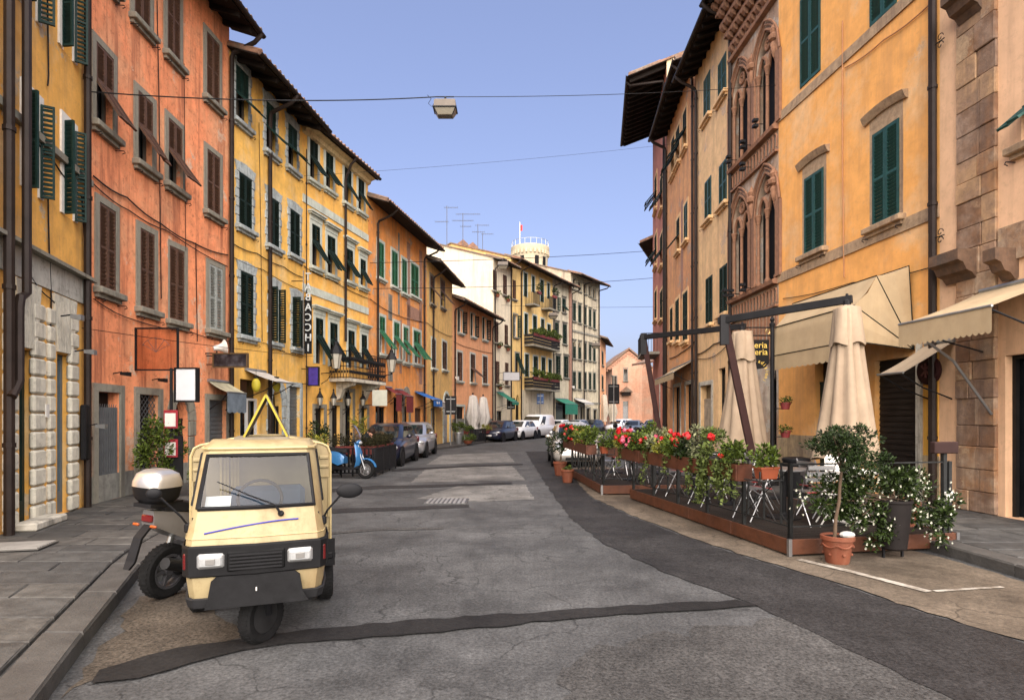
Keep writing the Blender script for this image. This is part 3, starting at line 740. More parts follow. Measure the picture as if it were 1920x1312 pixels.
b.cable([(172,560),(250,600),(350,620),(428,640)], .010); b.cable([(365,455),(368,640)],.01); b.cable([(343,120),(346,470)],.007)
GRYREN = mat('grey_render_patch', (0.20,0.195,0.17), .9, var=.25, scale=5, bump=.3, streak=.4)
b.band(.13,.62,.012,GRYREN,name='plinth')

# L2: yellow house with quoined windows
b = L2 = Bld('yellow_house', 'yellow house with blue-grey stone window surrounds under a deep dark wooden eave', [(430,15.97),(567,20.1)], 11.75, YEL1, over=.9)
for xl,xr,yt,yb in ((441,465,132,232),(498,516,197,288),(539,556,238,318)): b.win(xl,xr,yt,yb,'tilt','green','quoin',sm=BLUEST,half=.5,ang=48)
for xl,xr,yt,yb in ((447,471,330,428),(502,522,373,463),(543,561,397,480)): b.win(xl,xr,yt,yb,'closed','dark','quoin',sm=BLUEST)
b.win(450,474,512,630,'closed','dark','quoin',sm=BLUEST); b.win(506,521,540,642,'open','dark','quoin',sm=BLUEST,ang=85); b.win(548,563,560,652,'open','dark','quoin',sm=BLUEST,ang=88)
b.door(450,488,712,'shop',mat('white_shopfront',(.6,.6,.58),.5,var=.1),None); b.door(508,528,725,'shop',DKDOOR,None,arch='round',rise=.6); b.door(541,562,725,'roll',ROLLM,sm=BLUEST)
b.finish(); b.arch_ring(508,528,725,.6,m=BLUEST); b.roof(rafters=.6); b.pipe(501, r=.06)
b.cable([(432,455),(480,475),(530,500),(567,520)], .014); b.cable([(432,480),(490,505),(566,545)], .01); b.cable([(484,230),(487,420),(490,640)], .008); b.cable([(432,615),(500,645),(566,670)],.008)

# L3: bright yellow house with balcony
b = L3 = Bld('bright_yellow_house', 'bright yellow house with pale string course, tilted dark shutters and an iron balcony', [(567,20.1),(690,24.75)], 11.85, YEL2, over=.45, slope=.3)
for xl,xr,yt,yb in ((580,595,262,340),(610,624,286,357),(645,658,314,383),(671,682,335,398)): b.win(xl,xr,yt,yb,'tilt','dark','plain',sm=PALEBL,half=.55,ang=35)
for xl,xr,yt,yb in ((584,599,423,502),(613,628,444,516),(649,661,468,528),(675,685,487,538)): b.win(xl,xr,yt,yb,'tilt','dark','plain',sm=PALEBL,hood='flat',half=.6,ang=33)
for xl,xr,yt,yb in ((591,605,597,682),(618,632,606,688),(652,664,620,690),(677,687,628,690)): b.win(xl,xr,yt,yb,'tilt','dark','plain',sm=PALEBL,hood='flat',half=.6,ang=33,sill=False)
b.door(590,607,765,'wood',DKDOOR); b.door(621,637,760,'wood',DKDOOR); b.door(646,661,735,'dark',DKDOOR); b.door(676,688,765,'wood',GDOOR)
b.finish(); b.roof(rafters=0,gutter=True)
b.sweep([(0,11.45),(.12,11.5),(.16,11.62),(.34,11.68),(.36,11.83),(0,11.84)], name='cornice', m=mat('cornice_cream',(.62,.50,.28),.85,var=.12,streak=.3))
for ya, xa in ((372,570),(545,585)):
    uu, zz = b.uz(xa, ya); b.band(zz-.14,zz+.14,.035,PALEBL)
b.pipe(644, z0=b.z(b.u(644),640), r=.05); b.pipe(570, r=.018, z1=10.9, top=False)
b.cable([(569,500),(620,525),(690,560)], .012)
# balcony as part of the house
u0, u1 = b.u(617), b.u(700); zb = b.z(b.u(650),713); u1 = min(u1, b.L-.05)
MB().box(u0,u1,-.85,0,zb-.12,zb).build('balcony_slab', STONE2, b.root, b.frame(0,0,0))
for uu in (u0+.5, u1-.5): MB().prism([(0,0),(-.75,0),(-.7,-.12),(-.3,-.25),(-.15,-.6),(0,-.7)], .2, b.frame(uu,zb-.121,0)@RZ(90)@RX(90)).build('bracket', STONE2, b.root)
rl = MB()
def rail(p0, p1):
    p0, p1 = Vector(p0), Vector(p1); n = int((p1-p0).length/.11)
    for zz in (.03,.45,1.0): rl.tube([p0+Vector((0,0,zz)),p1+Vector((0,0,zz))], .016, 5)
    for i in range(n+1):
        p = p0.lerp(p1,i/n); rl.tube([p,p+Vector((0,0,1.0))], .012, 4)
        if i < n:
            q = p0.lerp(p1,(i+.5)/n); rl.lathe([(.001,-.07),(.03,-.03),(.034,0),(.03,.03),(.001,.07)], 5, T(*(q+Vector((0,0,.24))))); 
            rl.lathe([(.001,-.09),(.026,-.05),(.038,0),(.026,.05),(.001,.09)], 5, T(*(q+Vector((0,0,.72)))))
rail((u0,-.82,zb),(u1,-.82,zb)); rail((u0,-.82,zb),(u0,0,zb)); rail((u1,-.82,zb),(u1,0,zb))
rl.build('balcony_railing', IRON, b.root, b.frame(0,0,0))

# L4: deep orange house
b = L4 = Bld('deep_orange_house', 'deep orange house with bright green shutters and exposed brick strips', [(690,24.75),(800,31.9)], 11.0, ORA2, over=.9)
for xl,xr,yt,yb in ((708,719,455,522),(734,745,472,538),(753,762,487,550),(770,784,497,556)): b.win(xl,xr,yt,yb,'closed','bright','plain',sm=PALEBL,pitch=.1)
for xl,xr,yt,yb in ((711,721,594,663),(738,748,605,673),(756,765,614,679),(775,788,621,682)): b.win(xl,xr,yt,yb,'tilt','bright','plain',sm=PALEBL,pitch=.1,half=.6,ang=38,white=True)
b.door(704,724,762,'dark',DKDOOR,None); b.door(738,750,745,'dark',DKDOOR,None); b.door(757,766,735,'dark',DKDOOR,None,arch='round',rise=.7); b.door(778,792,765,'wood',mat('brown_door',(.10,.05,.03),.6,var=.2),None)
b.finish(); b.arch_ring(757,766,735,.7); b.roof(rafters=0); b.pipe(705,r=.05); b.pipe(793,r=.05)
for xl,xr,yt,yb,m_ in ((746,749,437,590,GRYREN),(728,735,552,600,GRYREN),(763,769,455,690,BRICKM),(786,791,470,720,BRICKM),(763,790,577,600,BRICKM),(728,736,665,715,GRYREN),(749,753,600,700,BRICKM)):
    u0,u1 = b.u(xl),b.u(xr); uc=(u0+u1)/2; MB().box(u0,u1,-.012,.01,b.z(uc,yb),b.z(uc,yt)).build('exposed_patch', m_, b.root, b.frame(0,0,0))
b.cable([(692,560),(740,590),(800,605)], .014)

# L5, L6: small yellow and peach houses
b = L5 = Bld('narrow_yellow_house', 'narrow pale yellow house, two windows wide, between two orange ones', [(800,31.9),(848,38.0)], 10.35, YEL3, over=.75)
for xl,xr,yt,yb in ((806,813,518,570),(826,833,527,577)): b.win(xl,xr,yt,yb,'tilt','brown','plain',pitch=.12,half=.6,ang=40)
for xl,xr,yt,yb in ((809,816,636,690),(829,837,641,693)): b.win(xl,xr,yt,yb,'closed','brown','plain',sm=PALEBL,pitch=.12)
b.door(808,817,765,'shop',mat('white_shopfront',(.6,.6,.58),.5,var=.1),None); b.door(831,842,738,'wood',mat('grey_poster_door',(.3,.3,.29),.7,var=.4,scale=8),None,arch='round',rise=.8)
b.finish(); b.arch_ring(831,842,738,.8,m=PALEBL,bw=.18); b.roof(); b.pipe(810,r=.05); b.cable([(800,605),(830,625),(848,630)],.014)
b = L6 = Bld('peach_house', 'low peach coloured house with six dark shuttered windows', [(848,38.0),(925,46.0)], 9.5, PEACH, over=.85)
for xl,xr,yt,yb in ((859,867,582,624),(883,890,590,631),(905,912,598,637)): b.win(xl,xr,yt,yb,'open','dark','plain',sm=PALEBL,pitch=.12,ang=150,white=True)
b.win(857,866,660,714,'closed','brown','plain',sm=PALEBL,pitch=.12); b.win(882,890,664,717,'tilt','brown','plain',sm=PALEBL,pitch=.12,half=.5,ang=50); b.win(905,913,668,719,'closed','brown','plain',sm=PALEBL,pitch=.12)
b.door(855,870,762,'wood',DKDOOR,sm=PALEBL); b.door(884,894,760,'dark',DKDOOR,None,arch='round',rise=.8); b.door(903,912,760,'dark',DKDOOR,None,arch='round',rise=.8)
b.finish(); b.roof(); b.pipe(851,r=.05); b.pipe(922,r=.05); b.cable([(850,640),(880,652),(922,662)],.014); b.band(.13,1.6,.01,GRYREN,name='plinth')

# L7..L10 far houses on the bend
FW = dict(sur='plain', pitch=.14)
b = L7 = Bld('cream_house', 'cream house showing its blank white gable end above the lower roofs', [(925,46),(958,48.8)], 14.2, CREAM, depth=14, over=.9)
for xl,xr,yt,yb in ((924,931,507,545),(943,950,516,553),(927,934,603,642),(946,952,609,647),(929,936,677,720),(947,953,680,722)): b.win(xl,xr,yt,yb,'closed','brown',None,pitch=.14)
b.door(931,942,770,'dark',DKDOOR,None); b.finish(); b.roof(); b.pipe(921.5+5,r=.055)
b = L8 = Bld('balcony_house', 'far yellow house with four balconies carrying plants', [(958,48.8),(1036,56)], 15.0, YEL4, depth=12, over=.95)
b.win(961,967,525,561,'closed','brown',None,pitch=.14); b.win(963,970,590,632,'open','far','plain',pitch=.14,ang=150,white=True); b.win(966,973,662,705,'tilt','far','plain',pitch=.14,half=.9,ang=22)
for row in (((982,988,512,556),(997,1002,518,548),(1013,1019,525,566),(1026,1030,531,560)),((983,989,588,628),(999,1006,592,628),(1014,1020,598,630),(1026,1032,608,634)),((984,991,664,706),(1000,1008,668,706),(1015,1022,670,706),(1028,1034,674,706))):
    for i, (xl,xr,yt,yb) in enumerate(row): b.win(xl,xr,yt,yb,'closed','far','plain',sill=False,sm=PALEBL,pitch=.14)
for xl,xr,yt in ((967,974,740),(984,993,742),(1002,1011,744),(1026,1034,742)): b.door(xl,xr,yt,'dark',DKDOOR,None,arch='round',rise=.8)
b.finish(); b.roof(); b.pipe(976,r=.055); b.pipe(957,r=.055); b.band(.13,b.z(b.u(1000),732),.015,GREYC,b.u(978),None,'plinth')
for xl,xr,yb,hh,solid in ((984,996,572,1.0,0),(1014,1026,580,1.0,0),(983,1034,652,1.05,1),(983,1034,730,1.05,1)):
    u0,u1 = b.u(xl),b.u(xr); zz = b.z((u0+u1)/2,yb); Fm = b.frame(0,0,0)
    MB().box(u0,u1,-.9,0,zz-.14,zz).build('balcony_slab', STONE, b.root, Fm)
    f = MB()
    if solid:
        for q in range(4): f.box(u0,u1,-.88,-.85,zz+.06+q*.25,zz+.27+q*.25)
        for q in range(3): f.box(u0,u0+.03,-.849,0,zz+.06+q*.3,zz+.30+q*.3); f.box(u1-.03,u1,-.849,0,zz+.06+q*.3,zz+.30+q*.3)
        f.build('balcony_front', mat('weathered_board',(.05,.045,.04),.8,var=.3), b.root, Fm)
    else:
        n = int((u1-u0)/.12)
        for q in range(n+1): f.box(u0+q*(u1-u0)/n-.015,u0+q*(u1-u0)/n+.015,-.88,-.85,zz,zz+hh)
        f.box(u0,u1,-.89,-.84,zz+hh,zz+hh+.04)
        for q in range(6): f.box(u0-.01,u0+.02,-.8+q*.15,-.77+q*.15,zz,zz+hh)
        f.build('balcony_railing', IRON, b.root, Fm)
b = L9 = Bld('grey_cream_house', 'weathered grey-cream house, two windows wide, right of the balcony house', [(1036,56),(1070,59.5)], 15.0, GREYC, depth=12, over=.95)
for xl,xr,yt,yb,sh in ((1039,1045,556,582,'open'),(1054,1060,560,586,'tilt'),(1040,1047,605,640,'closed'),(1055,1062,608,645,'closed'),(1042,1050,667,707,'closed'),(1057,1065,668,708,'closed')): b.win(xl,xr,yt,yb,sh,'far','plain',hood='slab',pitch=.14,ang=150 if sh=='open' else 40)
b.door(1042,1062,755,'dark',DKDOOR,None); b.finish(); b.roof(); b.pipe(1037,r=.055); b.pipe(1071,r=.055)
b.sweep([(0,.2),(.16,.2),(.16,14.9),(0,14.9)], b.u(1066.5), b.u(1069.5), 'brick_pier', BRICKM)
b = L10 = Bld('corner_palace', 'tall pale house with five rows of windows at the far bend of the street', [(1070,59.5),(1125,65)], 16.4, OLDC, depth=13, over=1.2)
cols = ((1074,1079),(1084,1089),(1095,1099),(1104,1108),(1112,1116))
for i, (xl,xr) in enumerate(cols):
    k = i*4.5
    b.win(xl,xr,524+k,542+k,'glass','far','plain',pitch=.14); b.win(xl,xr,568+k*.9,602+k*.8,'closed','far','plain',hood='slab',pitch=.14)
    b.win(xl,xr,640+k*.4,672+k*.3,'closed','far','plain',hood='slab',pitch=.14,arch='round' if i<2 else None,rise=.5 if i<2 else 0); b.win(xl,xr,697+k*.15,729+k*.1,'closed','far','plain',pitch=.14)
for xl,xr,yt in ((1078,1084,762),(1088,1093,762),(1100,1106,765),(1113,1119,768)): b.door(xl,xr,yt,'dark',DKDOOR)
b.finish(); b.roof(); b.pipe(1094,r=.06); b.pipe(1122,r=.06)
for py in (615,745): uu,zz = b.uz(1095,py+10); b.band(zz-.1,zz+.1,.08)
b = L11 = Bld('low_end_house', 'small pinkish house just past the corner of the tall pale house', [(1125,65),(1136,72)], 10.6, PEACH, depth=8, over=.8)
for yt,yb in ((660,685),(705,730)): b.win(1128,1131,yt,yb,'closed','far','plain',pitch=.14)
b.door(1128,1132,765,'dark',DKDOOR); b.finish(); b.roof()

# ------------------------------------------------------------------ the right row of houses
PEAR = mat('plaster_apricot', (0.76,0.37,0.105), 0.9, peel=(.62,.40,.22), pth=.63, var=0.13, scale=2.5, col2=(0.72,0.45,0.22), f2=0.56, bump=0.25, bscale=30, streak=0.25, scol=(0.46,0.24,0.10))
PINKP = mat('plaster_pink_beige', (0.70,0.44,0.26), 0.9, var=0.1, scale=2.5, bump=0.25, bscale=30, streak=0.3, scol=(0.4,0.25,0.15))
CREAMR = mat('plaster_cream_right', (0.70,0.46,0.23), 0.9, peel=(.50,.36,.25), pth=.59, var=0.17, scale=2.5, col2=(0.66,0.42,0.22), f2=0.55, bump=0.25, bscale=30, streak=0.4, scol=(0.38,0.25,0.14))
ORR = mat('plaster_orange_right', (0.62,0.31,0.13), 0.9, peel=(.40,.30,.22), pth=.58, var=0.2, scale=2.5, col2=(0.55,0.26,0.12), f2=0.5, bump=0.25, bscale=30, streak=0.45, scol=(0.28,0.16,0.10))
REDR = mat('plaster_red', (0.42,0.16,0.11), 0.9, var=0.14, scale=2.5, bump=0.25, bscale=30, streak=0.4, scol=(0.25,0.12,0.09))
GOTH = mat('gothic_plaster', (0.42,0.28,0.185), 0.9, peel=(.46,.42,.36), pth=.55, var=0.22, scale=3, col2=(0.45,0.38,0.30), f2=0.5, bump=0.35, bscale=25, streak=0.5, scol=(0.2,0.13,0.09))
TERRA = mat('terracotta_ornament', (0.27,0.135,0.075), 0.85, var=0.25, scale=9, bump=0.4, bscale=30, streak=0.45, scol=(.14,.08,.055))
BROWNST = mat('brown_sandstone', (0.29,0.155,0.075), 0.88, peel=(.42,.29,.17), pth=.56, var=0.3, scale=6, bump=0.6, bscale=22, streak=0.5, scol=(.16,.10,.07), col2=(.34,.25,.17))
BROWNST2 = mat('brown_sandstone_dark', (0.19,0.10,0.052), 0.9, peel=(.30,.19,.11), pth=.58, var=0.3, scale=6, bump=0.6, bscale=22, streak=0.5, scol=(.12,.08,.06), col2=(.28,.19,.13))
BROWNST3 = mat('brown_sandstone_pale', (0.38,0.235,0.125), 0.9, var=0.3, scale=6, bump=0.6, bscale=22, streak=0.5, scol=(.18,.12,.08), col2=(.27,.17,.11))
LINT = mat('hood_stone', (0.36,0.25,0.15), 0.88, var=0.25, scale=8, bump=0.5, bscale=25, streak=0.45, scol=(.15,.10,.07))

b = R1 = Bld('apricot_house', 'broad apricot house on the right with teal shutters and curved drip mouldings', [(1460,15.73),(1762,10.52)], 16.5, PEAR, depth=10, over=.9, group='town houses along the street')
b.win(1509,1545,325,472,'closed','teal','lintel',sill=True,hood='curved',indiv=True,sm=LINT); b.win(1637,1687,237,416,'closed','teal','lintel',sill=True,hood='curved',indiv=True,sm=LINT)
b.win(1501,1539,-20,150,'closed','teal',None,sill=False,indiv=True,sm=LINT); b.win(1632,1682,-165,30,'closed','teal',None,sill=False,sm=LINT)
b.door(1528,1562,672,'wood',GDOOR,None); b.door(1640,1722,672,'roll',mat('dark_roller',(0.055,0.045,0.038),.55,.3,var=.25),None)
b.finish(); b.roof(rafters=.6)
for zc in (b.z(b.u(1560),480), b.z(b.u(1560),131)): b.band(zc-.12,zc+.12,.035,LINT)
b.pipe(1758, r=.065, d=.1, z1=15.4); 
for px, py in ((1769,88),(1769,448)):
    uu = b.L-.03; zz = b.z(uu,py); f = MB()
    for q in range(2): f.tube([(0.06+math.cos(a)*.07*(1-a/9)+.09,-.1,(.07 if q else -.07)+math.sin(a)*.07*(1-a/9)) for a in [i*.5 for i in range(13)]], .008, 5)
    f.tube([(0,-.1,0),(.24,-.1,0)], .01, 5); f.build('scroll_bracket', IRON, b.root, b.frame(uu,zz,0))
b.cable([(1582,40),(1582,300),(1585,520)], .014, m=mat('clay_pipe',(.42,.2,.09),.8)); b.cable([(1586,128),(1660,75),(1750,5)], .014, m=mat('clay_pipe',(.42,.2,.09),.8)); b.cable([(1470,560),(1600,530),(1760,498)], .01)
b.band(.13,1.25,.012,mat('stained_plinth',(.48,.36,.2),.9,var=.25,scale=4,col2=(.28,.22,.15),f2=.5,bump=.4,streak=.5,scol=(.14,.1,.07)),None,b.u(1526),'plinth'); b.band(.13,1.0,.012,MATS['stained_plinth'],b.u(1724),None,'plinth')
b.sweep([(0.01,3.3),(.06,3.3),(.06,.13),(.01,.13)], b.u(1722), b.u(1731), 'door_jamb', STONE2)
b.sweep([(0.0,1.0),(.014,1.0),(.014,2.9),(.0,2.9)], b.u(1733), b.u(1760), 'ochre_panel', mat('ochre_panel',(.62,.33,.05),.8,var=.15,scale=4,streak=.3,scol=(.3,.18,.06)))

b = R0 = Bld('stone_corner_house', 'pink-beige house at the right edge with exposed brown stone blocks and corbels', [(1762,10.52),(2050,7.99)], 16.5, PINKP, depth=10, over=.9)
b.win(1915,1960,195,262,'tilt','teal',None,half=.98,ang=52,sm=LINT)
b.door(1885,2010,660,'dark',DKDOOR,None)
b.finish(); b.roof()
u0, u1 = b.u(1797), b.u(1872); z = .13; i = 0
while z < 9.6:
    h = RND.uniform(.30,.46); x = u0+(RND.uniform(-.03,.03))
    cuts = [u0, u0+(u1-u0)*RND.uniform(.35,.65), u1]
    for a, c in zip(cuts, cuts[1:]):
        MB().cbox(a+.003,c-.003,-.045-RND.uniform(0,.035),.03,z+.003,z+h-.003,.012).build('stone_block', RND.choice([BROWNST,BROWNST2,BROWNST3]), b.root, b.frame(0,0,0))
    z += h
def corbel(px, py, sc=1.0, wd=.5):
    uu = b.u(px); zz = b.z(uu,py)
    MB().prism([(0,.22),(.0,-.22),(.06,-.26),(.14,-.16),(.24,-.12),(.30,.0),(.40,.04),(.40,.22)], wd, b.frame(uu,zz,0)@RZ(-90)@RX(90)@T(0,0,-wd/2)).build('corbel', mat('dark_sandstone',(.12,.07,.042),.9,var=.35,scale=6,bump=.6,bscale=20,streak=.4), b.root)
corbel(1825,5,1,.45); corbel(1808,500,1,.6); corbel(1898,495,1,.22)
u0,u1 = b.u(1876),b.u(1960); zz=b.z(u0,430); MB().box(u0,u1,-.05,.02,zz-.55,zz).build('stone_lintel', BROWNST, b.root, b.frame(0,0,0))

# R2: gothic house
b = R2 = Bld('gothic_house', 'ornate medieval house with pointed double windows, terracotta friezes and a corbelled cornice', [(1372,18.8),(1460,15.73)], 15.2, GOTH, depth=10, over=.9)
GW = []
for px in (1389,1437):
    uc = b.u(px)
    for z0, z1 in ((9.62,12.72),(5.48,8.72)):
        hw = .62; b.hole(uc-hw,uc+hw,z0,z1-.25,'pointed',.95); GW.append((uc,z0,z1-.25,hw,.95))
b.door(1438,1456,660,'dark',DKDOOR,None,arch='pointed',rise=.7); b.door(1385,1400,690,'dark',DKDOOR,None)
b.finish(); b.roof(rafters=.5)
def parc(hw, rise, n=10):
    r_ = (hw*hw+rise*rise)/(2*hw); return [(-hw+2*hw*i/n, math.sqrt(max(0,r_*r_-(abs(-hw+2*hw*i/n)+r_-hw)**2))) for i in range(n+1)]
for uc, z0, z1, hw, rise in GW:
    F = b.frame(uc,z0,0); h = z1-z0; sp = h-rise
    MB().quad((-hw,.2,0),(hw,.2,0),(hw,.2,h),(-hw,.2,h)).build('pane', mat('dark_interior',(0.012,0.012,0.013),.7), b.root, F)
    for grow, rr, dep in ((.05,.035,.03),(.15,.02,.05),(.24,.035,.06)):       # archivolt mouldings, each its own ring
        pts = [(x,-dep,sp+z) for x, z in parc(hw+grow, rise+grow*1.3, 14)]
        MB().tube([(pts[0][0],-dep,sp)]+pts[1:-1]+[(pts[-1][0],-dep,sp)], rr, 6).build('archivolt', TERRA, b.root, F, smooth=True)
    for x in (-hw-.13, hw+.13): MB().box(x-.12,x+.12,-.07,.0,0,sp).build('jamb', TERRA, b.root, F)
    lw = hw*.5
    for sx in (-lw, lw):                                                    # two lancets with tracery
        pts = [(sx+x,.06,sp+z) for x, z in parc(lw-.05, .42, 10)]
        MB().tube(pts, .05, 6).build('lancet_arch', TERRA, b.root, F, smooth=True)
        f = MB(); pp = parc(lw,.40,8)
        for (xa,za),(xb,zb) in zip(pp,pp[1:]): f.quad((sx+xa,.08,sp+za),(sx+xb,.08,sp+zb),(sx+xb,.08,sp+.48),(sx+xa,.08,sp+.48))
        f.build('tracery', GOTH, b.root, F)
    ring = [(math.cos(i*math.pi/8)*.15,.05,sp+.64+math.sin(i*math.pi/8)*.15) for i in range(17)]
    MB().tube(ring, .04, 6).build('roundel', TERRA, b.root, F, smooth=True)
    for k in range(6): a = k*math.pi/3; MB().ell((math.cos(a)*.08,.05,sp+.64+math.sin(a)*.08),(.035,.03,.035),8,5).build('rosette_petal', TERRA, b.root, F)
    for x in (-hw+.07, 0, hw-.07):
        c_ = MB().lathe([(.09,0),(.09,.07),(.055,.10),(.05,.14),(.046,sp-.26),(.062,sp-.25),(.052,sp-.22),(.07,sp-.14),(.092,sp-.05),(.10,sp-.045),(.10,sp)], 12, T(x,.03,0)); c_.build('column', TERRA, b.root, F, smooth=30)
for ztop_ in (9.45,5.30):
    b.sweep([(0,ztop_-.02),(.16,ztop_),(.18,ztop_+.1),(.10,ztop_+.14),(0,ztop_+.14)], name='string_course', m=TERRA)
    b.band(ztop_-.62,ztop_-.56,.10,TERRA,name='frieze_rail'); n = int(b.L/.2)
    me = MB().tube([(x*.085/.085,0,z) for x, z in [(-.085,-.3),(-.085,0)]+[(math.cos(a)*.085,math.sin(a)*.085) for a in [math.pi*(1-i/6) for i in range(1,6)]]+[(.085,0),(.085,-.3)]], .022, 5).mesh('frieze_arch')
    for i in range(n): obj('frieze_arch', me, TERRA, b.root, b.frame((i+.5)*b.L/n,ztop_-.2,.05))
b.sweep([(0,12.95),(.14,12.98),(.16,13.08),(0,13.1)], name='string_course', m=TERRA)
me = MB().prism([(0,0),(.08,.02),(.16,.10),(.18,.2),(0,.2)], .16, RZ(-90)@RX(90)@T(0,0,-.08)).mesh('corbel_block')
for row in range(5):
    n = int(b.L/.36)
    for i in range(n): obj('corbel_block', me, TERRA, b.root, b.frame((i+.5+.5*(row%2))*b.L/(n+.5),13.25+row*.33,row*.14-.01))
    b.sweep([(-.01,13.45+row*.33),(row*.14+.12,13.45+row*.33),(row*.14+.12,13.57+row*.33),(-.01,13.57+row*.33)], name='cornice_course', m=TERRA)
for px in (1413,1459-4):
    for zz in (11.9,8.0):
        MB().lathe([(.001,-.5),(.05,-.4),(.10,-.12),(.06,-.05),(.14,.0),(.16,.1),(.08,.18),(.12,.28),(.03,.42),(.001,.5)], 8, b.frame(b.u(px),zz,.06)).build('figure_bracket', TERRA, b.root, smooth=True)
for px, zz in ((1385,9.6),(1412,9.6),(1437,9.8),(1412,8.95),(1372+6,5.5),(1412,5.4),(1390,5.4)):
    MB().box(-.07,.07,-.34,-.2,0,.07).box(-.07,.07,-.34,-.2,.16,.23).tube([(0,0,.1),(0,-.27,.1)],.012,5).tube([(0,-.27,.02),(0,-.27,.2)],.012,5).build('floodlight_bracket', IRON, b.root, b.frame(b.u(px),zz,.05))
n = 14
for i in range(n): MB().box(-.05,.05,-.03,.01,3.3,4.62).build('terracotta_strip', TERRA, b.root, b.frame((i+.5)*b.L/n,0,0))
b.pipe(1369, r=.06, d=.09, u=.08)

b = R3 = Bld('cream_orange_house', 'cream-orange house with green shutters between the gothic house and an orange one', [(1305,22.9),(1372,18.8)], 15.1, CREAMR, depth=10, over=.8)
for xl,xr,yt,yb in ((1320,1332,142,222),(1347,1362,110,182),(1322,1334,336,412),(1349,1363,304,384),(1324,1336,519,608),(1350,1364,498,588)): b.win(xl,xr,yt,yb,'closed','teal' if yt<430 else 'green',None,sm=CREAMR)
b.door(1314,1335,722,'wood',mat('pale_board_door',(.3,.24,.17),.8,var=.3),sm=STONE2); b.door(1347,1360,690,'dark',DKDOOR,None)
b.finish(); b.roof(rafters=.5); b.pipe(1309,r=.06,u=.35); b.cable([(1308,665),(1340,645),(1371,628)],.02); b.cable([(1308,672),(1340,668),(1371,640)],.012)
b = R4 = Bld('tall_orange_house', 'orange patched house with brick strip and dark shutters, second from the far right end', [(1250,29.5),(1305,22.9)], 15.9, ORR, depth=10, over=.8)
for xl,xr,yt,yb,sh,sc in ((1259,1265,260,330,'tilt','dark'),(1268,1275,240,308,'tilt','dark'),(1281,1288,208,280,'tilt','dark'),(1269,1275,410,472,'tilt','dark'),(1283,1290,382,452,'closed','teal'),(1257,1262,578,640,'closed','dark'),(1267,1274,562,640,'closed','green'),(1281,1290,548,640,'closed','green')): b.win(xl,xr,yt,yb,sh,sc,'plain',sm=CREAMR,pitch=.1)
b.door(1264,1276,725,'dark',DKDOOR,sm=STONE2); b.door(1286,1300,720,'dark',DKDOOR,sm=STONE2)
b.finish(); b.roof(rafters=.6); b.pipe(1253,r=.07,u=.25); b.pipe(1302,r=.05,u=b.L-.2)
u0,u1=b.u(1277),b.u(1281); MB().box(u0,u1,-.012,.01,b.z(u0,560),b.z(u0,380)).build('brick_strip', BRICKM, b.root, b.frame(0,0,0)); b.cable([(1256,672),(1280,660),(1304,640)],.02)
b = R5 = Bld('tall_red_house', 'tall dark red house with deep eave and cream gable ending the right row', [(1224,37),(1250,29.5)], 19.6, REDR, depth=12, over=1.9)
for k, (yt,yb) in enumerate(((330,395),(440,500),(545,600))):
    for xl,xr in ((1228,1232),(1238,1243)): b.win(xl,xr,yt,yb,'tilt' if k<2 else 'closed','dark','plain',sm=CREAMR,pitch=.12)
b.door(1238,1246,715,'dark',DKDOOR,sm=STONE2)
b.finish(); b.roof(rafters=.5,raft=(.12,.18)); b.pipe(1247,r=.06,u=b.L-.4)
# cream plaster skin of its gable end
a = b.pt(b.L); t = b.tn[-1][0]; q = lambda d, z: tuple(a-b.nav*d+t*.012+Vector((0,0,z)))
MB().add([q(0.0,14),q(12,14),q(12,19.6),q(6,21.58),q(0,19.6)], [(0,1,2,3,4)]).build('gable_render', mat('gable_cream',(.62,.52,.32),.9,var=.15,scale=2,col2=(.5,.42,.28),bump=.3,streak=.4,scol=(.3,.25,.15)), b.root)
# balcony of the red house
u0,u1 = 1.0,4.2; zb = b.z(b.u(1240),655); Fm=b.frame(0,0,0)
MB().box(u0,u1,-1.0,0,zb-.15,zb).build('balcony_slab', STONE, b.root, Fm); f = MB()
for i in range(17): f.box(u0+i*.2-.012,u0+i*.2+.012,-.98,-.955,zb,zb+1)
for i in range(6): f.box(u1-.03,u1-.005,-.95+i*.16,-.93+i*.16,zb,zb+1)
f.box(u0,u1,-.99,-.94,zb+1,zb+1.04); f.box(u1-.04,u1,-.93,0,zb+1,zb+1.04); f.build('balcony_railing', IRON, b.root, Fm)
b = R6 = Bld('plain_ochre_house', 'ochre house round the bend beyond the red one, almost hidden', [(1268,48),(1224,37)], 13, ORA2, depth=10); b.finish(); b.roof()

# ------------------------------------------------------------------ church and tower at the end of the street
CHB = mat('church_brick', (0.52,0.27,0.17), .9, var=.18, scale=3, col2=(.50,.32,.22), bump=.3, bscale=20, streak=.3, scol=(.28,.15,.1))
b = CH = Bld('church', 'reddish brick church with gabled front closing the far end of the street', [(1100,92),(1148,84),(1204,84),(1300,80)], 8.6, CHB, depth=16, cat='church', over=.4, slope=.22, group=None)
b.win(1170,1176,690,714,'glass',sur='plain',pitch=.14); b.win(1146,1150,705,722,'glass',sur='plain',pitch=.14); b.win(1152,1156,705,722,'glass',sur='plain',pitch=.14)
b.door(1168,1178,752,'wood',mat('grey_poster_door',(.3,.3,.29),.7),None)
b.finish()
u0,u1 = b.u(1142),b.u(1222); uc=(u0+u1)/2; F=b.frame(uc,0,0); hw=(u1-u0)/2
MB().prism([(-hw,8.6),(hw,8.6),(0,11.3)], 12, F@T(0,12,0)@RX(90)).build('gable', CHB, b.root)
f=MB()
for sg in (-1,1): f.loft([[(sg*(hw+.4),-.3,8.35),(sg*(hw+.4),12.5,8.35),(sg*(hw+.4),12.5,8.6),(sg*(hw+.4),-.3,8.6)],[(0,-.3,11.4),(0,12.5,11.4),(0,12.5,11.65),(0,-.3,11.65)]])
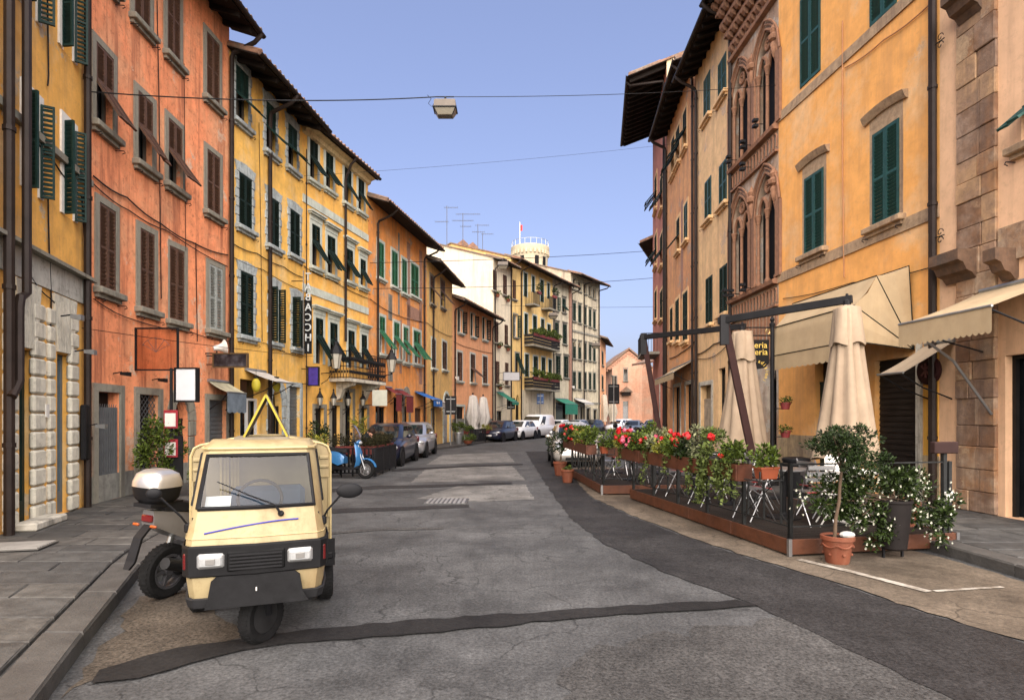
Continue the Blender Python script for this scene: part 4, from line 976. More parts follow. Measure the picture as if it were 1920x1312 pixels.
f.build('roof', TILE, b.root, F)
for i in range(11):
    t_=(i+.5)/11
    for sg in (-1,1): MB().tube([(sg*hw*(1-t_)+math.cos(a)*.16,-.06,8.55+2.7*t_-.45+math.sin(a)*.16) for a in [math.pi*k/6 for k in range(7)]], .06, 5).build('frieze_arch', CHB, b.root, F)
MB().prism([(-.9,0),(.9,0),(.0,.75)], .9, b.frame(b.u(1173),b.z(b.u(1173),735),0)@T(0,0,0)@RX(90)).build('porch_roof', TILE, b.root)
MB().box(-.6,.6,-.7,0,-.5,-.01,b.frame(b.u(1173),b.z(b.u(1173),735),0)).build('porch_beam', WOODD, b.root)
ua,ub=0,b.u(1142); MB().loft([[(0,-.4,8.5),(0,-.4,8.75),(0,14,11.3),(0,14,11.05)],[(ub-.5,-.4,8.5),(ub-.5,-.4,8.75),(ub-.5,14,11.3),(ub-.5,14,11.05)]]).build('aisle_roof', TILE, b.root, b.frame(0,0,0))
ua=b.u(1223); MB().loft([[(ua+.4,-.4,8.5),(ua+.4,-.4,8.75),(ua+.4,14,13.3),(ua+.4,14,13.05)],[(b.L,-.4,8.5),(b.L,-.4,8.75),(b.L,14,13.3),(b.L,14,13.05)]]).build('aisle_roof', TILE, b.root, b.frame(0,0,0))
tx, ty = (994-CX)/FX*80, 80.0
tw = thing('round_tower', 'pale round tower with crown of small arches rising behind the far roofs', 'tower', (tx,ty,0))
TWM = mat('tower_stone',(.48,.41,.28),.9,var=.2,scale=1.5,bump=.3,bscale=12,streak=.3,scol=(.35,.3,.2))
zt_ = EZ+(HY-466)/FX*80
MB().lathe([(2.35,0),(2.35,zt_-2.6),(2.45,zt_-.9),(2.62,zt_-.6),(2.62,zt_),(2.4,zt_),(2.4,zt_-.3)],28).build('shaft',TWM,tw,smooth=True)
for i in range(28):
    a=2*math.pi*i/28; MB().box(-.13,.13,-.2,.2,zt_-1.15,zt_-.62,T(math.cos(a)*2.44,math.sin(a)*2.44,0)@RZ(math.degrees(a)+90)).build('corbel',TWM,tw)
for a in (-118,-70,-40): MB().cbox(-.28,.28,-.1,.35,zt_-2.9,zt_-1.5,.05,T(math.cos(rad(a))*2.36,math.sin(rad(a))*2.36,0)@RZ(a+90)).build('opening',mat('dark_interior',(0.012,0.012,0.013),.7),tw)
f=MB()
for i in range(20): a=2*math.pi*i/20; f.tube([(math.cos(a)*2.5,math.sin(a)*2.5,zt_),(math.cos(a)*2.5,math.sin(a)*2.5,zt_+.8)],.03,4)
f.tube([(math.cos(a)*2.5,math.sin(a)*2.5,zt_+.75) for a in [2*math.pi*i/24 for i in range(25)]],.03,4); f.build('railing',GALV,tw)
MB().tube([(-1.4,0,zt_-.3),(-1.4,0,zt_+3.6)],.05,6).build('flagpole',WHITE,tw); MB().box(-1.36,-1.05,-.01,.01,zt_+2.4,zt_+3.2).build('flag',mat('red_flag',(.5,.03,.03),.8),tw)
# chimneys and aerials on the far roofs
def chimney(px,py,Z,h,label,col):
    p=P(px,py,Z); c_=thing('chimney',label,'chimney',p,20,'roof chimneys'); MB().box(-.4,.4,-.35,.35,-1.5,h).build('stack',col,c_); MB().box(-.5,.5,-.45,.45,h,h+.12).build('cap',TILE,c_); MB().prism([(-.5,0),(.5,0),(0,.4)],.9,T(0,.45,h+.121)@RX(90)).build('tile_hood',TILE,c_)
chimney(884,478,52,.5,'reddish chimney stack on the roof behind the cream gable',BRICKM); chimney(866,474,54,.6,'cream dormer-like chimney left of the reddish stack',CREAM)
AERM=mat('aerial_grey',(.09,.09,.1),.6)
def aerial(px,yb,yt,Z,bars,label):
    p=P(px,yb,Z); h=(yb-yt)/FX*Z; a_=thing('tv_aerial',label,'aerial',p,0,'roof aerials'); MB().tube([(0,0,-2.2),(0,0,h)],.03,5).build('mast',AERM,a_)
    for (zz,x0_,x1_) in bars:
        m_=MB().tube([(x0_,0,h*zz),(x1_,0,h*zz)],.02,4); k=int((x1_-x0_)/.18)
        for i in range(k+1): x=x0_+(x1_-x0_)*i/k; m_.tube([(x,-.25,h*zz),(x,.25,h*zz)],.012,3)
        m_.build('antenna',AERM,a_)
aerial(838,452,386,50,((.95,-.2,.9),(.55,-1.0,.1)),'tv aerial, leftmost on the far roofs'); aerial(868,455,400,52,((.97,-.6,1.5),(.75,-.9,.9),(.55,-.2,.7)),'widest tv aerial with three bars'); aerial(896,470,420,54,((.95,-.2,1.0),(.7,-.5,.6)),'tv aerial with two bars above the reddish chimney'); aerial(905,475,437,56,((.95,-.1,1.0),),'single-bar tv aerial, rightmost of the group')
# distant wooded hill line behind the church
HILL=mat('far_hill',(.10,.12,.10),.95,var=.3,scale=.02)
m_=MB(); pts=[(120*math.sin(i*.25)+i*40-400,420+30*math.sin(i*1.7),0) for i in range(30)]
m_.loft([[(-400+i*40,400,-1),(-400+i*40,430,10+6*math.sin(i*.9)+3*math.sin(i*2.3)),(-400+i*40,560,-1)] for i in range(30)],close=False)
m_.build('hill',HILL,kind='structure',smooth=True)
# ------------------------------------------------------------------ vehicles
LAMPG = mat('headlamp_glass', (.42,.43,.42), .12, .3, var=.15, scale=30, spec=.8)
REDL = mat('red_lens', (.10,.006,.006), .15, var=.2, spec=.8); ORL = mat('orange_lens', (.32,.06,.008), .2, var=.1, spec=.8)
CARGLASS = mat('car_glass', (.025,.032,.038), .04, var=.1, spec=.9)
def wheel(parent, c, R, w, rim=ALU, turn=0, spokes=5, name='wheel', solid=False):
    M = T(*c)@RZ(turn)@RY(90)
    f = MB().lathe([(.02,-w*.42),(R*.62,-w*.40),(R*.64,-w*.34),(R*.60,-w*.1),(R*.60,w*.1),(R*.64,w*.34),(R*.62,w*.40),(.02,w*.42)] if solid else
        [(R*.54,-w*.42),(R*.64,-w*.44),(R*.64,w*.44),(R*.54,w*.42),(R*.54,-w*.42)], 24, None, solid)
    if not solid:
        f.lathe([(.01,-w*.4),(R*.16,-w*.42),(R*.16,w*.42),(.01,w*.4)], 12)
        for i in range(spokes): f.box(-R*.055,R*.055,0,R*.57,-w*.36,w*.36,RZ(i*360/spokes))
    o = f.build(name, rim, parent, M, smooth=35)
    t = MB().lathe([(R*.63,-w*.40),(R*.72,-w*.5),(R*.9,-w*.5),(R*.98,-w*.36),(R,-w*.1),(R,w*.1),(R*.98,w*.36),(R*.9,w*.5),(R*.72,w*.5),(R*.63,w*.40)], 28, None, False)
    for i in range(36):
        a = i*10; 
        for sg in (-1,1): t.box(R*.985,R*1.004,-R*.03,R*.03,sg*w*.06 if sg>0 else -w*.38,w*.38 if sg>0 else -w*.06,RZ(a+sg*2.5))
    t.build('tyre', RUBBER, o, smooth=35)
    if not solid: MB().lathe([(R*.42,-.012),(R*.42,.012),(R*.2,.012),(R*.2,-.012),(R*.42,-.012)],20,T(0,0,w*.1),False).build('brake_disc', GALV, o)
    return o
# --- three-wheeled van
AP = mat('ape_cream', (.33,.265,.14), .45, var=.07, scale=2.5, spec=.3, coat=.0, col2=(.30,.235,.115), f2=.6, streak=.4, scol=(.20,.13,.06))
ax, ay = G(485,1204)
ape = thing('three_wheeler', 'old cream three-wheeled microvan with black grille band parked at the kerb', 'three-wheeler', (ax,ay,0.001), 20.5)
def ring(z, yf, hf, hb, yb=.74, g=0.0, ch=.045):
    return [(-hb-g,yb,z),(-hf-.025-g,yf+.25,z),(-hf-g,yf+.06-g,z),(-hf+ch-g,yf-g,z),(0,yf-.035-g,z),(hf-ch+g,yf-g,z),(hf+g,yf+.06-g,z),(hf+.025+g,yf+.25,z),(hb+g,yb,z)]
LV = [(.365,-.21,.425,.46),(.44,-.235,.44,.475),(.58,-.255,.455,.48),(.805,-.25,.46,.48),(.86,-.23,.455,.48),(1.03,-.135,.435,.475),(1.425,.085,.392,.43),(1.47,.12,.38,.42),(1.515,.24,.35,.39)]
def lv(z):
    for a, c in zip(LV, LV[1:]):
        if a[0] <= z <= c[0]: k = (z-a[0])/(c[0]-a[0]); return tuple(a[i]+(c[i]-a[i])*k for i in range(1,4))
    return LV[-1][1:]
def apring(z, g=0): yf, hf, hb = lv(z); return ring(z, yf, hf, hb, g=g)
body = MB(); rs = [apring(l[0]) for l in LV]; n = 9
V = [p for r in rs for p in r]; Fc = []
for i in range(len(rs)-1):
    for k in range(n):
        if LV[i][0] == 1.03 and k in (3,4): continue          # windscreen opening
        if LV[i][0] == 1.03 and k in (0,7): continue          # door windows
        if LV[i][0] in (1.03,) and k == 8: continue
        Fc.append((i*n+k, i*n+(k+1)%n, (i+1)*n+(k+1)%n, (i+1)*n+k))
Fc += [tuple(range((len(rs)-1)*n, len(rs)*n))]
body.add(V, Fc).build('cab', AP, ape, smooth=32)
# roof lip and black gutter edge
yf,hf,hb = lv(1.47)
MB().tube([Vector(p)+Vector((0,0,.0)) for p in apring(1.462,.012)], .012, 6).build('roof_rim', mat('ape_cream_dark',(.42,.33,.16),.5,var=.15), ape)
# windscreen
a, c = apring(1.045,.004), apring(1.412,.004)
wq = [a[3],a[4],a[5],c[5],c[4],c[3]]
MB().add(wq, [(0,1,4,5),(1,2,3,4)]).build('windscreen', glass('ape_glass',(.72,.77,.78),.22), ape, smooth=True)
MB().tube([wq[0],wq[1],wq[2],wq[3],wq[4],wq[5],wq[0]], .017, 6).build('windscreen_seal', BLACKP, ape)
for k in (0,7):
    q = [Vector(a[k]),Vector(a[k+1]),Vector(c[k+1]),Vector(c[k])]; MB().quad(*q).build('door_window', glass('ape_glass'), ape); MB().tube(q+[q[0]], .012, 6).build('door_window_seal', BLACKP, ape)
MB().box(-.44,.44,.70,.735,.45,1.44).build('cab_rear_panel', mat('ape_inner',(.24,.18,.09),.6,var=.15), ape)
MB().cbox(-.24,.34,.52,.66,.62,1.12,.04).build('seat_back', mat('seat_blue',(.035,.07,.12),.7,var=.2), ape); MB().cbox(-.38,.38,.2,.6,.5,.62,.03).build('seat', MATS['seat_blue'], ape)
MB().box(-.43,.43,-.13,.10,.94,.985).build('dashboard', BLACKP, ape)
for x in (-.30,-.22): MB().loft([[(x+.012*math.sin(i*1.9)-.035+.009*i, .66+.012*math.cos(i*2.3), zz) for i in range(8)] for zz in (1.0,1.43)], False).build('curtain', mat('curtain_tan',(.3,.22,.09),.8,var=.2), ape)
MB().quad((-.37,-.02,.99),(-.20,-.02,.99),(-.19,.05,1.11),(-.36,.05,1.11)).build('paper', mat('paper',(.75,.75,.72),.8,var=.1), ape)
MB().tube([(math.cos(t)*.16-.0,.20+math.sin(t)*.05,1.06+math.sin(t)*.14) for t in [i*math.pi/10 for i in range(21)]],.012,6).build('handlebar', BLACKP, ape)
# black band with lamps
bd = MB().loft([apring(.590,.010),apring(.60,.020),apring(.795,.020),apring(.808,.008)], False).build('grille_band', mat('black_trim',(.014,.014,.015),.62,var=.3,scale=10), ape, smooth=30)
for i in range(5): MB().box(-.17,.17,-.322,-.30,.637+i*.024,.649+i*.024).build('grille_slat', mat('grille_grey',(.03,.03,.032),.5), bd)
MB().cbox(-.19,.19,-.305,-.285,.622,.762,.01).build('grille_recess', mat('grille_black',(.006,.006,.006),.6), bd)
for sg in (-1,1):
    h = MB().cbox(sg*.275-.088,sg*.275+.088,-.312,-.26,.650,.754,.014,RZ(sg*3)).build('headlight', mat('lamp_bezel',(.35,.35,.34),.35,.5), ape)
    MB().cbox(sg*.275-.076,sg*.275+.076,-.326,-.30,.662,.742,.012,RZ(sg*3)).build('lens', LAMPG, h)
    MB().cbox(sg*.275-.03,sg*.275+.03,-.331,-.327,.682,.722,.002,RZ(sg*3)).build('bulb', mat('bulb_dark',(.3,.29,.27),.2,.5), h)
    MB().cbox(sg*.428-.042,sg*.428+.042,-.245,-.15,.638,.762,.012,RZ(0)).build('indicator', REDL, ape)
# apron, lower bumper corners, underbody
MB().prism([(-.33,.33),(.35,.33),(.31,.40),(.29,.52),(.255,.552),(-.255,.552),(-.29,.52),(-.31,.40)], .035, T(0,-.262,.04)@RX(90)).build('front_apron', mat('apron_black',(.022,.022,.023),.7,var=.3,scale=12), ape)
MB().loft([apring(.366,.006),apring(.37,.022),apring(.435,.022),apring(.442,.006)], False).build('bumper', mat('bumper_grey',(.045,.045,.047),.7,var=.25,scale=8), ape)
for x in (0.0,): MB().box(x-.004,x+.004,-.305,-.2995,.475,.50).build('bolt', WHITE, ape)
MB().box(-.38,.38,.12,1.6,.30,.38).build('chassis', BLACKP, ape)
MB().tube([(.02,-.01,.45),(.06,-.02,.30),(.06,.0,.21)], .035, 8).build('fork', BLACKP, ape)
wheel(ape, (.02,-.0,.205), .205, .105, mat('hub_grey',(.045,.045,.045),.6,.0,var=.3), turn=-38, solid=True, name='front_wheel')
MB().box(-.10,.10,-.02,.1,.36,.42).build('fork_yoke', mat('rust_red',(.12,.03,.02),.8), ape)
# load box
BX0, BX1, BY0, BY1 = -.56,.56,.75,1.70
def boxprof(g=0):
    p = [(-.56-g,.38),(-.56-g,1.36),(-.535-g,1.43)]; k = 7
    p += [(-.49+.98*i/k, 1.455+.075*math.sin(math.pi*i/k)) for i in range(k+1)]
    return p+[(.535+g,1.43),(.56+g,1.36),(.56+g,.38)]
bp = boxprof()
MB().loft([[(x*s_,y,z if z<.5 else z-(1-s_)*.4) for x, z in bp] for s_, y in ((.985,BY0),(1,BY0+.02),(1,BY1-.03),(.97,BY1))]).build('load_box', AP, ape, smooth=28)
bdk = mat('ape_cream_dark',(.42,.33,.16),.5,var=.15)
MB().tube([(x*1.003,BY0-.004,z+.006) for x, z in bp], .011, 5).build('box_rim', bdk, ape)
for sg in (-1,1):
    x = sg*.505
    for za, zb in ((.58,.62),(.68,.72),(1.24,1.27),(1.32,1.355)): MB().cbox(x-.042,x+.042,BY0-.014,BY0+.01,za,zb,.008).build('pressed_rib', AP, ape)
    for za, zb, xa in ((.80,1.16,.042),): MB().tube([(x-xa,BY0-.006,za),(x+xa,BY0-.006,za),(x+xa,BY0-.006,zb),(x-xa,BY0-.006,zb),(x-xa,BY0-.006,za)], .010, 6).build('pressed_panel', AP, ape, smooth=True)
    MB().box(sg*.561 if sg>0 else -.575,.575 if sg>0 else -.561,BY0+.1,BY1-.1,.62,1.25).build('side_panel', AP, ape)
    f = MB(); f.cbox(sg*.52-.085,sg*.52+.085,.72,1.30,.40,.50,.03); f.build('rear_mudguard', BLACKP, ape)
    wheel(ape, (sg*.525,.98,.205), .205, .13, mat('black_rim',(.035,.035,.037),.5,.3), solid=True, name='rear_wheel')
MB().box(.50,.60,BY0-.02,BY0+.02,.36,.60).build('side_bracket', BLACKP, ape)
for zz, g_ in ((.85,.003),):                              # panel seam above the band
    MB().tube([Vector(p) for p in apring(zz,g_)], .004, 5).build('panel_seam', MATS['ape_cream_dark'], ape)
# mirrors, wiper, scratch of blue paint, hinges
for sg in (-1,1):
    yf,hf,hb = lv(.98); x = sg*(hf+.02)
    st = MB().tube([(x,yf+.10,.92),(x+sg*.03,yf+.05,.99),(x+sg*.12,yf+.01,1.10)] if sg>0 else [(x,yf+.10,.92),(x-.04,yf+.05,1.0),(x-.16,yf+.02,1.14)], .008, 6)
    mo = st.build('mirror_arm', BLACKP, ape)
    c_ = (x+sg*.19,yf+.01,1.135) if sg>0 else (x-.20,yf+.02,1.17)
    MB().ell(c_, (.10,.022,.058) if sg>0 else (.05,.02,.04), 14, 8, None).build('mirror', BLACKP, ape, smooth=True)
    MB().cbox(x-.025,x+.025,yf+.07,yf+.13,.875,.94,.01).build('door_hinge', BLACKP, ape)
yf,hf,hb = lv(1.0)
MB().tube([(.155,yf-.045,1.0),(.12,yf-.05,1.06),(-.05,yf-.0,1.13),(-.27,yf+.035,1.235)], [.012,.008,.006,.004], 6).build('wiper', BLACKP, ape); MB().lathe([(.022,0),(.022,.03),(.012,.04)],10,T(.16,yf-.01,.985)@RX(70)).build('wiper_pivot', BLACKP, ape)
def onfront(x, z): yf,hf,hb = lv(z); return (x, yf-.035*(1-abs(x)/hf)-.003, z)
MB().tube([onfront(-.34+.62*i/10, .885+.065*math.sin(i/10*1.6)) for i in range(11)], .007, 5).build('blue_scrawl', mat('blue_ink',(.015,.02,.22),.5), ape)
# roof sign: two leaning panels
YS = mat('sign_yellow', (.34,.27,.02), .6, var=.15); WP = mat('sign_panel', (.16,.13,.085), .7, var=.2)
tri = [(-.165,0),(0,.345),(.165,0)]
f0 = T(.03,.50,1.535)
for sg in (-1,1):
    an = math.degrees(math.atan2(.165,.345))
    p = MB().box(-.009,.009,-.0,.46,0,.385,f0@T(sg*.168,0,0)@RY(-sg*an)).build('sign_panel', WP, ape)
    MB().box(-.008,.008,-.012,-.001,-.0,.392,f0@T(sg*.168,0,0)@RY(-sg*an)).build('edge_strip', YS, p)
MB().box(-.21,.21,.47,.98,1.515,1.534).build('sign_base', mat('sign_base_grey',(.2,.17,.12),.7,var=.3), ape)

# --- scooters
def scooter(label, loc, rz, col, case=None, shield=None, lean=0, seat=(.02,.02,.022), cat='scooter', group='scooters', detail=True):
    s = thing('motor_scooter', label, cat, loc, rz, group); s.rotation_euler = (0, rad(lean), rad(rz))
    pm = col; dk = BLACKP
    wheel(s, (0,.66,.255), .255, .12, mat('scooter_rim',(.09,.09,.095),.4,.5) if case else ALU, spokes=5, name='rear_wheel'); wheel(s, (0,-.66,.25), .25, .10, ALU if not case else mat('scooter_rim',(.09,.09,.095),.4,.5), spokes=6, name='front_wheel')
    # rear body: loft along y
    S = [(-.05,.42,.60,.13),(.10,.36,.72,.17),(.35,.46,.78,.17),(.62,.58,.82,.14),(.88,.72,.86,.07)]
    MB().loft([[(-h,y,a),(-h*1.05,y,(a+c)/2),(-h*.8,y,c),(h*.8,y,c),(h*1.05,y,(a+c)/2),(h,y,a)] for y,a,c,h in S]).build('rear_body', pm, s, smooth=50)
    MB().loft([[(-h,y,z-.05),(-h*.9,y,z+.03),(0,y,z+.05),(h*.9,y,z+.03),(h,y,z-.05)] for y,z,h in ((-.12,.76,.10),(.1,.79,.14),(.35,.81,.15),(.6,.88,.13),(.78,.90,.09))]).build('seat', mat('scooter_seat',seat,.6), s, smooth=50)
    MB().loft([[(-h,y,a),(-h,y,c),(h,y,c),(h,y,a)] for y,a,c,h in ((-.5,.30,.36,.12),(-.3,.24,.31,.16),(0,.24,.31,.17),(.2,.26,.36,.15))]).build('footboard', dk, s, smooth=40)
    # leg shield
    MB().loft([[(-h,y+.05,z),(-h*.7,y-.02,z),(0,y-.05,z),(h*.7,y-.02,z),(h,y+.05,z),(0,y+.05,z)] for y,z,h in ((-.42,.28,.14),(-.50,.5,.20),(-.47,.75,.19),(-.40,.92,.11),(-.38,1.0,.08))]).build('leg_shield', pm, s, smooth=50)
    MB().loft([[(-.055,-.66+math.sin(a)*.30,.25+math.cos(a)*.30),(0,-.66+math.sin(a)*.325,.25+math.cos(a)*.325),(.055,-.66+math.sin(a)*.30,.25+math.cos(a)*.30),(.055,-.66+math.sin(a)*.285,.25+math.cos(a)*.285),(-.055,-.66+math.sin(a)*.285,.25+math.cos(a)*.285)] for a in [rad(-75+i*15) for i in range(11)]]).build('front_mudguard', pm, s, smooth=40)
    for sg in (-1,1): MB().tube([(sg*.07,-.66,.25),(sg*.07,-.52,.62),(sg*.03,-.42,.95)], .018, 8).build('fork_leg', GALV, s)
    MB().tube([(-.33,-.27,1.0),(-.22,-.34,1.02),(0,-.40,1.0),(.22,-.34,1.02),(.33,-.27,1.0)], .016, 8).build('handlebar', dk, s)
    MB().ell((0,-.42,1.0),(.14,.08,.075),12,8).build('headlamp_cowl', pm, s, smooth=True); MB().ell((0,-.475,.99),(.09,.05,.05),12,8).build('headlight', LAMPG, s, smooth=True)
    for sg in (-1,1):
        MB().tube([(sg*.24,-.34,1.02),(sg*.30,-.36,1.2)], .007, 6).build('mirror_arm', dk, s); MB().ell((sg*.32,-.35,1.23),(.07,.015,.045),10,6).build('mirror', dk, s, smooth=True)
    MB().tube([(-.17,.30,.26),(-.19,.55,.29),(-.20,.86,.40)], [.04,.062,.055], 10).build('muffler', mat('muffler_grey',(.06,.06,.06),.45,.5) if case else ALU, s, smooth=40)
    MB().cbox(-.10,.10,.15,.62,.20,.40,.04).build('engine', dk, s)
    MB().tube([(.14,.55,.30),(.12,.48,.62)], .028, 8).build('shock_absorber', GALV, s); MB().tube([(-.13,.55,.34),(-.12,.48,.62)], .028, 8).build('shock_absorber', GALV, s)
    MB().loft([[(-.045,.84,.74),(.045,.84,.74),(.045,.87,.74),(-.045,.87,.74)],[(-.045,.96,.62),(.045,.96,.62),(.045,.98,.63),(-.045,.98,.63)],[(-.05,1.02,.42),(.05,1.02,.42),(.05,1.04,.43),(-.05,1.04,.43)],[(-.03,1.06,.36),(.03,1.06,.36),(.03,1.08,.37),(-.03,1.08,.37)]]).build('plate_holder', dk, s)
    MB().cbox(-.06,.06,.86,.905,.755,.82,.01).build('tail_light', REDL, s)
    for sg in (-1,1): MB().cbox(sg*.10-.035,sg*.10+.035,.90,.925,.715,.74,.008).build('rear_indicator', ORL, s)
    MB().tube([(.10,.1,.25),(.22,.18,.02)], .012, 6).build('side_stand', dk, s)
    if case:
        prof = [(.20,.92),(.26,.97),(.28,1.06),(.285,1.10)]; 
        def cr(hx, hy, z): return [(hx*math.copysign(abs(math.cos(t))**.5,math.cos(t)), .80+hy*math.copysign(abs(math.sin(t))**.6,math.sin(t)), z) for t in [i*math.pi/10 for i in range(20)]]
        tc_ = MB().loft([cr(.12,.12,.93),cr(.155,.15,.97),cr(.17,.17,1.07)]).build('top_case', dk, s, smooth=50)
        MB().loft([cr(.172,.172,1.075),cr(.17,.17,1.12),cr(.145,.145,1.19),cr(.09,.09,1.225),cr(.03,.03,1.232)]).build('lid', case, tc_, smooth=60)
        MB().box(-.10,.10,.60,.95,.895,.928).build('luggage_rack', dk, s)
    if shield:
        MB().loft([[(-h,y+.03,z),(-h*.5,y,z),(0,y-.015,z),(h*.5,y,z),(h,y+.03,z)] for y,z,h in ((-.45,1.02,.17),(-.43,1.2,.24),(-.33,1.42,.21),(-.30,1.47,.12))], False).build('windshield', glass('shield_glass',(.72,.75,.76),.5), s, smooth=True)
        for sg in (-1,1): MB().tube([(sg*.12,-.40,1.0),(sg*.15,-.42,1.2)], .008, 6).build('shield_bracket', GALV, s)
    return s
GREYP = mat('paint_scooter_grey', (.16,.155,.15), .35, .4, var=.1, coat=.4)
scooter('dark grey scooter with silver top case parked behind the cream three-wheeler', (-3.09,6.17,.001), 163, GREYP, case=mat('case_silver',(.50,.48,.45),.28,.7,var=.1), lean=-4)
BLUEP = mat('paint_scooter_blue', (.03,.14,.32), .25, .2, var=.08, coat=.6)
scooter('light blue scooter with tall clear windshield in front of the dark planters', (-4.70,16.37,.001), 80, BLUEP, shield=True, lean=3)
scooter('dark motor scooter parked at the far right among the cars', (8.6,44.5,.001), 100, paint('black',(.015,.015,.017)), case=BLACKP); scooter('black scooter in front of the grey car at the far right', (10.6,47,.001), 95, mat('paint_sc3',(.02,.02,.025),.3,coat=.5), shield=True)

# --- cars
def car(label, x, y, rz, col, kind='hatch', z=0.001, glassm=None):
    c = thing('parked_car' if kind != 'van' else 'parked_van', label, 'van' if kind == 'van' else 'car', (x,y,z), rz, 'vehicles parked along the street')
    if kind == 'van':
        S = [(-2.2,.38,.62,.70),(-2.12,.25,.80,.84),(-1.7,.22,.98,.90),(-1.2,.22,1.08,.92),(0,.22,1.1,.92),(2.1,.25,1.1,.92),(2.22,.4,1.05,.90)]
        gz = [(1.05,-1.45,2.2,.86),(1.55,-.85,2.15,.82),(1.82,-.55,2.08,.76),(1.93,-.3,1.95,.66)]; wy = (-1.45,1.45); WR_ = .33
    elif kind == 'sedan':
        S = [(-2.12,.36,.56,.66),(-2.02,.22,.68,.80),(-1.5,.2,.82,.86),(-.95,.2,.92,.87),(0,.2,.94,.87),(1.2,.2,.97,.86),(1.9,.25,.95,.82),(2.1,.4,.85,.72)]
        gz = [(.90,-1.05,1.75,.74),(1.18,-.6,1.35,.67),(1.38,-.2,.85,.58),(1.43,0,.65,.48)]; wy = (-1.32,1.3); WR_ = .32
    else:
        S = [(-1.97,.36,.56,.62),(-1.88,.22,.68,.76),(-1.45,.2,.82,.83),(-.9,.2,.94,.85),(0,.2,.96,.86),(1.2,.2,.99,.85),(1.78,.25,.97,.82),(1.95,.4,.85,.74)]
        gz = [(.92,-1.02,1.82,.74),(1.20,-.58,1.70,.67),(1.42,-.15,1.48,.58),(1.48,.1,1.3,.48)]; wy = (-1.24,1.24); WR_ = .31
    MB().loft([[(-h*.9,yy,a),(-h,yy,a+.14),(-h*1.0,yy,(a+t)/2+.05),(-h*.97,yy,t-.10),(-h*.86,yy,t),(0,yy,t+.035),(h*.86,yy,t),(h*.97,yy,t-.10),(h*1.0,yy,(a+t)/2+.05),(h,yy,a+.14),(h*.9,yy,a)] for yy,a,t,h in S]).build('body', col, c, smooth=55)
    def gr(z, y0, y1, h, g=0):
        return [(-h-g,y1-.18,z),(-h-g,y0+.22,z),(-h*.80,y0-g,z),(h*.80,y0-g,z),(h+g,y0+.22,z),(h+g,y1-.18,z),(h*.82,y1+g,z),(-h*.82,y1+g,z)]
    cab = MB().loft([gr(*q) for q in gz]).build('cabin', col, c, smooth=60)
    lo, hi = gr(gz[0][0]+.06,*[gz[0][i]+(gz[1][i]-gz[0][i])*.2 for i in (1,2,3)],g=.009), gr(gz[2][0]-.05,*[gz[2][i]+(gz[1][i]-gz[2][i])*.22 for i in (1,2,3)],g=.012)
    mi = gr(gz[1][0],*gz[1][1:],g=.011)
    def pane(k, a0, a1, name):
        def e(r, t): return Vector(r[k]).lerp(Vector(r[(k+1)%8]), t)
        MB().add([e(lo,a0),e(lo,a1),e(mi,a0),e(mi,a1),e(hi,a0),e(hi,a1)], [(0,1,3,2),(2,3,5,4)]).build(name, glassm or CARGLASS, c)
    pane(2,-.03,1.03,'windscreen'); 
    if kind != 'van': pane(6,.02,.98,'rear_window')
    for k in (0,4):
        if kind == 'van':
            pane(k, .70 if k==0 else .03, .97 if k==0 else .30, 'side_window')
        else:
            pane(k,.03,.46,'side_window'); pane(k,.50,.97,'side_window')
    for yy in wy:
        hw = max(h for q,a,t,h in S)
        for sg in (-1,1):
            MB().lathe([(WR_+.07,-.01),(WR_+.07,.012),(.05,.013)], 20, T(sg*(hw-.004),yy,WR_+.015)@RY(sg*90)).build('wheel_arch', BLACKP, c)
            wheel(c, (sg*(hw-.085),yy,WR_), WR_, .20, ALU)
    y0 = S[1][0]; h0 = S[1][3]
    for sg in (-1,1):
        MB().ell((sg*(h0-.12),y0+.12,.66 if kind!='van' else .78),(.17,.16,.085),12,8,None).build('headlight', LAMPG, c, smooth=True)
        MB().ell((sg*(S[-2][3]-.04),S[-2][0]+.06,.82),(.06,.10,.14),10,8).build('tail_light', REDL, c, smooth=True)
        my = gz[0][1]+.45; MB().ell((sg*(gz[0][3]+.20),my,gz[0][0]+.10),(.10,.06,.07),10,8).build('wing_mirror', col, c, smooth=True)
        MB().box(sg*(max(h for q,a,t,h in S)+.002)-.008,sg*(max(h for q,a,t,h in S)+.002)+.008,.1,.26,.80,.83).build('door_handle', col, c)
    MB().cbox(-.42,.42,y0-.085,y0+.05,.26,.40,.02).build('lower_grille', BLACKP, c); MB().cbox(-.26,.26,y0-.10,y0+.0,.40,.51,.006).build('number_plate', WHITE, c)
    MB().cbox(-.3,.3,y0-.04,y0+.1,.60,.66,.015).build('grille', BLACKP, c); MB().ell((0,y0-.045,.63),(.05,.02,.05),10,6).build('badge', CHROME, c)
    MB().cbox(-.26,.26,S[-1][0]-.05,S[-1][0]+.03,.60,.71,.006).build('rear_plate', WHITE, c)
    return c
SILV = mat('paint_silver', (.42,.43,.45), .28, .6, var=.05, coat=.6); WH = paint('white',(.70,.71,.70)); NAVY = paint('navy',(.012,.018,.05)); GREYC_ = mat('paint_grey',(.16,.18,.20),.3,.5,var=.05,coat=.6); BEIG = mat('paint_beige',(.50,.47,.42),.3,.4,var=.05,coat=.6)
car('navy blue hatchback half hidden behind the dark planters on the left', -4.62, 21.7, -2, NAVY)
car('silver hatchback parked on the left facing the camera behind the navy one', -4.42, 26.0, -1, SILV)
car('beige-silver hatchback behind the flower planters on the right', 2.25, 21.6, -1, BEIG)
car('white hatchback just behind the beige-silver one on the right', 2.75, 26.6, -4, WH)
car('dark blue car on the left by the closed white parasols', -.95, 41.6, -20, NAVY)
car('small white car with dark bonnet left of the white van', .55, 45.2, -24, mat('paint_white2',(.6,.62,.62),.3,coat=.5))
